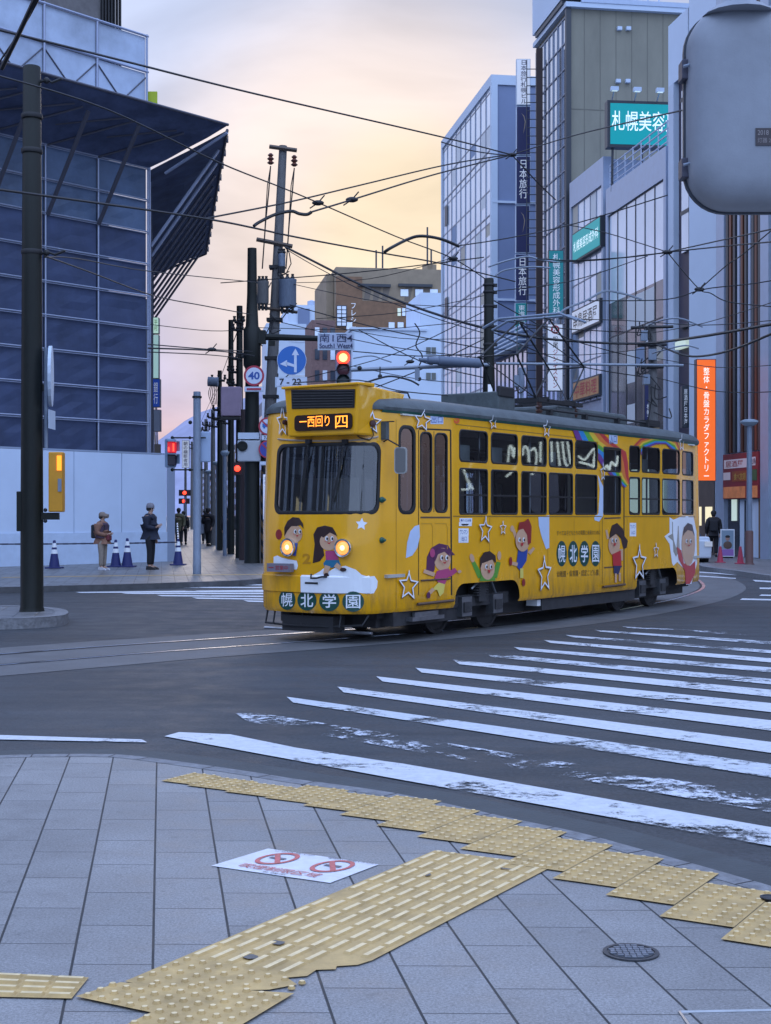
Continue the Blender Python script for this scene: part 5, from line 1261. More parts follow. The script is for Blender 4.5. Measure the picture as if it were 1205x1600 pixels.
# --- beige tower
qb, zbt = qz(888, 13); qe, _ = qz(838, 75)
bt = bld('beige_tower', 'tall beige rendered block whose blank side wall faces the crossing', PW, qb); H = zbt; D = qe - qb
mb = MB(); mb.bb((.06, 0, 0), (16, D, H), beige); mb.build('wall', None, bt)
mb = MB()
for i in range(1, 10): mb.bb((i * .85, -.012, 3), (i * .85 + .03, -.001, H), seamd)
for z_ in (H - 5.2, H - 9.7, H - 15): mb.bb((0.1, -.013, z_), (15.9, -.001, z_ + .04), seamd)
mb.build('wall_joints', None, bt)
mb = MB(); mb.bb((0, .15, 1), (.055, D - .1, H - .3), bglass); cwz = mb.build('glass_curtain_wall', None, bt)
mb = MB(); facade_bars(mb, .15, D - .1, 1, H - .3, 7, 20, .07, mull, y=0, axis='y', d=.06); mb.build('mullion_grid', None, cwz)
mb = MB(); mb.bb((-.15, -.15, 0), (.12, .12, H + .2), mulld); mb.build('corner_pilaster', None, bt)
mb = MB(); mb.bb((-.2, -.3, H), (16, D, H + .25), whitew); mb.bb((.6, -.34, H + .25), (16, -.2, H + .5), steelw)
for k in range(14): mb.tube([(9 + k * .3, -.2, H + .2), (9 + k * .3, -.2, H + 1.2)], .03, 4, mulld)
mb.tube([(9, -.2, H + 1.2), (13.5, -.2, H + 1.2)], .04, 5, mulld); mb.build('parapet', None, bt)
for (px, py) in ((967, 46), (981, 46), (965, 128), (980, 128)):
    p_, z_ = on_q(px, py, qb); mb = MB(); mb.bb((p_ - PW - .12, -.2, z_ - .08), (p_ - PW + .12, -.001, z_ + .1), whitew); mb.build('vent_hood', None, bt)
z_ = H + .5
mb = MB(); mb.bb((-.35, -.35, z_), (2.2, D - .5, z_ + 6), whitew); mb.bb((-.3, .1, z_ - .25), (1.8, D - .9, z_ - .001), mulld); mb.build('rooftop_billboard', None, bt)
mb = MB()
for k in range(7): mb.tube([(1.2 + k * .6, -.25, H + .3), (1.7 + k * .6, 1.2, H + 2.4)], .05, 5, steelw)
mb.build('rooftop_truss', None, bt)
# --- projecting sign columns (faces towards the crossing)
navy = mat('sign_navy', (.018, .022, .10), .35); teals = mat('sign_teal', (.01, .22, .24), .4, emit=(.01, .30, .32), es=.12); tealc = mat('sign_teal_lit', (.0, .25, .26), .4, emit=(.0, .36, .38), es=.38); signw = mat('sign_white', (.62, .66, .74), .4, emit=(.6, .65, .75), es=.32)
txw = mat('sign_letters_white', (.75, .78, .82), .4, emit=(.8, .85, .9), es=.15); txwb = mat('sign_letters_bright', (.8, .85, .9), .4, emit=(.8, 1, 1), es=.5); txb = mat('sign_letters_navy', (.02, .03, .10), .4); txr = mat('sign_letters_red', (.40, .02, .04), .4); txk = mat('sign_letters_black', (.02, .02, .03), .4)
def panel_sign(name, label, xl, xr, yt, yb, Y, face, text=None, tm=None, vertical=True, pad=.14, depth=.35, frame=mulld, yaw=0., bold=.02, txt_rect=None, cat='sign', extra=None, group=None):
    a = P(xl, yb, Y); b = P(xr, yb, Y); H_ = (yb - yt) / F * Y; W_ = (b - a).length; c0 = (a + b) / 2
    rt = thing(name, label, cat, tuple(c0), yaw, group)
    mb = MB(); mb.bb((-W_ / 2, 0, 0), (W_ / 2, depth, H_), frame); cab = mb.build('cabinet', None, rt)
    e = .04 * W_; mb = MB(); mb.add([(-W_ / 2 + e, -.012, e), (W_ / 2 - e, -.012, e), (W_ / 2 - e, -.012, H_ - e), (-W_ / 2 + e, -.012, H_ - e)], [(0, 1, 2, 3)], face); mb.build('face', None, rt, fix=False)
    if text:
        x0, x1, z0, z1 = txt_rect or (pad, 1 - pad, .06, .94)
        mb = MB(); put_text(mb, text, (-W_ / 2 + W_ * x0, -.024, H_ * z0), (W_ * (x1 - x0), 0, 0), (0, 0, H_ * (z1 - z0)), tm, bold, vertical); mb.build('lettering', None, rt, fix=False)
    if extra: extra(rt, W_, H_)
    return rt
def swoosh(rt, W_, H_):
    mb = MB(); pts = [(.35, .86), (.55, .80), (.66, .68), (.60, .56), (.48, .42), (.56, .58), (.60, .68), (.52, .78)]
    mb.add([((u - .5) * W_, -.025, v * H_) for u, v in pts], [tuple(range(len(pts)))], mat('swoosh_gold', (.35, .28, .20), .4))
    mb.build('swoosh_emblem', None, rt, fix=False)
YS = 82.
panel_sign('tower_sign', 'white vertical sign panel at the very top of the tall sign column', 807, 829, 92, 164, YS, signw, '日本旅行札幌ビル', txb, pad=.30, frame=whitew, txt_rect=(.30, .76, .03, .97))
panel_sign('tower_sign', 'navy panel with a gold swoosh, upper of two, on the sign column', 807, 829, 166, 242, YS, navy, frame=whitew, extra=swoosh)
panel_sign('tower_sign', 'navy panel with white characters, upper of two, on the sign column', 806.5, 829, 244, 319, YS, navy, '日本旅行', txw, txt_rect=(.22, .80, .12, .92), frame=whitew)
panel_sign('tower_sign', 'navy panel with a gold swoosh, lower of two, on the sign column', 806, 828, 321, 395, YS, navy, frame=whitew, extra=swoosh)
panel_sign('tower_sign', 'navy panel with white characters, lower of two, on the sign column', 805.5, 827, 397, 470, YS, navy, '日本旅行', txw, txt_rect=(.22, .80, .12, .92), frame=whitew)
panel_sign('tower_sign', 'teal panel with white characters at the foot of the sign column', 805, 825, 473, 546, YS, teals, '東進衛星予備校', txw, txt_rect=(.24, .78, .05, .95), frame=whitew)
# mast and ladder that carry the column
lp = P(843, 640, 76.5); ld = thing('sign_mast', 'tall dark steel mast with ladder rungs beside the sign column', 'mast', (lp.x, lp.y, 0))
ht = P(843, 76, 76.5).z
mb = MB((lp.x, lp.y, 0)); mb.bb((lp.x - .17, lp.y - .1, 0), (lp.x + .17, lp.y + .2, ht), mat('rust_brown_steel', (.030, .014, .013), .6)); mb.build('mast', None, ld)
mb = MB((lp.x, lp.y, 0))
for sx in (-.68, .36): mb.tube([(lp.x + sx, lp.y, 3), (lp.x + sx, lp.y, ht - .6)], .025, 4, mulld)
for k in range(52):
    z_ = 4 + k * .45
    if z_ < ht - .7: mb.tube([(lp.x - .68, lp.y, z_), (lp.x - .15, lp.y, z_)], .025, 4, mulld); mb.tube([(lp.x + .15, lp.y, z_), (lp.x + .36, lp.y, z_)], .02, 4, mulld)
mb.build('ladder', None, ld)
dglass2 = mat('reflection_tinted_glass', (.22, .21, .22), .1, metal=.5, var=.5, vscale=.35)  # dark reflection of the opposite building put into the lower panes' colour
# --- low street-side blocks in front of the beige tower
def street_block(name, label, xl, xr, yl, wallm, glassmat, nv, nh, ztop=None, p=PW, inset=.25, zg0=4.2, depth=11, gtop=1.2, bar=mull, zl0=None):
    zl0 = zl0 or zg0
    qa, z_ = qz(xr, 400, p); qe_, zt = qz(xl, yl, p); zt = ztop or zt
    rt = bld(name, label, p, qa); D = qe_ - qa
    mb = MB(); mb.bb((.06, 0, 0), (depth, D - .02, zt), wallm); mb.build('wall', None, rt)
    mb = MB(); mb.bb((0, inset, zl0), (.055, D - inset, zt - gtop), glassmat)
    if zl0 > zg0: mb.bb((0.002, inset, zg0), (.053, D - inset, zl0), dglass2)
    cwz = mb.build('glass_curtain_wall', None, rt)
    mb = MB(); facade_bars(mb, inset, D - inset, zg0, zt - gtop, nv, nh, .05, bar, y=0, axis='y', d=.03); mb.build('mullion_grid', None, cwz)
    mb = MB(); mb.bb((-.1, -.08, 3.4), (.3, inset - .03, zt + .1), wallm); mb.bb((-.1, D - inset + .03, 3.4), (.2, D, zt + .1), wallm); mb.bb((-.1, inset - .03, zt - gtop + .02), (.2, D - inset + .03, zt + .1), wallm); mb.build('frame', None, rt)
    return rt, D, zt
s4, D4, zt4 = street_block('shop_block', 'narrow four storey shop block with pale glass and a teal lightbox', 893, 945, 290, steelw, bglass2, 5, 5, zg0=7.2)
blinds(s4, .25, D4 - .25, 7.2, zt4 - 1.2, 5, 5, 7)
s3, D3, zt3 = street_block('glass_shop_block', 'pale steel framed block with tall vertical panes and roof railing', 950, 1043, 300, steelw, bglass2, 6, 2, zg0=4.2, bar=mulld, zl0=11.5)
mb = MB()
for k in range(4): mb.tube([(0, 0, zt3 + .3 + k * .28), (0, D3 * .96, zt3 + .3 + k * .28)], .035, 5, steelw)
for k in range(8): mb.tube([(0, D3 * k / 7.3, zt3), (0, D3 * k / 7.3, zt3 + 1.2)], .03, 4, steelw)
for k in range(4): mb.tube([(0, 0, zt3 + .3 + k * .28), (3, 0, zt3 + .3 + k * .28)], .035, 5, steelw)
mb.build('roof_railing', None, s3)
mb = MB(); mb.bb((-.12, D3 * .2, 3.3), (-.06, D3 * .9, 4.1), litc); mb.bb((-.1, .3, .2), (-.05, D3 - .3, 3.2), litc); mb.build('lit_shop_floor', None, s3)
blinds(s3, .25, D3 - .25, 4.2, 11.4, 6, 3, 7)
# lightboxes of the shop block, lying along its facade
def facade_sign(name, label, xl, xr, ytl, ybl, face, text, tm, p=PW - .25, txt=(.08, .92, .25, .75), parent=None, bold=.03):
    qa, za = on_p(xr, 500, p); qe_, _ = on_p(xl, 500, p); _, zt = on_p(xl, ytl, p); _, zb_ = on_p(xl, ybl, p)
    rt = bld(name, label, p, qe_, 'sign'); L_ = qe_ - qa
    mb = MB(); mb.bb((.02, -L_, zb_), (.24, 0, zt), mulld); mb.build('cabinet', None, rt)
    mb = MB(); e = .08; mb.add([(.0, -e, zb_ + e), (.0, -L_ + e, zb_ + e), (.0, -L_ + e, zt - e), (.0, -e, zt - e)], [(0, 1, 2, 3)], face); mb.build('face', None, rt, fix=False)
    if text:
        mb = MB(); put_text(mb, text, (-.012, -L_ * txt[0], lerp(zb_, zt, txt[2])), (0, -L_ * (txt[1] - txt[0]), 0), (0, 0, (zt - zb_) * (txt[3] - txt[2])), tm, bold); mb.build('lettering', None, rt, fix=False)
    return rt
facade_sign('lightbox_sign', 'slanting teal lightbox on the narrow shop block', 894, 938, 366, 412, tealc, '札幌美容形成外科', txwb, txt=(.06, .94, .32, .68))
facade_sign('lightbox_sign', 'white lightbox with black scribbled lettering below the teal one', 893, 937, 487, 523, signw, '串鳥居酒屋', txk, txt=(.08, .92, .2, .8))
facade_sign('lightbox_sign', 'colourful orange and cream restaurant lightbox behind the pantograph', 895, 936, 597, 628, mat('sign_cream_orange', (.34, .20, .11), .5, emit=(.6, .32, .14), es=.12, var=.4), '中華料理', txr, txt=(.08, .92, .15, .85))
# big roof sign
bs = panel_sign('roof_sign', 'large teal roof sign lit by lamps, white characters on it', 948, 1062, 158, 231, 66., tealc, '札幌美容形成', txwb, vertical=False, depth=.5, txt_rect=(.06, 1.18, .35, .78), bold=.035, yaw=R(6))
for k, px in enumerate((956, 992, 1028)):
    W_ = (P(1062, 0, 66) - P(948, 0, 66)).x; x_ = ((px - 948) / 114 - .5) * W_
    mb = MB(); mb.tube([(x_, .1, 2.2), (x_ - .1, -.7, 2.45)], .03, 5, steelw); mb.box((x_ - .12, -.8, 2.45), (.35, .22, .18), m=whitew); mb.add([(x_ - .25, -.9, 2.355), (x_ + .02, -.9, 2.355), (x_ + .02, -.72, 2.355), (x_ - .25, -.72, 2.355)], [(0, 1, 2, 3)], txwb); mb.build('lamp', None, bs)
mb = MB()
for x_ in (-1.4, 0, 1.4): mb.tube([(x_, .2, 0), (x_, .3, -2)], .06, 5, mulld)
mb.build('support', None, bs)
panel_sign('blade_sign', 'vertical teal blade sign with white characters above a white blade sign', 857, 881, 391, 496, 70., teals, '札幌美容形成外科', txw, txt_rect=(.28, .76, .05, .95))
def maru(rt, W_, H_):
    n = 18; mb = MB(); mb.add([(.27 * W_ * math.cos(2 * math.pi * i / n), -.026, H_ * .915 + .27 * W_ * math.sin(2 * math.pi * i / n)) for i in range(n)], [tuple(range(n))], txr); put_text(mb, '松', (-.17 * W_, -.035, H_ * .915 - .17 * W_), (.34 * W_, 0, 0), (0, 0, .34 * W_), signw, .02); mb.build('round_emblem', None, rt, fix=False)
panel_sign('blade_sign', 'white blade sign with a red round emblem and black and red characters', 855, 880, 506, 611, 70., signw, '松尾', txk, txt_rect=(.36, .68, .64, .82), extra=maru)
a0 = P(867.5, 611, 70.); jr = [o for o in col.objects if o.get('label', '').startswith('white blade sign with a red')][0]
mb = MB(); Wj = (P(880, 0, 70) - P(855, 0, 70)).x; Hj = 105 / F * 70; put_text(mb, 'ジンギスカン', (-.14 * Wj, -.024, Hj * .05), (.30 * Wj, 0, 0), (0, 0, Hj * .57), txr, .02, True); mb.build('red_lettering', None, jr, fix=False)
# --- white fin block and the dark recess
q5, _ = qz(1075, 400, 20.3); q5e, zt5 = qz(1045, 40, 20.3)
w5 = bld('white_fin_block', 'white clad block with a dark recessed strip between the glass block and the orange sign', 20.3, q5); D = q5e - q5
mb = MB(); mb.bb((.5, 0, 0), (12, D, zt5 - 2.6), whitew); mb.bb((0, 0, zt5 - 2.5), (12, D + .05, zt5 - .02), whitest); mb.bb((-.02, D - .6, 0), (.5, D, zt5 - 2.5), whitew); mb.build('wall', None, w5)
mb = MB(); mb.bb((.2, .2, 4), (.48, D - .62, zt5 - 2.5), mat('plum_recess', (.045, .035, .06), .5, var=.2)); mb.bb((.1, .2, 12), (.19, D * .45, zt5 - 3), bglass2); mb.build('recess', None, w5)
mb = MB()
for z_ in (9, 13.5, 18): mb.bb((.08, .15, z_), (.2, D * .5, z_ + .15), mulld)
mb.bb((-.05, .1, 8.2), (.15, D * .6, 8.5), litc); mb.build('spandrel', None, w5)
# --- right block with dark vertical fins
q6, _ = qz(1260, 400, 20.1); q6e, _ = qz(1078, 400, 20.1); zt6 = 24
w6 = bld('finned_block', 'block with dark brown vertical fins between pale columns at the right edge', 20.1, q6); D = q6e - q6
zA = lambda py: on_p(1160, py, 20.1)[1]
def yq(px): return on_p(px, 400, 20.1)[0] - q6
dark6 = mat('dark_fin_cladding', (.030, .018, .020), .45, var=.4, vscale=.8, stretch=(6, 6, .3)); copper = mat('copper_fin', (.16, .060, .035), .4, metal=.5, var=.4, vscale=1, stretch=(1, 1, .3))
mb = MB(); mb.bb((.1, 0, 4.8), (12, D, zt6), dark6); mb.bb((.1, yq(1130), 0), (12, D, 4.8), whitew); mb.bb((3, 0, 0), (12, yq(1130), 4.8), whitew); mb.build('wall', None, w6)
mb = MB(); mb.bb((-.03, yq(1120), 0), (.1, D, zt6 + 1), whitest); mb.build('white_pier', None, w6)
for xa, xb in ((1121, 1133), (1190, 1203)):
    mb = MB(); mb.bb((-.05, yq(xb), .12), (.1, yq(xa), zt6), steelw); mb.build('pale_column', None, w6)
mb = MB()
for k, px in enumerate((1137, 1142, 1148, 1155, 1160, 1166, 1172, 1177, 1182, 1187)):
    y_ = yq(px); mb.bb((-.03, y_ - .09, zA(706)), (.1, y_ + .09, zt6), copper if k in (1, 4, 8) else (steelw if k in (3, 6) else mulld))
mb.build('vertical_fins', None, w6)
redb = mat('red_shop_band', (.26, .02, .03), .5, var=.3, vscale=2); pinkw = mat('shop_band_white', (.45, .40, .46), .5, emit=(.6, .5, .55), es=.15); foodm = mat('food_photo_orange', (.45, .16, .06), .5, emit=(.6, .2, .08), es=.2, var=.5, vscale=3); grnb = mat('shop_band_green', (.03, .12, .05), .5)
sb_ = bld('shop_fascia', 'red shop fascia band with white and orange food panels under the dark fins', 20.1, q6 + yq(1189), 'sign'); ly = yq(1134) - yq(1189)
mb = MB(); mb.bb((-.10, 0, zA(779)), (.08, ly, zA(708)), redb); mb.build('fascia_board', None, sb_)
mb = MB(); mb.bb((-.115, ly * .28, zA(731)), (-.101, ly * .96, zA(717)), pinkw); mb.bb((-.115, .2, zA(729)), (-.101, ly * .22, zA(716)), pinkw); mb.bb((-.115, ly * .78, zA(749)), (-.101, ly * .98, zA(737)), pinkw); mb.build('white_panel', None, sb_)
mb = MB(); mb.bb((-.115, .1, zA(752)), (-.101, ly * .24, zA(735)), grnb); mb.bb((-.115, ly * .28, zA(752)), (-.101, ly * .72, zA(736)), mat('shop_band_orange', (.35, .07, .02), .5, var=.3)); mb.build('coloured_panel', None, sb_)
mb = MB(); mb.bb((-.115, .05, zA(778)), (-.101, ly * .25, zA(760)), foodm); mb.bb((-.115, ly * .35, zA(778)), (-.101, ly * .98, zA(760)), foodm); mb.build('food_panel', None, sb_)
mb = MB(); put_text(mb, '居酒屋', (-.125, ly * .9, zA(729)), (0, -ly * .5, 0), (0, 0, zA(719) - zA(729)), txr, .03); put_text(mb, '焼鳥', (-.125, ly * .2, zA(727)), (0, -ly * .15, 0), (0, 0, zA(718) - zA(727)), txb, .03); put_text(mb, '食べ放題', (-.125, ly * .66, zA(750)), (0, -ly * .34, 0), (0, 0, zA(739) - zA(750)), mat('sign_gold', (.55, .35, .06), .4), .03); mb.build('lettering', None, sb_, fix=False)
# shop entrance under the band
mb = MB(); mb.bb((.4, 0, .12), (2.9, ly, .13), kerbm); mb.build('step', None, sb_)
mb = MB(); mb.bb((.05, yq(1178), .14), (.098, yq(1154), zA(780)), whitest); mb.bb((.04, yq(1153), .14), (.098, yq(1136), zA(780)), dglass); mb.bb((.03, yq(1189), .14), (.098, yq(1184), zA(780)), mat('warm_timber', (.16, .09, .04), .6)); mb.bb((.045, yq(1184), .14), (.098, yq(1178.3), zA(780)), whitew); mb.bb((.0, yq(1164), .14), (.048, yq(1163), zA(782)), mulld); mb.bb((.0, yq(1150), 1.4), (.038, yq(1143), 2.6), litc); mb.bb((-.02, yq(1189), zA(780)), (.098, yq(1136), zA(778.5)), mulld); mb.build('shop_entrance', None, w6)
mb = MB(); mb.bb((.3, -.5, .12), (.5, yq(1215), 2.6), dark6); mb.build('dark_portal', None, w6)
for xa, xb in ((1089, 1101), (1106, 1118)):
    _, z1_ = on_p(xa, 792, 20.1); _, z2_ = on_p(xa, 821, 20.1); mb = MB(); mb.bb((-.10, yq(xb) + .1, z2_), (-.052, yq(xa), z1_), litw); mb.build('lit_window', None, w6)
mb = MB(); mb.bb((-.08, yq(1119), .12), (-.051, yq(1080), 4.6), mat('taupe_entrance', (.12, .085, .07), .6, var=.3)); mb.build('entrance_wall', None, w6)
orangef = mat('sign_orange_lit', (.75, .14, .01), .4, emit=(1., .14, .006), es=.6); txo = mat('sign_letters_peach', (.9, .8, .7), .4, emit=(1, .85, .75), es=.8)
panel_sign('blade_sign', 'tall glowing orange vertical sign with white characters', 1088, 1119, 561, 752, 50., orangef, '整体・骨盤カラダファクトリー', txo, txt_rect=(.36, .66, .04, .93), bold=.03)
panel_sign('blade_sign', 'small dark blue vertical banner sign beside the cluttered utility pole', 1007, 1021, 601, 668, 56., navy, '札幌アン', txw, txt_rect=(.25, .75, .04, .55))
panel_sign('blade_sign', 'small black vertical sign left of the orange sign', 1066, 1077, 603, 668, 55., mulld, '居酒屋日本海', txw, txt_rect=(.25, .75, .08, .92))
# --- white block and brown block closing the view
def far_box(name, label, xl, xr, yt, q, depth, wallm, z0=0.):
    p0, zt = on_q(xl, yt, q); p1, _ = on_q(xr, yt, q); rt = bld(name, label, p0, q); W_ = p1 - p0
    mb = MB(); mb.bb((0, 0, z0), (W_, depth, zt), wallm); mb.build('wall', None, rt); return rt, W_, zt, p0
wb, Ww, zw, p0 = far_box('white_warehouse', 'plain white low block with two small grey vents in front of the brown one', 551, 700, 515, 150, 12, whitest)
mb = MB(); mb.bb((-.2, -.2, zw), (8.0, 12, zw + .25), whitew); pz, zz = on_q(660, 450, 150); mb.build('coping', None, wb)
px5, zz5 = on_q(657, 457, 150.01); mb = MB(); mb.bb((px5 - p0, 0, zw), (Ww, 9, zz5), whitest); mb.build('stair_head', None, wb)
for py in (548, 588):
    pa, za = on_q(666, py - 5.5, 150); pb, zb_ = on_q(681, py + 5.5, 150); mb = MB(); mb.bb((pa - p0, -.1, zb_), (pb - p0, -.001, za), mat('grey_vent', (.14, .15, .14), .7)); mb.bb(((pa + pb) / 2 - p0 - .03, -.13, zb_), ((pa + pb) / 2 - p0 + .03, -.101, za), whitew); mb.build('vent', None, wb)
br, Wb, zb2_, p0 = far_box('brown_hotel', 'brown and taupe hotel block with a sloping upper storey behind the white block', 525, 700, 417, 180, 16, browncon)
zl5 = on_q(600, 471, 180)[1]
mb = MB(); mb.bb((-.05, -.15, 0), (Wb, -.001, zl5), brownt); mb.build('tiled_front', None, br)
mb = MB(); a = on_q(604, 440, 180)[0] - p0; mb.bb((0, -.12, zl5), (on_q(566, 440, 180)[0] - p0, -.002, zb2_ - 1.2), brownt); mb.build('tiled_bay', None, br)
for xa, xb in ((559, 610), (622, 675)):
    pa, za = on_q(xa, 445, 180); pb, _ = on_q(xb, 445, 180); mb = MB(); mb.bb((pa - p0, -.5, za - .25), (pb - p0, -.001, za + .1), mulld); mb.build('eave', None, br)
    for xx in (xa + 12, xa + 26, xa + 40):
        pc = on_q(xx, 455, 180)[0] - p0; mb = MB(); mb.add([(pc, -.02, za - .25), (pc + .9, -.02, za - .25), (pc + .5, -.02, zl5 + .1), (pc - .2, -.02, zl5 + .1)], [(0, 1, 2, 3)], mat('taupe_shade', (.19, .155, .125), .9)); mb.build('buttress', None, br, fix=False)
for xa in (626, 649, 672):
    pa, za = on_q(xa, 452, 180); pb, zb_ = on_q(xa + 12, 463, 180); mb = MB(); mb.bb((pa - p0, -.06, zb_), (pb - p0, -.025, za), bglass2); mb.build('window', None, br)
for xa in (541, 607, 621, 635, 649):
    pa, za = on_q(xa, 504, 180); pb, zb_ = on_q(xa + 9, 516, 180); mb = MB(); mb.bb((pa - p0, -.3, zb_), (pb - p0, -.16, za), bglass2); mb.build('window', None, br)
for xa in (621, 628, 636):
    pa, za = on_q(xa, 482, 180); pb, zb_ = on_q(xa + 5, 494, 180); mb = MB(); mb.bb((pa - p0, -.3, zb_), (pb - p0, -.16, za), litc if xa == 621 else bglass2); mb.build('window', None, br)
pa, za = on_q(526, 478, 180); pb, zb_ = on_q(541, 510, 180); mb = MB(); mb.bb((pa - p0, -.3, zb_), (pb - p0, -.16, za), bglass); facade_bars(mb, pa - p0, pb - p0, zb_, za, 2, 5, .1, mulld, y=-.3); mb.build('glazed_corner', None, br)
pa, za = on_q(548, 474, 180); pb, zb_ = on_q(556, 512, 180); mb = MB(); put_text(mb, 'フレシー', (pa - p0, -.2, zb_), (pb - pa, 0, 0), (0, 0, za - zb_), txw, .03, True); mb.build('wall_lettering', None, br, fix=False)
for px, py in ((588, 391), (598, 384), (668, 355), (674, 390)):
    pa, za = on_q(px, py, 184); mb = MB(); mb.tube([(pa - p0, 4, zb2_ - .1), (pa - p0, 4, za)], .12, 5, mulld)
    if px > 660: mb.box((pa - p0, 4, zb2_ + .6), (1.2, 1, 1.4), m=browncon)
    mb.build('roof_antenna', None, br)
mb = MB(); mb.bb((-1.0, 2, 0), (-.06, 16, zb2_ - .6), browncon); mb.build('side_wing', None, br)
bs_, Wq, zq, p0 = far_box('brick_side_block', 'reddish brick block with window rows left of the brown hotel', 487, 524, 500, 172, 8, rustm)
for r_ in range(8):
    for c_ in range(3):
        mb = MB(); x_ = .4 + c_ * .95; z_ = zq - 2.2 - r_ * 2.6
        if z_ > 1: mb.bb((x_, -.1, z_), (x_ + .55, -.001, z_ + 1.3), dglass if (r_ + c_) % 3 else bglass2); mb.build('window', None, bs_)
ft, Wf, zf, p0 = far_box('pale_blue_tower', 'pale blue-white tower with a step on its left seen beyond the signs', 450, 502, 476, 230, 14, whitest)
mb = MB(); mb.bb((-3.5, -.3, 0), (Wf * .55, 10, on_q(450, 506, 230)[1]), whitew); mb.bb((Wf * .3, -.25, zf - 3.5), (Wf * .65, -.001, zf - .6), bluew); mb.lathe((Wf * .75, 2, zf), [(.7, 0), (.7, .9), (.2, 1.1)], 10, steelw); mb.build('stepped_wing', None, ft)
for r_ in range(9):
    mb = MB(); z_ = zf - 6 - r_ * 3.1; mb.bb((.2, -.4, z_), (Wf * .5, -.301, z_ + .8), bglass2); mb.build('window_band', None, ft)
# row of smaller buildings down the side street
rowm = [mat('far_facade_' + n_, c_, .8, var=.2, vscale=.5) for n_, c_ in (('plum', (.12, .10, .13)), ('grey', (.22, .22, .26)), ('tan', (.20, .16, .13)), ('pale', (.34, .36, .43)), ('brick', (.16, .09, .085)))]
rr5 = random.Random(11)
lab_ = ['dark plum shop house', 'grey office', 'tan flats', 'pale flats', 'brick shop house']
q = 250.; k = 0
while q < 900:
    h_ = rr5.uniform(14, 26); d_ = rr5.uniform(18, 40); nm = ['nearest of', 'second of', 'third of', 'fourth of', 'fifth of', 'sixth of', 'seventh of', 'eighth of', 'ninth of', 'tenth of', 'eleventh of', 'twelfth of', 'thirteenth of', 'fourteenth of', 'fifteenth of', 'sixteenth of', 'seventeenth of', 'eighteenth of', 'nineteenth of', 'twentieth of', 'twenty-first of', 'twenty-second of', 'twenty-third of', 'twenty-fourth of'][min(k, 23)]
    rt = bld('street_building', lab_[k % 5] + ', ' + nm + ' the distant row right of the side street', 20.5, q); rt['group'] = 'distant buildings along the side street'
    mb = MB(); mb.bb((.05, 0, 0), (16, d_ - .5, h_), rowm[k % 5]); mb.build('wall', None, rt)
    mb = MB()
    for j in range(int(h_ / 3.2)): mb.bb((-.02, 1, 1.4 + j * 3.2), (.049, d_ - 1.5, 3.0 + j * 3.2), dglass); mb.bb((.6, -.06, 1.4 + j * 3.2), (14, -.001, 3.0 + j * 3.2), dglass)
    mb.build('window_band', None, rt); q += d_; k += 1
q = 66.; k = 0
while q < 700:
    d_ = rr5.uniform(16, 40); h_ = 11.5 if k == 0 else rr5.uniform(9, 15)
    nm = ['nearest', 'second', 'third', 'fourth', 'fifth', 'sixth', 'seventh', 'eighth', 'ninth', 'tenth', 'eleventh', 'twelfth', 'thirteenth', 'fourteenth', 'fifteenth', 'sixteenth', 'seventeenth', 'eighteenth', 'nineteenth', 'twentieth', 'twenty-first', 'twenty-second', 'twenty-third', 'twenty-fourth', 'twenty-fifth', 'twenty-sixth', 'twenty-seventh', 'twenty-eighth'][min(k, 27)]
    rt = bld('street_building', 'dim building, ' + nm + ' beyond the hoarding on the left side of the street', -10.6, q); rt['group'] = 'buildings along the left of the side street'
    mb = MB(); mb.bb((0, 0, 0), (10.1, d_ - .3, h_), rowm[(k + 1) % 5]); mb.build('wall', None, rt)
    mb = MB()
    for j in range(int(h_ / 3.2)): mb.bb((10.101, 1, 1.4 + j * 3.2), (10.15, d_ - 1.5, 3.0 + j * 3.2), dglass)
    mb.build('window_band', None, rt); q += d_; k += 1
# blade signs peeping past the hoarding corner
panel_sign('blade_sign', 'pale green lit blade sign strip at the edge of the scaffolding', 239.5, 248, 496, 521, 58., mat('sign_green_white', (.4, .6, .5), .5, emit=(.6, .9, .75), es=.5), '平村', grn_v, txt_rect=(.2, .8, .15, .85))
panel_sign('blade_sign', 'tall pale green lit panel below the small green one', 239.5, 248, 523, 591, 58., mat('sign_green_pale', (.35, .5, .5), .5, emit=(.5, .8, .75), es=.4))
panel_sign('blade_sign', 'blue bank blade sign with white characters half hidden by scaffolding', 238, 250, 592, 636, 58., mat('sign_blue', (.02, .05, .30), .4, emit=(.02, .07, .4), es=.3), '銀行', txw, txt_rect=(.2, .75, .12, .88))
panel_sign('blade_sign', 'grey unlit blade sign below the blue bank sign', 240, 250.5, 640, 674, 58., rowm[3], None)
panel_sign('blade_sign', 'tall white banner with blue characters hanging from the crossing signal arm', 284.5, 296, 688, 731, 52., signw, '朝の横断者用', txb, txt_rect=(.22, .78, .05, .95), depth=.05)
panel_sign('blade_sign', 'small tan poster board with a face-like pattern behind the hoarding top', 241, 251, 694, 711, 50., rowm[2], None, depth=.1)
# hills, with distance haze put into their lavender colour
hm = mat('hazy_hill', (.30, .30, .42), .9, var=.3, vscale=.004)
mb = MB(); n = 60; vs = []
for i in range(n + 1):
    x_ = -2600 + 3600 * i / n; u = i / n
    hgt = 430 + 110 * math.sin(u * 9 + 1) + 60 * math.sin(u * 23) + 30 * math.sin(u * 51)
    for (dy, f_) in ((-900, 0), (-450, .45), (-150, .85), (0, 1), (300, .9), (900, 0)): vs.append((x_, 5200 + dy + 60 * math.sin(u * 17), hgt * f_ * .98))
mb.add(vs, [(i * 6 + j, (i + 1) * 6 + j, (i + 1) * 6 + j + 1, i * 6 + j + 1) for i in range(n) for j in range(5)], hm); structure(mb.build('hills', smooth=True))
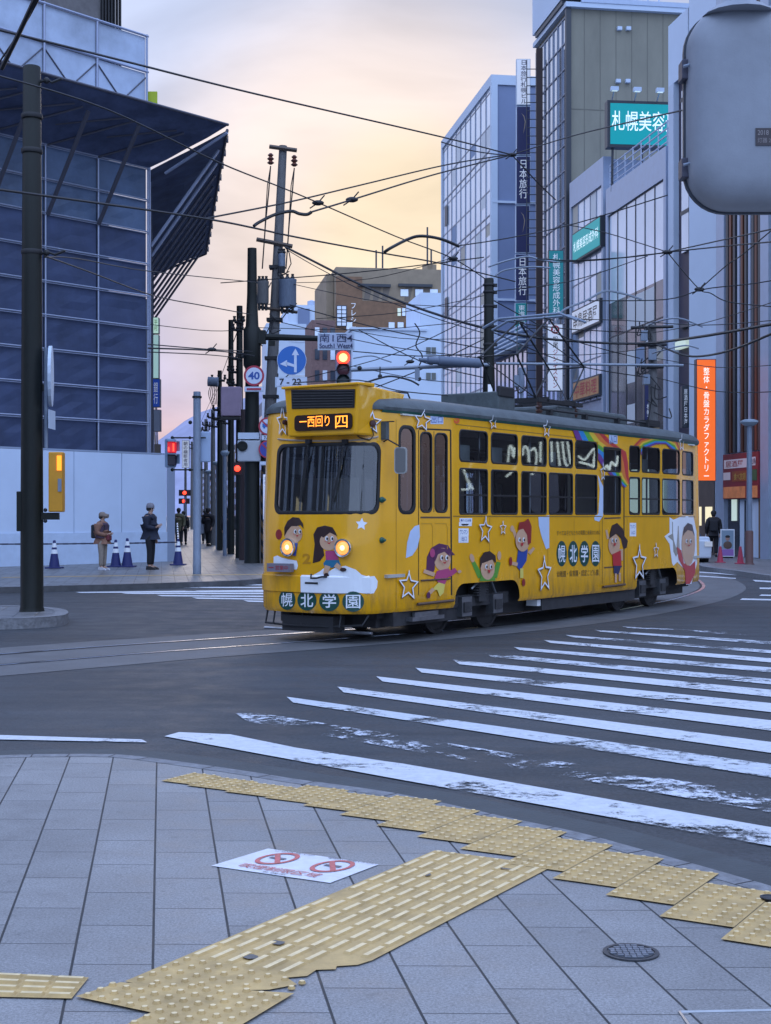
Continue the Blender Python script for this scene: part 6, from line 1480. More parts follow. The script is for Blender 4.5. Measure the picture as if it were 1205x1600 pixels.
# ================================================================ street furniture
def at_base(name, label, cat, v, group=None, rz=0): return thing(name, label, cat, tuple(v), rz, group)
RX = Matrix.Rotation(R(90), 3, 'X')   # lathe axis towards the camera (-y)
# --- near left mast
b0 = G(50, 955, .15); rt = at_base('tram_mast', 'thick dark bronze mast standing on the traffic island at the left', 'pole', b0); top = P(50, 104, b0.y).z - .15
mb = MB(); mb.lathe((0, 0, 0), [(.19, 0), (.172, .06), (.168, 1.5), (.150, 5.0), (.132, top - .02), (.12, top)], 24, poleblk); mb.build('shaft', None, rt, smooth=True)
for py in (186, 240, 398):
    z_ = P(50, py, b0.y).z - .15; mb = MB(); mb.lathe((0, 0, z_), [(.155, 0), (.16, .01), (.16, .06), (.155, .07)], 20, black); mb.build('collar', None, rt, smooth=True)
z_ = P(50, 830, b0.y).z - .15; mb = MB(); mb.bb((-.21, -.10, z_), (-.13, .10, z_ + .6), poleblk); mb.build('junction_box', None, rt, bevel=.01)
for py, dx in ((128, .45), (397, .5)):
    z_ = P(50, py, b0.y).z - .15; mb = MB(); mb.tube([(.1, 0, z_), (.25, 0, z_ + .03), (dx - .15, .0, z_ - .01), (dx, 0, z_ + .05)], .022, 6, black); mb.ball((.22, 0, z_ + .02), .05, 8, black); mb.build('wire_clamp', None, rt)
def box_px(xl, xr, yt, yb, Y, d):  # local box from photo rectangle, relative to b
    a = P(xl, yb, Y); c = P(xr, yt, Y); return a, Vector((c.x, Y + d, c.z))
Yb = b0.y
pb = at_base('crossing_button_box', 'yellow pedestrian button box with a glowing orange display on the left mast', 'button box', P(86, 808, Yb))
o_ = pb.location.copy(); a, c = box_px(75.5, 97.5, 706, 800, Yb - .1, .2)
mb = MB(o_); mb.bb(a, c, mat('button_box_yellow', (.60, .27, .01), .45, var=.1)); mb.build('case', None, pb, bevel=.018)
mb = MB(o_); a2 = P(89, 735, Yb - .113); c2 = P(96, 712, Yb - .113); mb.bb(a2, c2 + Vector((0, .01, 0)), mat('orange_display', (.8, .2, .0), .4, emit=(1, .30, .02), es=1.6))
mb.build('lit_display', None, pb)
mb = MB(o_); a2 = P(90.5, 768, Yb - .115); c2 = P(96, 748, Yb - .115); mb.bb(a2, c2 + Vector((0, .02, 0)), polegrey); mb.build('push_button', None, pb)
mb = MB(o_); a2 = P(62, 812, Yb); c2 = P(92, 801, Yb); mb.bb(a2 + Vector((0, -.06, 0)), c2 + Vector((0, .06, 0)), poleblk)
for px in (71,): mb.ball(P(px, 797, Yb - .05), .03, 8, black); mb.ball(P(px, 814, Yb - .05), .03, 8, black)
mb.build('bracket', None, pb)
es = at_base('edge_on_sign', 'pair of white traffic signs seen edge on beside the left mast', 'traffic sign', P(74, 670, Yb))
o_ = es.location.copy(); n = 24; cz = P(77, 588, Yb); mb = MB(o_); r_ = .46
dirn = Vector((-.175, .985, 0)); mb.prism([cz + dirn * r_ * math.cos(2 * math.pi * i / n) + Vector((0, 0, r_ * math.sin(2 * math.pi * i / n))) for i in range(n)], (.05, -.01, 0), whitew); mb.build('round_plate', None, es)
mb = MB(o_); mb.bb(P(76, 669, Yb - .22), P(81, 641, Yb) + Vector((0, .22, 0)), whitew); mb.build('lower_plate', None, es)
mb = MB(o_); mb.tube([P(72, 700, Yb), P(72, 543, Yb)], .03, 8, polegrey); mb.bb(P(62, 611, Yb), P(75, 600, Yb) + Vector((0, .05, 0)), black); mb.build('post', None, es)
# --- far corner signal mast
b1 = G(394, 880, .12); Y1 = b1.y; top = P(394, 388, Y1).z - .12
rt = at_base('signal_mast', 'tall dark bronze signal mast on the far corner left of the tram', 'pole', b1)
mb = MB(); mb.lathe((0, 0, 0), [(.25, 0), (.235, .1), (.23, 3.4), (.21, 5.6), (.21, 6.0), (.27, 6.1), (.27, 7.2), (.20, 7.3), (.155, 8.3), (.14, top)], 20, poleblk); mb.build('shaft', None, rt, smooth=True)
z_ = P(0, 531, Y1).z - .12; mb = MB(); mb.tube([(0.1, 0, z_ + .1), (2.2, -.3, z_)], [.11, .085], 10, poleblk); mb.box((.25, -.02, z_ + .08), (.35, .3, .4), m=poleblk); mb.box((.62, -.08, z_ - .12), (.2, .12, .15), m=poleblk); mb.build('arm', None, rt, smooth=False)
o1 = Vector((b1.x, b1.y, .12))
Ysg = Y1 - .35
sp = panel_sign('street_name_plate', 'pale plate reading South 1 West 4 above the red signal', 496.5, 554, 520, 547, Ysg - .1, mat('plate_lilac', (.42, .46, .60), .5), '南1西4', txb, vertical=False, depth=.06, frame=whitew, txt_rect=(.05, .95, .45, .95), bold=.03)
Wp = (P(554, 0, Ysg) - P(496.5, 0, Ysg)).x; Hp = 27 / F * Ysg
mb = MB(); put_text(mb, 'South1 West4', (-.45 * Wp, -.024, Hp * .10), (.9 * Wp, 0, 0), (0, 0, Hp * .28), txb, .02); mb.build('latin_lettering', None, sp, fix=False)
redlamp = mat('signal_red_lit', (.9, .05, .03), .4, emit=(1., .045, .02), es=3.2); redcore = mat('signal_red_core', (1, .4, .2), .4, emit=(1., .30, .10), es=4.); lampoff = mat('signal_lens_off', (.10, .03, .04), .25); lampoffg = mat('signal_lens_off_green', (.03, .05, .05), .25)
ts = at_base('traffic_signal', 'vertical three-lens traffic signal showing red under the street name plate', 'traffic light', P(536, 604, Ysg))
o_ = ts.location.copy()
mb = MB(o_); a = P(524, 606, Ysg); c = P(549, 545, Ysg); mb.bb(a, Vector((c.x, Ysg + .2, c.z)), mat('signal_housing', (.25, .28, .36), .5)); mb.build('housing', None, ts, bevel=.05)
for py, m_ in ((559, redlamp), (577, lampoff), (595, lampoffg)):
    c_ = P(536.5, py, Ysg - .03); mb = MB(o_); mb.lathe(c_, [(.20, 0), (.20, .03), (.14, .05), (.001, .06)], 20, m_, Mx=RX); l_ = mb.build('lens', None, ts, smooth=True)
    mb = MB(o_)
    for k in range(13):
        t0, t1 = R(-10 + k * 200 / 13), R(-10 + (k + 1) * 200 / 13); rr_ = .215
        A_ = [c_ + Vector((rr_ * math.cos(t), 0, rr_ * math.sin(t))) for t in (t0, t1)]; B_ = [v + Vector((0, -.22, -.03)) for v in A_]
        mb.quad([A_[0], A_[1], B_[1], B_[0]], black)
    mb.build('visor', None, l_, fix=False)
    if py == 559: mb = MB(o_); mb.lathe(c_ + Vector((0, -.06, 0)), [(.13, 0), (.10, .012), (.001, .015)], 16, redcore, Mx=RX); mb.build('lamp_core', None, l_)
# round signs
def ringsign(name, label, cx, cy, r, Y, rim, face, cat='traffic sign', rimw=.16, post=None):
    c_ = P(cx, cy, Y); R_ = r / F * Y; rt = at_base(name, label, cat, c_); n = 32
    def circ(q, dy): return [c_ + Vector((q * R_ * math.cos(2 * math.pi * i / n), dy, q * R_ * math.sin(2 * math.pi * i / n))) for i in range(n)]
    mb = MB(c_); mb.prism(circ(1, 0), (0, .03, 0), rim); mb.build('rim', None, rt)
    mb = MB(c_); mb.quad(circ(1 - rimw, -.006), face); mb.build('face', None, rt, fix=False)
    return rt, c_, R_
sigblue = mat('sign_blue_plain', (.02, .14, .48), .4); sigred = mat('sign_red_rim', (.42, .03, .06), .4); sigwhite = mat('sign_face_white', (.60, .66, .80), .4)
rt, c_, R_ = ringsign('speed_limit_sign', 'round speed limit 40 sign with red rim on the signal mast', 397, 587, 16, Y1 - .45, sigred, sigwhite, rimw=.2)
mb = MB(c_); put_text(mb, '40', c_ + Vector((-.56 * R_, -.012, -.38 * R_)), (1.12 * R_, 0, 0), (0, 0, .76 * R_), mat('sign_numeral_blue', (.02, .08, .35), .4), .03); mb.build('numerals', None, rt, fix=False)
rt, c_, R_ = ringsign('direction_sign', 'large round blue sign with white arrows up and left', 456, 563, 23, Y1 - .55, sigwhite, sigblue, rimw=.03)
mb = MB(c_)
def arr(pts): mb.add([c_ + Vector((x_ * R_, -.014, z_ * R_)) for x_, z_ in pts], [tuple(range(len(pts)))], sigwhite)
arr([(.16, -.82), (.34, -.82), (.34, .35), (.16, .35)]); arr([(.0, .35), (.5, .35), (.25, .8)]); arr([(-.35, -.32), (-.35, -.10), (.155, -.28), (.155, -.46)]); arr([(-.8, -.25), (-.32, .02), (-.32, -.45)])
mb.build('arrows', None, rt, fix=False)
panel_sign('plate_sign', 'narrow pale plate reading 7-22 under the round blue sign', 430, 480, 589, 605, Y1 - .55, sigwhite, '7 - 22', txk, vertical=False, depth=.03, frame=whitew, txt_rect=(.14, .82, .2, .85), bold=.02)
panel_sign('plate_sign', 'small white plate with a red line just below the 40 sign', 382, 412, 604, 612, Y1 - .45, sigwhite, '━━━', sigred, vertical=False, depth=.03, frame=whitew, txt_rect=(.12, .88, .3, .7))
rt, c_, R_ = ringsign('no_trucks_sign', 'round red rimmed sign with a blue truck pictogram, beside the destination box', 418, 666, 14, Y1 - .45, sigred, sigwhite, rimw=.2)
mb = MB(c_)
for (x0, x1, z0, z1) in ((-.55, .15, -.1, .3), (.18, .5, -.1, .15), (-.45, -.25, -.25, -.1), (.15, .35, -.25, -.1)): mb.add([c_ + Vector((x_ * R_, -.012, z_ * R_)) for x_, z_ in ((x0, z0), (x1, z0), (x1, z1), (x0, z1))], [(0, 1, 2, 3)], sigblue)
mb.add([c_ + Vector((x_ * R_, -.016, z_ * R_)) for x_, z_ in ((-.5, .62), (-.62, .5), (.5, -.62), (.62, -.5))], [(0, 1, 2, 3)], sigred); mb.build('truck_pictogram', None, rt, fix=False)
rt, c_, R_ = ringsign('no_parking_sign', 'round blue and red no parking sign below the truck sign', 418, 702, 14, Y1 - .45, sigred, mat('sign_blue_dusky', (.04, .06, .33), .5), rimw=.16)
mb = MB(c_); mb.add([c_ + Vector((x_ * R_, -.012, z_ * R_)) for x_, z_ in ((-.5, .62), (-.62, .5), (.5, -.62), (.62, -.5))], [(0, 1, 2, 3)], sigred); mb.build('slash', None, rt, fix=False)
panel_sign('plate_sign', 'white plate reading 7-22 between the two small round signs', 409, 427, 680, 688, Y1 - .42, sigwhite, '7-22', txk, vertical=False, depth=.03, frame=whitew, txt_rect=(.2, .8, .2, .8))
panel_sign('plate_sign', 'white plate under the no parking sign', 406, 428, 721, 727, Y1 - .42, sigwhite, None, depth=.03, frame=whitew)
lb = at_base('loudspeaker_box', 'white cabinet with a round loudspeaker strapped to the signal mast', 'cabinet', P(390, 722, Y1 - .3)); o_ = lb.location.copy()
mb = MB(o_); mb.bb(P(371, 721, Y1 - .35), P(407, 688, Y1 - .35) + Vector((0, .5, 0)), mat('cabinet_white', (.42, .45, .50), .5, var=.1)); mb.build('cabinet', None, lb, bevel=.03)
mb = MB(o_); mb.bb(P(372, 686, Y1 - .35), P(405, 676, Y1 - .35) + Vector((0, .4, 0)), whitew); mb.build('upper_box', None, lb)
mb = MB(o_); mb.lathe(P(379, 697, Y1 - .36), [(.16, 0), (.16, .04), (.12, .05), (.12, .02), (.001, .02)], 18, poleblk, Mx=RX); mb.lathe(P(379, 697, Y1 - .37), [(.10, 0), (.001, .01)], 14, kerbm, Mx=RX); mb.build('loudspeaker', None, lb)
rl = at_base('small_red_lamp', 'small glowing red lamp below the white cabinet', 'traffic light', P(371, 732, Y1 + 2)); o_ = rl.location.copy()
mb = MB(o_); mb.ball(o_, .10, 10, redlamp); mb.build('lamp', None, rl); mb = MB(o_); mb.bb(o_ + Vector((-.14, .08, -.2)), o_ + Vector((.14, .25, .2)), black); mb.build('case', None, rl)
hp = at_base('hazard_stripe_pole', 'pole sleeve with black and yellow diagonal stripes beside the tram nose', 'pole', G(416, 880, .12)); hb_ = hp.location
m, t, b = nodemat('hazard_stripes'); co = t.nodes.new('ShaderNodeTexCoord').outputs['Object']; sx = t.nodes.new('ShaderNodeSeparateXYZ'); t.links.new(co, sx.inputs[0])
v = mth(t, 'GREATER_THAN', mth(t, 'FRACT', mth(t, 'MULTIPLY', mth(t, 'ADD', sx.outputs[2], mth(t, 'MULTIPLY', sx.outputs[0], 1.2)), 2.6)), .5); t.links.new(mixc(t, v, (.02, .02, .02), (.16, .10, .05)), b.inputs['Base Color']); hz = m
mb = MB(); mb.lathe((0, 0, 0), [(.17, 0), (.17, 2.6), (.15, 2.62), (.15, 4)], 16, hz); mb.build('sleeve', None, hp, smooth=True)
panel_sign('blade_sign', 'narrow blue and white vertical notice hanging beside the tram front', 411, 423, 741, 812, Y1 - .3, signw, '札幌市交通局停留場', txb, txt_rect=(.2, .55, .05, .95), depth=.04, frame=sigblue)
# --- leaning concrete utility pole
bU = G(414, 877, .12); YU = 46.; bU = Vector((P(411, 0, YU).x, YU, .12)); tU = P(442.5, 228, YU)
up_ = at_base('utility_pole', 'tall leaning concrete utility pole with transformers behind the signal mast', 'pole', bU); d_ = tU - bU
mb = MB(bU); mb.tube([bU, bU + d_ * .5, tU], [.22, .18, .13], 14, concp); mb.build('shaft', None, up_, smooth=True)
def on_pole(py): 
    zz = P(0, py, YU).z; return bU + d_ * ((zz - bU.z) / d_.z)
def xarm(px0, py0, px1, py1, w=.07):
    mb = MB(bU); mb.tube([P(px0, py0, YU - .18), P(px1, py1, YU - .18)], w, 4, mat('rusty_arm', (.10, .075, .06), .8)); mb.build('crossarm', None, up_)
xarm(421, 229, 464, 235); xarm(401, 374, 457, 385); xarm(405, 480, 465, 488, .05)
for px, py in ((423, 240), (460, 243)):
    c_ = P(px, py, YU - .18); mb = MB(bU); mb.lathe(c_ + Vector((0, 0, -.35)), [(.05, 0), (.12, .05), (.05, .12), (.12, .18), (.05, .25), (.1, .3), (.04, .36)], 10, mat('insulator_rust', (.14, .05, .035), .4)); mb.build('insulator', None, up_, smooth=True)
    mb = MB(bU); q0 = c_ + Vector((0, 0, -.4)); x2 = px - 4; mb.tube([q0, P(px - 3, 300, YU - .2), P(px - 8, 350, YU - .2), P(px - 13, 420, YU - .2)], .022, 5, wirem); mb.tube([q0, P(px - 5, 290, YU - .2), P(px - 10, 375, YU - .25)], .016, 5, wirem); mb.build('drop_cable', None, up_)
for (xa, xb, ya, yb_, m_) in ((436, 463, 437, 480, polegrey), (402, 420, 440, 475, concp), (435, 446, 397, 417, polegrey)):
    c_ = P((xa + xb) / 2, yb_, YU - .35); R_ = (xb - xa) / 2 / F * YU; H_ = (yb_ - ya) / F * YU
    mb = MB(bU); mb.lathe(c_, [(R_ * .9, 0), (R_, .05), (R_, H_ - .08), (R_ * 1.04, H_ - .06), (R_ * 1.04, H_), (R_ * .3, H_ + .06), (.01, H_ + .07)], 16, m_); tr_ = mb.build('transformer', None, up_, smooth=True)
    mb = MB(bU)
    for k in (-1, 0, 1): mb.lathe(c_ + Vector((k * R_ * .6, -R_ * .3, H_)), [(.05, 0), (.07, .05), (.04, .1), (.05, .16)], 8, black); mb.lathe(c_ + Vector((k * R_ * .6, -.1, -.22)), [(.04, 0), (.05, .22)], 8, black)
    mb.build('bushing', None, tr_)
mb = MB(bU)
rr6 = random.Random(4)
for k in range(9):
    a = on_pole(rr6.uniform(395, 600)) + Vector((rr6.uniform(-.2, .3), -.25, 0)); b = a + Vector((rr6.uniform(-.5, .7), -.1, rr6.uniform(-.9, .3))); md = (a + b) / 2 + Vector((rr6.uniform(-.3, .3), -.1, -.3)); mb.tube(smooth_pts([a, md, b], 4), .018, 5, wirem)
for py in (418, 500, 560, 620): q = on_pole(py); mb.box(q, (.5, .42, .1), m=black)
mb.tube([P(445, 385, YU - .3), P(452, 395, YU - .3), P(455, 412, YU - .3), P(447, 428, YU - .3), P(441, 430, YU - .3)], .018, 5, wirem)
mb.build('loose_cables', None, up_)
# --- slimmer poles down the street
def street_pole(px, py_top, Y, r, label, arms=(), mats_=concp, kids=()):
    base = Vector((P(px, 0, Y).x, Y, .12)); tp = P(px + kids[0] if kids else px, py_top, Y); rt = at_base('utility_pole', label, 'pole', base, 'utility poles down the side street')
    mb = MB(base); mb.tube([base, tp], [r, r * .7], 10, mats_); mb.build('shaft', None, rt, smooth=True)
    for (dx0, dx1, py) in arms:
        mb = MB(base); mb.tube([P(px + dx0, py, Y - .1), P(px + dx1, py + 2, Y - .1)], .05, 4, black)
        for q in range(3): c_ = P(lerp(px + dx0, px + dx1, q / 2), py, Y - .1); mb.lathe(c_, [(.04, 0), (.07, .06), (.04, .12), (.06, .2)], 6, black)
        mb.build('crossarm', None, rt)
    return rt, base
street_pole(374.5, 478, 49, .15, 'black slender pole just left of the signal mast, taller than those beyond', ((-8, 6, 503), (-10, 4, 515), (-12, 4, 560)), poleblk)
street_pole(361, 500, 54, .14, 'dark pole behind the pinkish box', ((-4, 10, 580), (-5, 12, 600)), poleblk)
street_pole(343.5, 579, 60, .13, 'dark pole left of the pinkish box with a drum transformer', ((-12, 8, 593), (-10, 6, 640), (-10, 6, 655)), poleblk, (0,))
street_pole(333, 640, 70, .14, 'brown pole with crossarms left of the pinkish box, sixth from the tram', ((-8, 8, 652), (-9, 7, 665)), concp)
street_pole(350, 655, 66, .16, 'stout concrete pole under the pinkish box', ((-8, 8, 660),), concp)
street_pole(322, 655, 90, .15, 'thin distant pole close to the grey signal post', ((-5, 6, 664), (-5, 5, 672)), concp)
street_pole(314, 668, 110, .16, 'faint distant pole just right of the grey signal post', ((-5, 5, 676),), concp)
street_pole(300, 690, 150, .17, 'very distant pole left of the grey signal post', ((-5, 5, 694), (-4, 4, 700)), concp)
street_pole(290, 705, 190, .2, 'tiny pole far down the street near the red lights', ((-4, 4, 709),), concp)
street_pole(383, 640, 47, .20, 'brown wooden pole immediately left of the signal mast', (), mat('brown_creosote', (.055, .035, .035), .8, var=.4, vscale=5, stretch=(6, 6, .6)))
pkb = at_base('switch_cabinet', 'pinkish grey switch cabinet hung high on the poles left of the signal mast', 'cabinet', P(361, 652, 47.5)); o_ = pkb.location.copy()
mb = MB(o_); mb.bb(P(345, 650, 47.5), P(376.5, 604, 47.5) + Vector((0, .5, 0)), mat('pinkish_paint', (.34, .25, .34), .6, var=.15)); mb.build('case', None, pkb, bevel=.03)
mb = MB(o_); mb.bb(P(345, 655, 47.45), P(375, 651, 47.45) + Vector((0, .5, 0)), black); mb.build('bracket', None, pkb)
dr = at_base('drum_transformer', 'small drum transformer on the dark pole left of the pinkish cabinet', 'transformer', P(333, 602, 59.5)); o_ = dr.location.copy()
mb = MB(o_); mb.tube([P(325, 596, 59.5), P(341, 597, 59.5)], .20, 12, polegrey); mb.build('drum', None, dr, smooth=True)
mb = MB(o_)
for k in range(5): mb.tube(smooth_pts([P(330 + k * 2, 601, 59.3), P(326 + k * 3, 615, 59.3), P(331 + k * 2, 632, 59.3)], 4), .015, 4, wirem)
mb.build('dangling_cables', None, dr)
# disc street lamps
def disc_lamp(px, py_head, Y, label, rpx, kids=0, shaft=polegrey, thick=.06, sleeve=False):
    base = Vector((P(px, 0, Y).x, Y, .12)); zt = P(px, py_head, Y).z; rt = at_base('street_lamp', label, 'street lamp', base, 'disc shaped street lamps')
    mb = MB(base); mb.tube([base, (base.x, base.y, zt - .1)], [thick * 1.2, thick], 10, shaft)
    mb.build('post', None, rt, smooth=True)
    if sleeve: mb = MB(base); mb.lathe(base, [(.16, 0), (.12, .05), (.12, .98), (.09, 1.02)], 12, mat('brown_sleeve', (.10, .045, .04), .6)); mb.build('sleeve', None, rt, smooth=True)
    R_ = rpx / F * Y; mb = MB(base); mb.lathe((base.x, base.y, zt - .12), [(.06, 0), (R_ * .7, .04), (R_ * .78, .07), (R_, .12), (R_ * .97, .17), (R_ * .5, .21), (.01, .22)], 20, mat('lamp_head_grey', (.25, .31, .37), .4)); mb.build('head', None, rt, smooth=True)
    return rt
disc_lamp(1171, 660, 42.7, 'grey street lamp with a disc head at the right edge by the cones', 14, sleeve=True, thick=.075)
disc_lamp(351.5, 708, 52, 'disc street lamp nearest the signal mast in the side street', 7)
disc_lamp(339.5, 724, 62, 'disc street lamp in the middle of the three in the side street', 7.5)
disc_lamp(326, 737, 78, 'disc street lamp farthest of the three in the side street', 6)
# --- grey post with the pedestrian signal
b2 = G(308, 897, .12); Y2 = b2.y; rt = at_base('signal_post', 'plain grey galvanised post at the kerb carrying the pedestrian signal', 'pole', b2)
zt = P(308, 612, Y2).z - .12
mb = MB(); mb.lathe((0, 0, 0), [(.105, 0), (.105, .3), (.1, .31), (.095, zt - .1), (.09, zt)], 16, polegrey); mb.build('shaft', None, rt, smooth=True)
mb = MB(); zz = P(0, 622, Y2).z - .12; mb.lathe((0, 0, zz), [(.12, 0), (.12, .05)], 14, poleblk); mb.ball((-.17, 0, P(0, 660, Y2).z - .12), .05, 8, poleblk); mb.build('collar', None, rt)
for py in (684, 734): 
    zz = P(0, py, Y2).z - .12; mb = MB(); mb.tube([(.22, 0, zz), (-.64, 0, zz)], .022, 6, poleblk); mb.ball((-.62, 0, zz), .045, 8, poleblk); mb.ball((-.18, 0, zz), .04, 8, poleblk); mb.build('arm', None, rt)
mb = MB(); zz = P(0, 700, Y2).z - .12; mb.bb((-.1, .08, zz - .35), (.32, .2, zz + .42), mat('pale_back_sign', (.33, .42, .58), .5)); mb.build('sign_back', None, rt, bevel=.03)
ps = at_base('pedestrian_signal', 'two-lens pedestrian signal showing red, beside the hoarding corner', 'traffic light', P(267, 731, Y2 - .05)); o_ = ps.location.copy()
rz_ = Matrix.Rotation(R(38), 4, 'Z'); hous = mat('ped_signal_housing', (.20, .27, .38), .4)
cz_ = P(266.5, 708, Y2); mb = MB(o_); mb.box(cz_, (.26, .16, .72), m=hous, M=rz_); mb.build('housing', None, ps, bevel=.03)
for py, m_ in ((699, mat('ped_red_lit', (.4, .02, .03), .3, emit=(.9, .02, .03), es=.5)), (719, mat('ped_dark_lens', (.02, .015, .03), .2))):
    c_ = P(269, py, Y2 - .12); mb = MB(o_); mb.box(c_, (.25, .05, .27), m=m_, M=rz_); l_ = mb.build('lens', None, ps, bevel=.02)
    mb = MB(o_); mb.box(c_ + Vector((0, -.05, .15)), (.29, .2, .02), m=hous, M=rz_); mb.box(c_ + rz_ @ Vector((.14, -.07, .03)), (.02, .14, .24), m=hous, M=rz_); mb.build('visor', None, l_)
    if py == 699: mb = MB(o_); mb.box(c_ + rz_ @ Vector((.02, -.03, 0)), (.04, .01, .2), m=redlamp, M=rz_); mb.box(c_ + rz_ @ Vector((-.11, -.03, -.05)), (.03, .01, .1), m=redlamp, M=rz_); mb.build('red_figure', None, l_)
# far red lights down the street
for k, (px, py, Yf, lb_) in enumerate(((288.5, 770, 120, 'upper small red light far down the street'), (287.5, 783, 130, 'lower small red light far down the street'))):
    q = P(px, py, Yf); rt = at_base('distant_signal', lb_, 'traffic light', q); mb = MB(q); mb.ball(q, .16, 10, redlamp); mb.build('lamp', None, rt); mb = MB(q); mb.bb(q + Vector((-.5, .1, -.25)), q + Vector((.5, .3, .25)), black); mb.tube([q + Vector((0, .2, 0)), q + Vector((0, .2, -q.z))], .06, 5, polegrey); mb.build('case', None, rt)
# --- centre mast behind the tram with arm
b3 = P(764, 0, 38.); b3 = Vector((b3.x, 38., 0)); zt = P(764, 435, 38.).z
rt = at_base('tram_mast', 'dark bronze mast rising behind the tram roof in front of the white office', 'pole', b3)
mb = MB(); mb.lathe((0, 0, 0), [(.19, 0), (.18, 2), (.165, 5), (.135, 6.2), (.13, zt - .02), (.12, zt)], 20, poleblk); mb.build('shaft', None, rt, smooth=True)
for py in (447, 458, 480, 512, 540):
    z_ = P(764, py, 38.).z; mb = MB(); mb.lathe((0, 0, z_), [(.15, 0), (.155, .01), (.155, .05), (.15, .06)], 16, black); mb.bb((.13, -.05, z_ - .02), (.22, .05, z_ + .06), black); mb.build('collar', None, rt, smooth=True)
z_ = P(0, 566, 38.).z; mb = MB(); mb.tube([P(775, 568, 38.) - b3, P(1068, 571, 38.) - b3], .035, 8, wirel); mb.tube([(0, -.15, z_ - .08), P(548, 578, 37.) - b3], .05, 8, wirel); mb.build('boom', None, rt)
mb = MB(); a, c = P(655, 562, 37.2) - b3, P(752, 568, 37.6) - b3; mb.tube([a, lerp(a, c, .12), lerp(a, c, .14), lerp(a, c, .3), lerp(a, c, .32), lerp(a, c, .97), c], [.05, .06, .10, .10, .13, .13, .07], 12, mat('boom_insulator', (.11, .14, .20), .5)); mb.build('boom_sleeve', None, rt, smooth=True)
mb = MB(); 
for px, py in ((594, 588), (655, 592), (562, 575)): mb.ball(P(px, py, 37.) - b3, .06, 8, black); mb.tube([P(px, py, 37.) - b3, P(px, 573, 37.) - b3], .015, 4, wirem)
mb.box(P(652, 585, 37.) - b3, (.12, .1, .3), m=polegrey); mb.build('hanger', None, rt)
z0_, z1_ = P(0, 620, 37.7).z, P(0, 600, 37.7).z; mb = MB(); mb.bb((-.04, -.21, z0_), (.08, -.17, z1_), signw); mb.build('number_plate', None, rt)
# mast-mounted camera cluster between mast and sign column
cb = at_base('camera_cluster', 'grey equipment boxes with cables on a slim post right of the centre mast', 'equipment', P(813, 640, 36.)); o_ = cb.location.copy()
mb = MB(o_); mb.tube([P(818, 700, 36.), P(814, 575, 36.)], .05, 6, polegrey); mb.build('post', None, cb)
mb = MB(o_); mb.bb(P(804, 604, 36.), P(820, 586, 36.) + Vector((0, .2, 0)), polegrey); mb.bb(P(810, 585, 36.), P(822, 574, 36.) + Vector((0, .2, 0)), polegrey); mb.build('equipment_box', None, cb, bevel=.01)
mb = MB(o_); mb.tube(smooth_pts([P(806, 604, 35.9), P(812, 614, 35.9), P(822, 606, 35.9), P(823, 590, 35.9)], 4), .02, 5, wirem); mb.build('cable', None, cb)
# --- cluttered right pole
YR = 44.; bR = Vector((P(1024, 0, YR).x, YR, .12)); rt = at_base('utility_pole', 'cluttered grey utility pole behind the rear of the tram', 'pole', bR); tR = P(1019, 508, YR)
mb = MB(bR); mb.tube([bR, tR], [.17, .13], 12, concp); mb.build('shaft', None, rt, smooth=True)
mb = MB(bR)
for k in range(16):
    a = P(1019 + rr6.uniform(-6, 6), rr6.uniform(505, 660), YR - .25); b = a + Vector((rr6.uniform(-.45, .5), -.1, rr6.uniform(-.7, .4))); md = (a + b) / 2 + Vector((rr6.uniform(-.3, .3), -.05, -.25)); mb.tube(smooth_pts([a, md, b], 4), .02, 5, wirem)
for py, w_ in ((512, 1.3), (540, .9), (575, .7)): c_ = P(1019, py, YR - .2); mb.tube([c_ + Vector((-w_ / 2, 0, 0)), c_ + Vector((w_ / 2, 0, .03))], .05, 5, black)
mb.build('cable_tangle', None, rt)
for (xa, ya, xb, yb_) in ((1002, 532, 1012, 516), (1014, 562, 1026, 545), (1006, 600, 1016, 585)): mb = MB(bR); mb.bb(P(xa, ya, YR - .4), P(xb, yb_, YR - .4) + Vector((0, .25, 0)), polegrey); mb.build('junction_box', None, rt)
# --- foreground signal back, top right
YS2 = 5.2; c_ = P(1178, 168, YS2); sg = at_base('traffic_signal', 'big grey back of a signal head hanging close to the camera at top right', 'traffic light', c_)
pw, ph = 101 / F * YS2, 158 / F * YS2
housb = mat('signal_back_grey', (.25, .27, .31), .5, var=.12, vscale=6, bump=.05, bscale=160)
mb = MB()
def puff(k): # back profile rings from rim to crown
    return k
rings = [(0.0, .06), (.0, .0), (.006, -.025), (.018, -.048), (.038, -.066), (.066, -.080), (.10, -.088), (.15, -.091)]
nn_ = 0; vs = []
for ins, yy in rings:
    pts = rrect(-pw + ins, pw - ins, -ph + ins, ph - ins, max(.03, .15 - ins * .6), 8); nn_ = len(pts); vs += [(x_, yy, z_) for x_, z_ in pts]
mb.add(vs, [(k * nn_ + i, k * nn_ + (i + 1) % nn_, (k + 1) * nn_ + (i + 1) % nn_, (k + 1) * nn_ + i) for k in range(len(rings) - 1) for i in range(nn_)] + [tuple(range((len(rings) - 1) * nn_, len(rings) * nn_))], housb)
mb.build('housing', None, sg, smooth=True)
mb = MB(); mb.prism([(x_, .062, z_) for x_, z_ in rrect(-pw - .008, pw + .008, -ph - .006, ph + .006, .155, 8)], (0, .02, 0), mat('signal_rim_dark', (.05, .06, .08), .5)); mb.build('door_rim', None, sg)
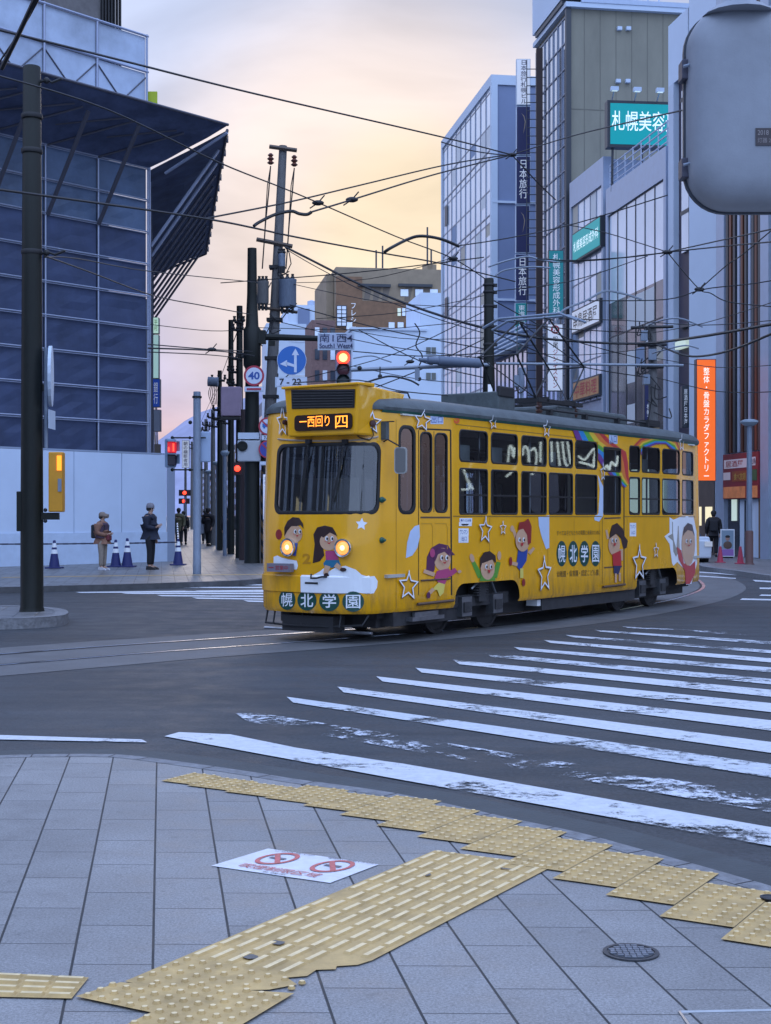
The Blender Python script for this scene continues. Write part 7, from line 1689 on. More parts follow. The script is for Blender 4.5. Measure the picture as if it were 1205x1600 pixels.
for py in (108, 262):
    a = P(1066, py + 15, YS2 + .02); b = P(1078, py - 16, YS2 + .02); mb = MB(); mb.bb(a - c_, b - c_ + Vector((.01, .07, 0)), mat('hinge_plum', (.05, .05, .08), .5)); hh = mb.build('hinge', None, sg, bevel=.004); mb = MB(); mb.tube([P(1068, py - 4, YS2) - c_, P(1079, py - 7, YS2) - c_], .006, 6, polegrey); mb.build('hinge_pin', None, hh)
mb = MB(); mb.bb(P(1181, 227, YS2 - .095) - c_, P(1215, 200, YS2 - .095) - c_ + Vector((0, .003, 0)), mat('maker_plate', (.05, .04, .045), .5)); mp_ = mb.build('maker_plate', None, sg)
mb = MB()
for k, s_ in enumerate(('灯器 250', '2018 12')): a = P(1184, 223 - k * 12, YS2 - .0965) - c_; put_text(mb, s_, a, (P(1212, 0, YS2).x - P(1184, 0, YS2).x, 0, 0), (0, 0, .018), mat('plate_ink', (.25, .22, .22), .5), .01)
mb.build('plate_lettering', None, mp_, fix=False)
mb = MB(); mb.lathe((-.06, -.01, ph - .03), [(.13, -.01), (.10, .015), (.07, .03), (.055, .06), (.05, .12), (.05, .4)], 16, housb); mb.build('neck', None, sg, smooth=True)
pr = at_base('signal_post', 'grey post just outside the right edge that carries the near signal head', 'pole', Vector((2.15, 5.35, NZ)))
mb = MB(); mb.lathe((0, 0, 0), [(.1, 0), (.08, .1), (.08, 4.2), (.07, 4.25)], 16, polegrey); mb.tube([(0, 0, 3.95), (-.83, -.16, 3.95)], .035, 8, polegrey); mb.build('shaft', None, pr)
# --- cones, bars, car, poster
blue_c = mat('cone_navy', (.015, .02, .12), .5); pinkc = mat('cone_pink_red', (.42, .04, .08), .5)
def cone(px, py, h, label, body, band, name='traffic_cone', grp='blue and white traffic cones by the hoarding'):
    b = G(px, py, SZ); rt = at_base(name, label, 'traffic cone', b, grp); r0 = h * .19
    def rad(t): return lerp(r0, .035, t)
    mb = MB(); mb.bb((-r0 * 1.45, -r0 * 1.45, 0), (r0 * 1.45, r0 * 1.45, h * .05), body); mb.build('base', None, rt, bevel=.01)
    mb = MB(); mb.lathe((0, 0, h * .05), [(rad(0), 0), (rad(.5), h * .45), (rad(1), h * .92), (.02, h * .93)], 18, body); mb.build('body', None, rt, smooth=True)
    for t0, t1 in (((.50, .66), (.74, .90)) if band else ()):
        mb = MB(); mb.lathe((0, 0, h * .05), [(rad(t0) + .004, h * .92 * t0), (rad(t1) + .004, h * .92 * t1)], 18, whitev); mb.build('reflective_band', None, rt, smooth=True)
    return b
cs = [cone(85, 888, .80, 'blue and white cone standing alone left of the backpack walker', blue_c, True), cone(181, 886, .80, 'blue and white cone, left one of the close pair', blue_c, True), cone(199, 886, .84, 'blue and white cone, right one of the close pair', blue_c, True), cone(278.5, 883, .80, 'blue and white cone at the hoarding corner', blue_c, True)]
barm = mat('cone_bar_dark', (.03, .035, .07), .5)
def cbar(a, b, label, m1=barm, m2=whitev, za=.68, zb=.68):
    a = a + Vector((0, 0, za)); b = b + Vector((0, 0, zb)); rt = at_base('cone_bar', label, 'barrier bar', a, 'bars linking the cones'); mb = MB(a); k = 14
    for i in range(k): mb.tube([lerp(a, b, i / k), lerp(a, b, (i + 1) / k)], .022 if i % 2 else .026, 6, m1 if i % 2 else m2)
    mb.build('bar', None, rt)
cbar(G(-60, 889, SZ), cs[0], 'dark bar reaching in from the left edge to the lone cone', barm, barm); cbar(cs[0], cs[1], 'dark bar between the lone cone and the close pair', barm, barm); cbar(cs[2], cs[3], 'dark bar from the close pair to the corner cone', barm, barm)
cbar(cs[3], cs[3] + Vector((-.35, 2.2, 0)), 'black and white bar sloping up at the hoarding corner', black, whitev, .75, 1.25)
cone(1125.5, 879, .52, 'small pinkish red cone on the left at the kerb by the street lamp', pinkc, False, grp='pinkish cones by the street lamp'); cone(1157, 881, .54, 'small pinkish red cone on the right at the kerb by the street lamp', pinkc, False, grp='pinkish cones by the street lamp')
pa = G(1137, 861, SZ); pa = Vector((P(1137, 0, 49).x, 49, SZ)); ab_ = at_base('poster_board', 'upright poster board with a portrait and purple foot outside the shops', 'sign board', pa)
mb = MB(); mb.bb((-.24, 0, .05), (.24, .04, 1.0), whitev); mb.bb((-.2, .05, 0), (.2, .3, .08), black); mb.build('frame', None, ab_)
mb = MB(); mb.bb((-.21, -.006, .32), (.21, -.001, .96), mat('poster_sky', (.22, .30, .38), .5)); mb.ball((0, -.01, .68), .075, 10, mat('poster_skin', (.35, .2, .16), .5), (1, .1, 1.1)); mb.ball((0, -.012, .74), .085, 10, black, (1, .1, .6)); mb.ball((0, -.01, .45), .15, 10, mat('poster_brown', (.12, .07, .05), .5), (1, .06, .9)); mb.build('portrait', None, ab_)
mb = MB(); mb.bb((-.21, -.006, .08), (.21, -.001, .31), mat('poster_purple', (.30, .14, .42), .5)); mb.build('purple_panel', None, ab_)
# white car behind the tram tail
cx_, cy_ = 9.25, 46.5; car = thing('parked_car', 'white car mostly hidden behind the rear of the tram', 'car', (cx_, cy_, 0), R(4)); carw = mat('car_white', (.55, .60, .68), .25, coat=.5)
mb = MB(); sec = [(-2.0, .45, .62), (-1.9, .35, .92), (-1.2, .33, 1.02), (1.6, .33, 1.05), (2.0, .4, .9), (2.05, .4, .55)]
pts = [(-.84, .3), (-.86, .7), (-.78, .98), (.78, .98), (.86, .7), (.84, .3)]
for y0, y1, hs in ((-2.1, -1.95, .86), (-1.95, 1.95, 1.0), (1.95, 2.1, .9)): mb.prism([(x_ * (hs ** .3), y0, .25 + (z_ - .3) * hs) for x_, z_ in pts], (0, y1 - y0, 0), carw)
mb.build('body', None, car, bevel=.05)
mb = MB(); g_ = [(-.74, -1.25, .93), (.74, -1.25, .93), (.76, 1.75, .93), (-.76, 1.75, .93), (-.6, -.55, 1.45), (.6, -.55, 1.45), (.6, 1.3, 1.47), (-.6, 1.3, 1.47)]
mb.add(g_, [(0, 1, 5, 4), (1, 2, 6, 5), (2, 3, 7, 6), (3, 0, 4, 7), (4, 5, 6, 7)], dglass); mb.build('windows', None, car)
mb = MB(); mb.bb((-.6, -.55, 1.455), (.6, 1.3, 1.50), carw); mb.build('roof', None, car, bevel=.03)
for sx in (-1, 1):
    mb = MB(); mb.bb((sx * .58, -2.13, .62), (sx * .82, -2.09, .78), mat('car_lamp', (.6, .6, .6), .2, emit=(1, .95, .85), es=.1)); mb.build('headlight', None, car)
    for yy in (-1.35, 1.35): mb = MB(); mb.tube([(sx * .66, yy, .32), (sx * .85, yy, .32)], .32, 18, rubber); mb.tube([(sx * .8, yy, .32), (sx * .862, yy, .32)], .19, 12, steel); mb.build('wheel', None, car)
mb = MB(); mb.bb((-.35, -2.12, .42), (.35, -2.09, .54), mulld); mb.build('grille', None, car)
# ================================================================ overhead wires
def wire(label, pts, r=.013, m=None, name='overhead_wire', n=5, group='overhead wires'):
    q = [P(*p) for p in pts]; q = smooth_pts(q, n) if len(q) > 2 else q
    o = Vector(q[0]); mb = MB(o); mb.tube(q, r, 5, m or wirem); ob = mb.build(name, None, None, smooth=True); ob.location = o; tag(ob, label, 'wire', group); return ob
wire('long black wire from the top left edge down to the knot before the sign column', [(-25, 41, 16), (200, 97, 20), (400, 147, 24), (690, 214, 30), (800, 242, 33)], .017)
wire('wire crossing the scaffolding and falling to the centre mast', [(-25, 112, 16), (165, 170, 19), (340, 253, 22), (440, 293, 25), (500, 318, 26), (620, 370, 29), (708, 404, 31), (760, 437, 34)], .013)
wire('trolley wire across the scaffold and past the leaning pole', [(-25, 293, 15), (230, 328, 19), (340, 345, 21), (400, 357, 22.5), (470, 372, 24), (600, 396, 28), (690, 412, 31), (805, 440, 35)], .016)
wire('wire from the left mast clamp to the signal mast', [(70, 400, 21.4), (140, 425, 25), (240, 462, 31), (320, 478, 36), (395, 492, 43)], .014)
wire('second thin wire from the left mast clamp', [(70, 402, 21.4), (120, 404, 24), (235, 424, 30), (400, 441, 40)], .011)
wire('upper of two wires rising right to the knot', [(318, 342, 24), (450, 316, 27), (560, 290, 30), (700, 257, 33), (800, 241, 35)], .016)
wire('lower of two wires rising right to the knot', [(487, 331, 23), (550, 312, 25), (640, 284, 28), (700, 267, 30), (800, 242, 33)], .016)
wire('wire rising right from the knot to the near signal', [(800, 242, 33), (900, 211, 28), (1078, 170, 20), (1230, 140, 15)], .013)
wire('short wire falling from the knot over the sign column', [(800, 242, 33), (815, 258, 33), (840, 285, 34), (868, 312, 35)], .015)
wire('kinked jumper at the knot', [(690, 222, 30), (740, 236, 31), (800, 243, 33), (808, 236, 33)], .014)
wire('wire from the arched bracket up over the beige tower', [(716, 384, 30), (800, 371, 31), (900, 349, 32), (1043, 305, 30)], .013)
wire('left curved pull-off bracket left of the leaning pole', [(397, 353, 22.5), (405, 347, 22.6), (430, 335, 22.8), (455, 330, 23), (468, 334, 23), (480, 335, 23), (487, 331, 23)], .028, name='pull_off_bracket', group='curved pull-off brackets')
wire('middle curved pull-off bracket above the brown hotel', [(601, 394, 28), (612, 387, 28), (640, 373, 29), (660, 369, 29), (690, 374, 29.5), (717, 385, 30)], .034, name='pull_off_bracket', group='curved pull-off brackets')
wire('pale upper curved bracket before the sign column', [(763, 417, 34), (790, 408, 34), (822, 401, 34), (842, 405, 34), (870, 410, 34)], .024, wirel, 'pull_off_bracket', group='curved pull-off brackets')
wire('pale lower curved bracket before the sign column', [(774, 431, 34), (790, 422, 34), (830, 417, 34), (860, 419, 34)], .022, wirel, 'pull_off_bracket', group='curved pull-off brackets')
wire('long pale bracket arching above the pantograph', [(868, 505, 30), (880, 485, 30), (915, 470, 30), (945, 455, 30), (975, 459, 30), (1003, 468, 30)], .024, wirel, 'pull_off_bracket', group='curved pull-off brackets')
wire('pale bracket reaching right from the cluttered pole', [(1015, 507, 43), (1045, 498, 42), (1068, 499, 42), (1098, 511, 42)], .028, wirel, 'pull_off_bracket', group='curved pull-off brackets')
wire('short pale bracket below it on the cluttered pole', [(1020, 552, 43), (1045, 545, 42), (1072, 540, 42), (1092, 545, 42)], .024, wirel, 'pull_off_bracket', group='curved pull-off brackets')
wire('pale bracket tip low over the tram roof', [(552, 560, 40), (580, 556, 40), (600, 562, 40), (612, 566, 40)], .02, wirel, 'pull_off_bracket', group='curved pull-off brackets')
wire('thick bundled cable from the leaning pole to the centre mast', [(446, 386, 45.5), (480, 403, 45), (560, 443, 43), (650, 480, 41), (755, 512, 39), (860, 530, 40), (990, 537, 41), (1082, 528, 36), (1215, 505, 30)], .036)
wire('thin cable just under the thick bundle', [(448, 390, 45.5), (500, 420, 45), (580, 460, 43), (680, 497, 41), (755, 520, 39)], .014)
wire('cable sagging low across the right buildings', [(1026, 538, 43), (1060, 552, 41), (1090, 557, 39), (1140, 548, 35), (1215, 518, 30)], .03)
wire('straight dark cable across the orange sign top', [(870, 498, 36), (980, 501, 38), (1100, 508, 36), (1215, 500, 32)], .012)
wire('upper wire from the right knot to the right edge', [(1043, 394, 30), (1120, 377, 27), (1215, 356, 23)], .014)
wire('lower wire from the right knot to the right edge', [(1043, 394, 30), (1130, 385, 27), (1215, 377, 23)], .014)
wire('upper wire from the right knot to the left', [(1043, 394, 30), (980, 402, 31), (895, 407, 32), (840, 404, 33)], .015)
wire('lower wire from the right knot to the left', [(1043, 395, 30), (1010, 398, 31), (940, 406, 32), (860, 410, 33)], .013)
wire('wire dropping right from the right knot', [(1043, 394, 30), (1060, 415, 30), (1093, 452, 30), (1110, 458, 30), (1140, 472, 30), (1215, 480, 30)], .012)
wire('wire climbing from the crossing point to the right edge', [(1090, 455, 30), (1135, 415, 29), (1160, 398, 28), (1215, 352, 26)], .012)
wire('long wire low over the pantograph to the right edge', [(920, 470, 30), (1040, 468, 30), (1100, 452, 29), (1170, 444, 28), (1215, 437, 27)], .012)
wire('thin wire across the middle of the finned block', [(1020, 520, 43), (1100, 505, 40), (1215, 470, 34)], .012)
wire('thin wire from the right knot toward the sign column', [(1043, 394, 30), (1000, 380, 31), (940, 362, 32), (880, 350, 33)], .011)
wire('near black wire slanting across the top left corner', [(58, -8, 14), (30, 52, 14.5), (3, 107, 15)], .026)
wire('second near wire in the top left corner', [(64, -8, 14), (40, 36, 14.4), (0, 96, 15)], .010)
wire('wire along the scaffold at the height of the second floor', [(235, 507, 45), (330, 517, 45), (400, 514, 44)], .012)
wire('upper of three cables left of the signal mast', [(232, 538, 30), (330, 546, 34), (395, 549, 43)], .013)
wire('middle twisted cable left of the signal mast', [(232, 544, 30), (320, 547, 34), (365, 551, 40), (398, 556, 43)], .018)
wire('lower of three cables left of the signal mast', [(232, 550, 30), (320, 554, 34), (372, 559, 43)], .012)
wire('tram span wire above the roof from the boom to the pantograph', [(460, 598, 18), (560, 594, 20), (620, 610, 20), (700, 618, 20.5)], .008)
wr = random.Random(21)
spots = [('from the leaning pole to the centre mast, first below the thick bundle', (430, 470, 46), (756, 545, 38)), ('second below the thick bundle', (425, 500, 46), (756, 560, 38)), ('from the signal mast crossing the white block high', (405, 512, 44), (756, 500, 38)), ('from the blue sign rising right to the centre mast', (480, 590, 44), (756, 487, 38)),
         ('crossing the white block falling right', (560, 515, 44), (756, 590, 38)), ('level over the white block', (552, 549, 44), (756, 552, 38)), ('level just under the vents', (552, 572, 44), (756, 600, 36)), ('rising from the tram roof to the mast', (570, 612, 40), (756, 530, 38)),
         ('from the brown hotel corner to the mast', (494, 498, 46), (756, 462, 38)), ('just over the roof of the white block', (494, 505, 46), (756, 528, 38)), ('from the mast falling right behind the sign column', (772, 470, 38), (1000, 560, 42)), ('from the mast level to the cluttered pole', (772, 500, 38), (1012, 520, 43)),
         ('from the mast rising right', (772, 455, 38), (1012, 400, 40)), ('second level one from the mast to the cluttered pole', (772, 545, 38), (1012, 545, 43)), ('third from the mast falling to the cluttered pole', (772, 520, 38), (1012, 590, 43)), ('from the cluttered pole right across the pier', (1026, 560, 43), (1215, 570, 36)),
         ('second from the cluttered pole across the pier', (1026, 590, 43), (1215, 612, 36)), ('from the mast rising left over the hotel', (756, 402, 38), (345, 442, 44)), ('left of the mast over the hotel windows', (756, 480, 38), (440, 440, 46)), ('long sag under the hotel roof', (700, 405, 40), (455, 442, 46)),
         ('down the side street, upper', (372, 515, 49), (300, 690, 150)), ('down the side street, lower', (372, 600, 49), (290, 712, 190)), ('down the side street, middle', (343, 600, 60), (295, 705, 180))]
for lb_, a, b in spots:
    md = ((a[0] + b[0]) / 2, (a[1] + b[1]) / 2 + wr.uniform(4, 14), (a[2] + b[2]) / 2); wire('thin wire ' + lb_, [a, md, b], wr.choice((.011, .013, .016)))
for k, (px, py) in enumerate(((497, 317), (550, 312), (708, 404), (800, 242), (1043, 394), (1093, 452), (331, 546), (641, 565))):
    q = P(px, py, (26, 25, 31, 33, 30, 30, 34, 37)[k]); mb = MB(q); mb.ball(q, .07, 8, black, (1.6, 1, .7)); mb.tube([q, q + Vector((.12, 0, .14))], .012, 4, wirem); mb.tube([q, q + Vector((-.15, 0, -.1))], .012, 4, wirem); o = mb.build('wire_clamp', None, None, smooth=True); o.location = q
    tag(o, ('wire clamp right of the leaning pole', 'wire clamp where two wires part', 'small wire clamp at the edge of the white office', 'large wire knot before the sign column', 'wire knot before the white recess', 'wire crossing clamp above the orange sign', 'tiny clamp left of the signal mast', 'clamp at the tip of the mast boom')[k], 'wire clamp', 'wire clamps')
# drooping feeder loops above the white block
wire('drooping feeder loop before the white block', [(648, 505, 38), (656, 520, 38), (650, 540, 38), (660, 556, 38), (655, 572, 38)], .018)
wire('thick hanging feeder over the tram nose', [(566, 600, 36), (590, 592, 36), (612, 588, 36), (640, 594, 36), (655, 602, 36)], .025)
# ================================================================ neon lettering across the way, mirrored in the tram windows
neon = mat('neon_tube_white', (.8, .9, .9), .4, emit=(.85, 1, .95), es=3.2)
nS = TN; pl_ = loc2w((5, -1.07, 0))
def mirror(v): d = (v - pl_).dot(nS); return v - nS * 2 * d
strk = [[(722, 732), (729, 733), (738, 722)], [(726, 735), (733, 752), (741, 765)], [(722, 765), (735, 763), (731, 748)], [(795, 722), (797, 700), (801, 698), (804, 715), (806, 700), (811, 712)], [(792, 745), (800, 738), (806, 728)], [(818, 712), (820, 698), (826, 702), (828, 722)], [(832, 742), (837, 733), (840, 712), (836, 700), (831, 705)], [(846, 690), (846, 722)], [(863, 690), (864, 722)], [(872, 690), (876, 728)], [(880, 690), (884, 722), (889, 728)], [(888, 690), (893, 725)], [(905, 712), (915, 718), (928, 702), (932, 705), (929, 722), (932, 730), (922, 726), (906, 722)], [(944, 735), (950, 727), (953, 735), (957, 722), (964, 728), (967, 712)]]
q0 = mirror(P(830, 715, 40.)); ns = at_base('neon_sign', 'white neon lettering on an added unseen dark front to the right, mirrored in the tram windows', 'sign', q0)
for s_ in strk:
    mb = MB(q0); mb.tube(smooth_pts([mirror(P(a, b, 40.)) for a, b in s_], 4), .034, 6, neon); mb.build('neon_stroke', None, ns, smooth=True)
bq = (mirror(P(700, 760, 41.)), mirror(P(1000, 760, 41.))); dd = (bq[1] - bq[0]).normalized(); ob_ = thing('unseen_building', 'unseen dark building added right of the view behind the neon lettering', 'building', (bq[0].x, bq[0].y, 0), math.atan2(dd.y, dd.x))
mb = MB(); L2 = (bq[1] - bq[0]).length
side = 1 if Vector((-dd.y, dd.x, 0)).dot(Vector((1, .3, 0))) > 0 else -1
mb.bb((-3, side * .4, 0), (L2 + 4, side * 9, 11), mat('unseen_dusk_plum_wall', (.13, .11, .12), .7, var=.3, vscale=.6)); mb.build('wall', None, ob_)  # unseen wall added to give the side windows dark reflections
# ================================================================ people
def skin_obj(name, verts, edges, radii, m, parent, root=0, sub=1):
    me = bpy.data.meshes.new(name); me.from_pydata([tuple(v) for v in verts], edges, []); o = bpy.data.objects.new(name, me); col.objects.link(o)
    sk = o.modifiers.new('skin', 'SKIN'); sk.use_smooth_shade = True
    if not me.skin_vertices: return o
    for i, r in enumerate(radii):
        r = r if isinstance(r, tuple) else (r, r); me.skin_vertices[0].data[i].radius = r; me.skin_vertices[0].data[i].use_root = (i == root)
    sb_ = o.modifiers.new('sub', 'SUBSURF'); sb_.levels = sub; sb_.render_levels = sub
    ev = o.evaluated_get(bpy.context.evaluated_depsgraph_get()); m2 = bpy.data.meshes.new_from_object(ev); o.modifiers.clear(); o.data = m2
    m2.materials.clear(); m2.materials.append(m); m2.polygons.foreach_set('use_smooth', [True] * len(m2.polygons)); o.parent = parent; return o
skinm = mat('skin', (.42, .25, .18), .6); hairm = mat('hair_black', (.015, .012, .012), .6); maskm = mat('face_mask', (.55, .6, .68), .7)
def person(px, py, Y, h, yaw, label, coat, trous, hat=None, shoe=None, long_coat=False, arms='down', legs=(.0, .0), extra=None, mask=False, hood=False):
    b = G(px, py, SZ) if Y is None else Vector((P(px, 0, Y).x, Y, SZ)); k = h / 1.72
    rt = thing('person', label, 'person', tuple(b), R(yaw)); rt.scale = (k, k, k)
    sw = .10  # hip half width (y is sideways, x forward)
    lf, lb_ = legs
    A = [(0, 0, .93), (0, 0, 1.12), (-.01, 0, 1.30), (-.01, 0, 1.44), (0, 0, 1.50), (.01, 0, 1.56), (.015, 0, 1.63), (.01, 0, 1.69)]
    rA = [(.15, .11), (.13, .10), (.15, .11), (.12, .08), (.055, .055), (.075, .07), (.10, .08), (.07, .06)]
    E_ = [(i, i + 1) for i in range(7)]
    def limbv(pts, rs, start):
        n0 = len(A)
        for p_, r_ in zip(pts, rs): A.append(p_); rA.append(r_)
        E_.append((start, n0)); E_.extend([(n0 + i, n0 + i + 1) for i in range(len(pts) - 1)])
    leg = {}
    for s_, f_ in ((1, lf), (-1, lb_)):
        kn = (f_ * .5 + .02, s_ * .095, .50); an = (f_, s_ * .09, .09); to = (f_ + .15, s_ * .11, .035)
        leg[s_] = [(0, s_ * sw, .86), kn, an, to]; limbv(leg[s_], [.095, .06, .045, .04], 0)
    arm = {}
    for s_ in (1, -1):
        if arms == 'down': pts = [(-.01, s_ * .19, 1.40), (-.03, s_ * .25, 1.12), (.05, s_ * .24, .90), (.08, s_ * .23, .80)]
        elif arms == 'belly': pts = [(-.01, s_ * .19, 1.40), (-.05, s_ * .25, 1.13), (.16, s_ * .14, 1.08), (.24, s_ * .06, 1.10)]
        elif arms == 'phone': pts = [(-.01, s_ * .19, 1.40), (-.02, s_ * .215, 1.13), (.16, s_ * .15, 1.10), (.23, s_ * .11, 1.14)] if s_ < 0 else [(-.01, s_ * .19, 1.40), (-.03, s_ * .25, 1.12), (.04, s_ * .24, .90), (.07, s_ * .22, .82)]
        else: pts = [(-.01, s_ * .19, 1.40), (-.05 * s_, s_ * .25, 1.12), (.12 * s_ + .03, s_ * .24, .92), (.18 * s_ + .03, s_ * .23, .84)]
        arm[s_] = pts; limbv(pts, [.06, .045, .032, .028], 3)
    body = skin_obj('body', A, E_, rA, skinm, rt)
    # hands: palm, four fingers and a thumb, loosely curled
    for s_ in (1, -1):
        w, e = Vector(arm[s_][3]), Vector(arm[s_][2]); d = (w - e).normalized(); sd = Vector((0, 1, 0)).cross(d).normalized(); mb = MB()
        mb.tube([w, w + d * .045, w + d * .085], [.026, .034, .030], 8, skinm)
        for q in range(4):
            o_ = sd * (-.027 + q * .018); l_ = (.065, .075, .07, .055)[q]; mb.tube([w + d * .08 + o_, w + d * (.08 + l_ * .6) + o_, w + d * (.08 + l_ * .9) + o_ + Vector((0, -s_ * .02, 0))], [.009, .008, .006], 6, skinm)
        mb.tube([w + d * .03 + sd * .03, w + d * .06 + sd * .055, w + d * .09 + sd * .05], [.010, .009, .007], 6, skinm); mb.build('hand', None, body, smooth=True)
    mb = MB()  # face
    mb.add([(.095, -.014, 1.60), (.095, .014, 1.60), (.098, 0, 1.645), (.122, 0, 1.605)], [(0, 1, 3), (1, 2, 3), (2, 0, 3)], skinm)
    for s_ in (1, -1): mb.ball((.088, s_ * .032, 1.64), .011, 6, hairm); mb.ball((.0, s_ * .082, 1.62), .028, 6, skinm, (.6, .35, 1.1))
    mb.box((.096, 0, 1.572), (.012, .045, .008), m=mat('lips', (.28, .12, .10), .6)); mb.build('face', None, body, smooth=True)
    if mask: mb = MB(); mb.ball((.062, 0, 1.59), .062, 10, maskm, (.8, 1, .7)); mb.build('face_mask', None, rt, smooth=True)
    # clothes
    n_ = [Vector(v) for v in A[1:5]]; hemz = .62 if long_coat else .84
    V_ = [(0, 0, hemz - .03), (0, 0, 1.0), (0, 0, 1.15), (-.01, 0, 1.32), (-.01, 0, 1.45), (0, 0, 1.50)]; r_ = [(.19, .17), (.22, .18), (.21, .175), (.21, .175), (.165, .125), (.08, .075)]; Ee = [(i, i + 1) for i in range(5)]
    for s_ in (1, -1):
        n0 = len(V_); V_ += [arm[s_][0], arm[s_][1], arm[s_][2], tuple(Vector(arm[s_][2]).lerp(Vector(arm[s_][3]), .7))]; r_ += [.105, .09, .07, .055]; Ee += [(4, n0), (n0, n0 + 1), (n0 + 1, n0 + 2), (n0 + 2, n0 + 3)]
    skin_obj('jacket', V_, Ee, r_, coat, rt, 1)
    V_ = [(0, 0, 1.02), (0, 0, .90)]; r_ = [(.16, .12), (.175, .14)]; Ee = [(0, 1)]
    for s_ in (1, -1): n0 = len(V_); V_ += [(0, s_ * .10, .80), leg[s_][1], tuple(Vector(leg[s_][2]) + Vector((0, 0, .02)))]; r_ += [.118, .085, .070]; Ee += [(1, n0), (n0, n0 + 1), (n0 + 1, n0 + 2)]
    skin_obj('trousers', V_, Ee, r_, trous, rt, 0)
    for s_ in (1, -1):
        f_ = leg[s_][2][0]; mb = MB(); mb.add([(f_ - .08, s_ * .09 - .045, 0), (f_ + .2, s_ * .11 - .04, 0), (f_ + .2, s_ * .11 + .04, 0), (f_ - .08, s_ * .09 + .045, 0), (f_ - .07, s_ * .09 - .04, .10), (f_ + .06, s_ * .1 - .04, .095), (f_ + .18, s_ * .11 - .03, .05), (f_ + .18, s_ * .11 + .03, .05), (f_ + .06, s_ * .1 + .04, .095), (f_ - .07, s_ * .09 + .04, .10)], [(0, 1, 2, 3), (0, 1, 6, 5, 4), (3, 2, 7, 8, 9), (1, 2, 7, 6), (0, 3, 9, 4), (4, 5, 8, 9), (5, 6, 7, 8)], shoe or hairm); mb.build('shoe', None, rt, bevel=.012)
    if hat:
        mb = MB(); mb.lathe((0, 0, 1.64), [(.105, 0), (.112, .03), (.105, .08), (.07, .125), (.01, .14)], 14, hat)
        mb.build('hat', None, rt, smooth=True)
        mb = MB(); mb.lathe((-.015, 0, 1.56), [(.07, 0), (.095, .04), (.098, .08)], 12, hairm); mb.build('hair', None, rt, smooth=True)
    else:
        mb = MB(); mb.ball((-.018, 0, 1.66), .112, 12, hairm, (1, .95, .95)); mb.ball((-.04, 0, 1.60), .09, 10, hairm); mb.build('hair', None, rt, smooth=True)
    if extra: extra(rt)
    return rt
def cm(n, c, v=.2): return mat(n, c, .8, var=v, vscale=12)
def backpack(rt):
    mb = MB(); mb.box((-.24, 0, 1.18), (.17, .30, .42), m=cm('backpack_black', (.02, .02, .025))); mb.build('backpack', None, rt, bevel=.05)
    for s_ in (1, -1): mb = MB(); mb.tube([(-.16, s_ * .12, 1.38), (0, s_ * .13, 1.50), (.15, s_ * .13, 1.36), (.12, s_ * .15, 1.08), (-.14, s_ * .15, 1.0)], .02, 6, MATS['backpack_black']); mb.build('strap', None, rt)
def walker1(rt):
    backpack(rt)
    mb = MB(); mb.lathe((0, 0, 1.13 - .15), [(.235, 0), (.23, .2), (.225, .42), (.17, .46)], 14, cm('vest_plum', (.06, .035, .06)), Mx=Matrix.Diagonal((.82, 1, 1))); mb.build('vest', None, rt, smooth=True)
    mb = MB(); mb.tube([(.08, 0, 1.66), (.2, 0, 1.645)], [.08, .06], 8, MATS['cap_grey']); mb.build('cap_peak', None, rt)
    mb = MB(); mb.box((.2, 0, 1.0), (.16, .22, .2), m=cm('maroon_bag', (.16, .03, .04))); mb.build('belly_bag', None, rt, bevel=.04)
cm('cap_grey', (.22, .17, .14))
person(160, 891, None, 1.52, -18, 'short person in grey cap, plum vest and beige trousers with a backpack before the hoarding', cm('sleeve_brown', (.24, .12, .08)), cm('trousers_beige', (.28, .23, .19)), hat=MATS['cap_grey'], shoe=cm('shoe_pale', (.5, .5, .55)), arms='belly', extra=walker1)
def drink(rt): mb = MB(); mb.lathe((.33, -.09, 1.20), [(.025, 0), (.03, .1)], 10, cm('cup_tan', (.35, .25, .15))); mb.build('cup', None, rt)
person(235, 890, None, 1.76, -12, 'tall person in a dark navy jacket, black trousers and grey beanie before the hoarding', cm('jacket_navy', (.012, .016, .035)), cm('trousers_black', (.010, .010, .014)), hat=cm('beanie_grey', (.20, .19, .22)), arms='phone', extra=None)
person(279.5, 0, 70, 1.80, 92, 'person seen from behind in a long olive coat just past the hoarding corner', cm('coat_olive', (.13, .12, .07)), cm('trousers_black', (.010, .010, .014)), long_coat=True, arms='swing', legs=(.12, -.12))
person(287, 0, 72, 1.66, 88, 'person in black beside the one in the olive coat', cm('coat_black', (.02, .018, .022)), cm('trousers_black', (.01, .01, .014)), arms='down', legs=(-.1, .1), extra=backpack)
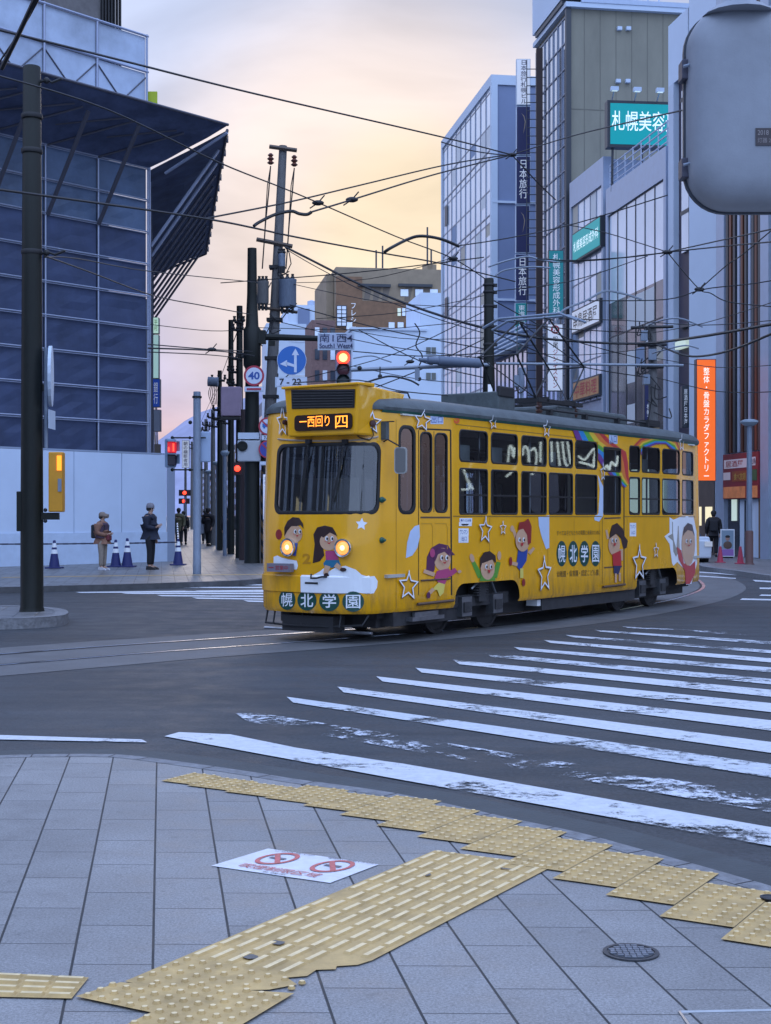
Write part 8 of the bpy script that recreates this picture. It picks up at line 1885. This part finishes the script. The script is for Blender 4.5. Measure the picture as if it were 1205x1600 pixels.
def whitebag(rt): mb = MB(); mb.box((.02, .30, .95), (.10, .22, .75), m=cm('tote_white', (.42, .46, .55))); mb.build('long_bag', None, rt, bevel=.03)
person(325.5, 0, 68, 1.80, 75, 'dark dressed person with a long white bag behind the grey post', cm('coat_black', (.02, .018, .022)), cm('trousers_black', (.01, .01, .014)), long_coat=True, arms='swing', legs=(.16, -.16), extra=whitebag)
person(320.5, 0, 74, 1.72, 95, 'person in a brown coat half hidden by the grey post', cm('coat_brown', (.09, .06, .05)), cm('trousers_black', (.01, .01, .014)), arms='down', legs=(-.12, .12))
person(357, 0, 58, 1.74, 96, 'person all in black walking away close to the dark poles', cm('coat_black', (.02, .018, .022)), cm('trousers_black', (.01, .01, .014)), long_coat=True, arms='swing', legs=(-.18, .2))
def stick_(rt):
    backpack(rt); mb = MB(); mb.tube([(.2, .26, .9), (.32, .38, 0.02)], .016, 6, whitev); mb.build('walking_stick', None, rt)
person(1115, 0, 50.5, 1.62, 80, 'person in black with a rucksack and stick outside the lit shop at right', cm('coat_black', (.02, .018, .022)), cm('trousers_black', (.01, .01, .014)), arms='swing', legs=(.15, -.15), extra=stick_)
# unseen block added left of the view for the windscreen to mirror
lbk = thing('unseen_building', 'unseen grey block with pale columns, added left of the view for the tram windscreen to mirror', 'building', (-31, -54, 0))
mb = MB(); mb.bb((-10, 0, 0), (0, 74, 17), mat('unseen_dusk_grey_wall', (.08, .085, .11), .7, var=.3, vscale=.4)); mb.build('wall', None, lbk)
for k in range(24): mb = MB(); mb.bb((0, k * 3 + .2, 0), (.4, k * 3 + .7 + .5 * (k % 3), 17), whitest); mb.build('column', None, lbk)  # columns of the unseen block, added for the windscreen to mirror
for k, (y_, z_) in enumerate(((22, 3), (30, 6.6), (38, 3.1), (42, 10), (46, 3), (50, 6.5), (34, 10.2), (58, 3), (63, 5), (68, 8))): mb = MB(); mb.bb((.0, y_ - .2, z_), (.05, y_ + 1.8, z_ + 1.3), litw); mb.build('lit_window', None, lbk)  # lit panes made up to break up the windscreen reflection
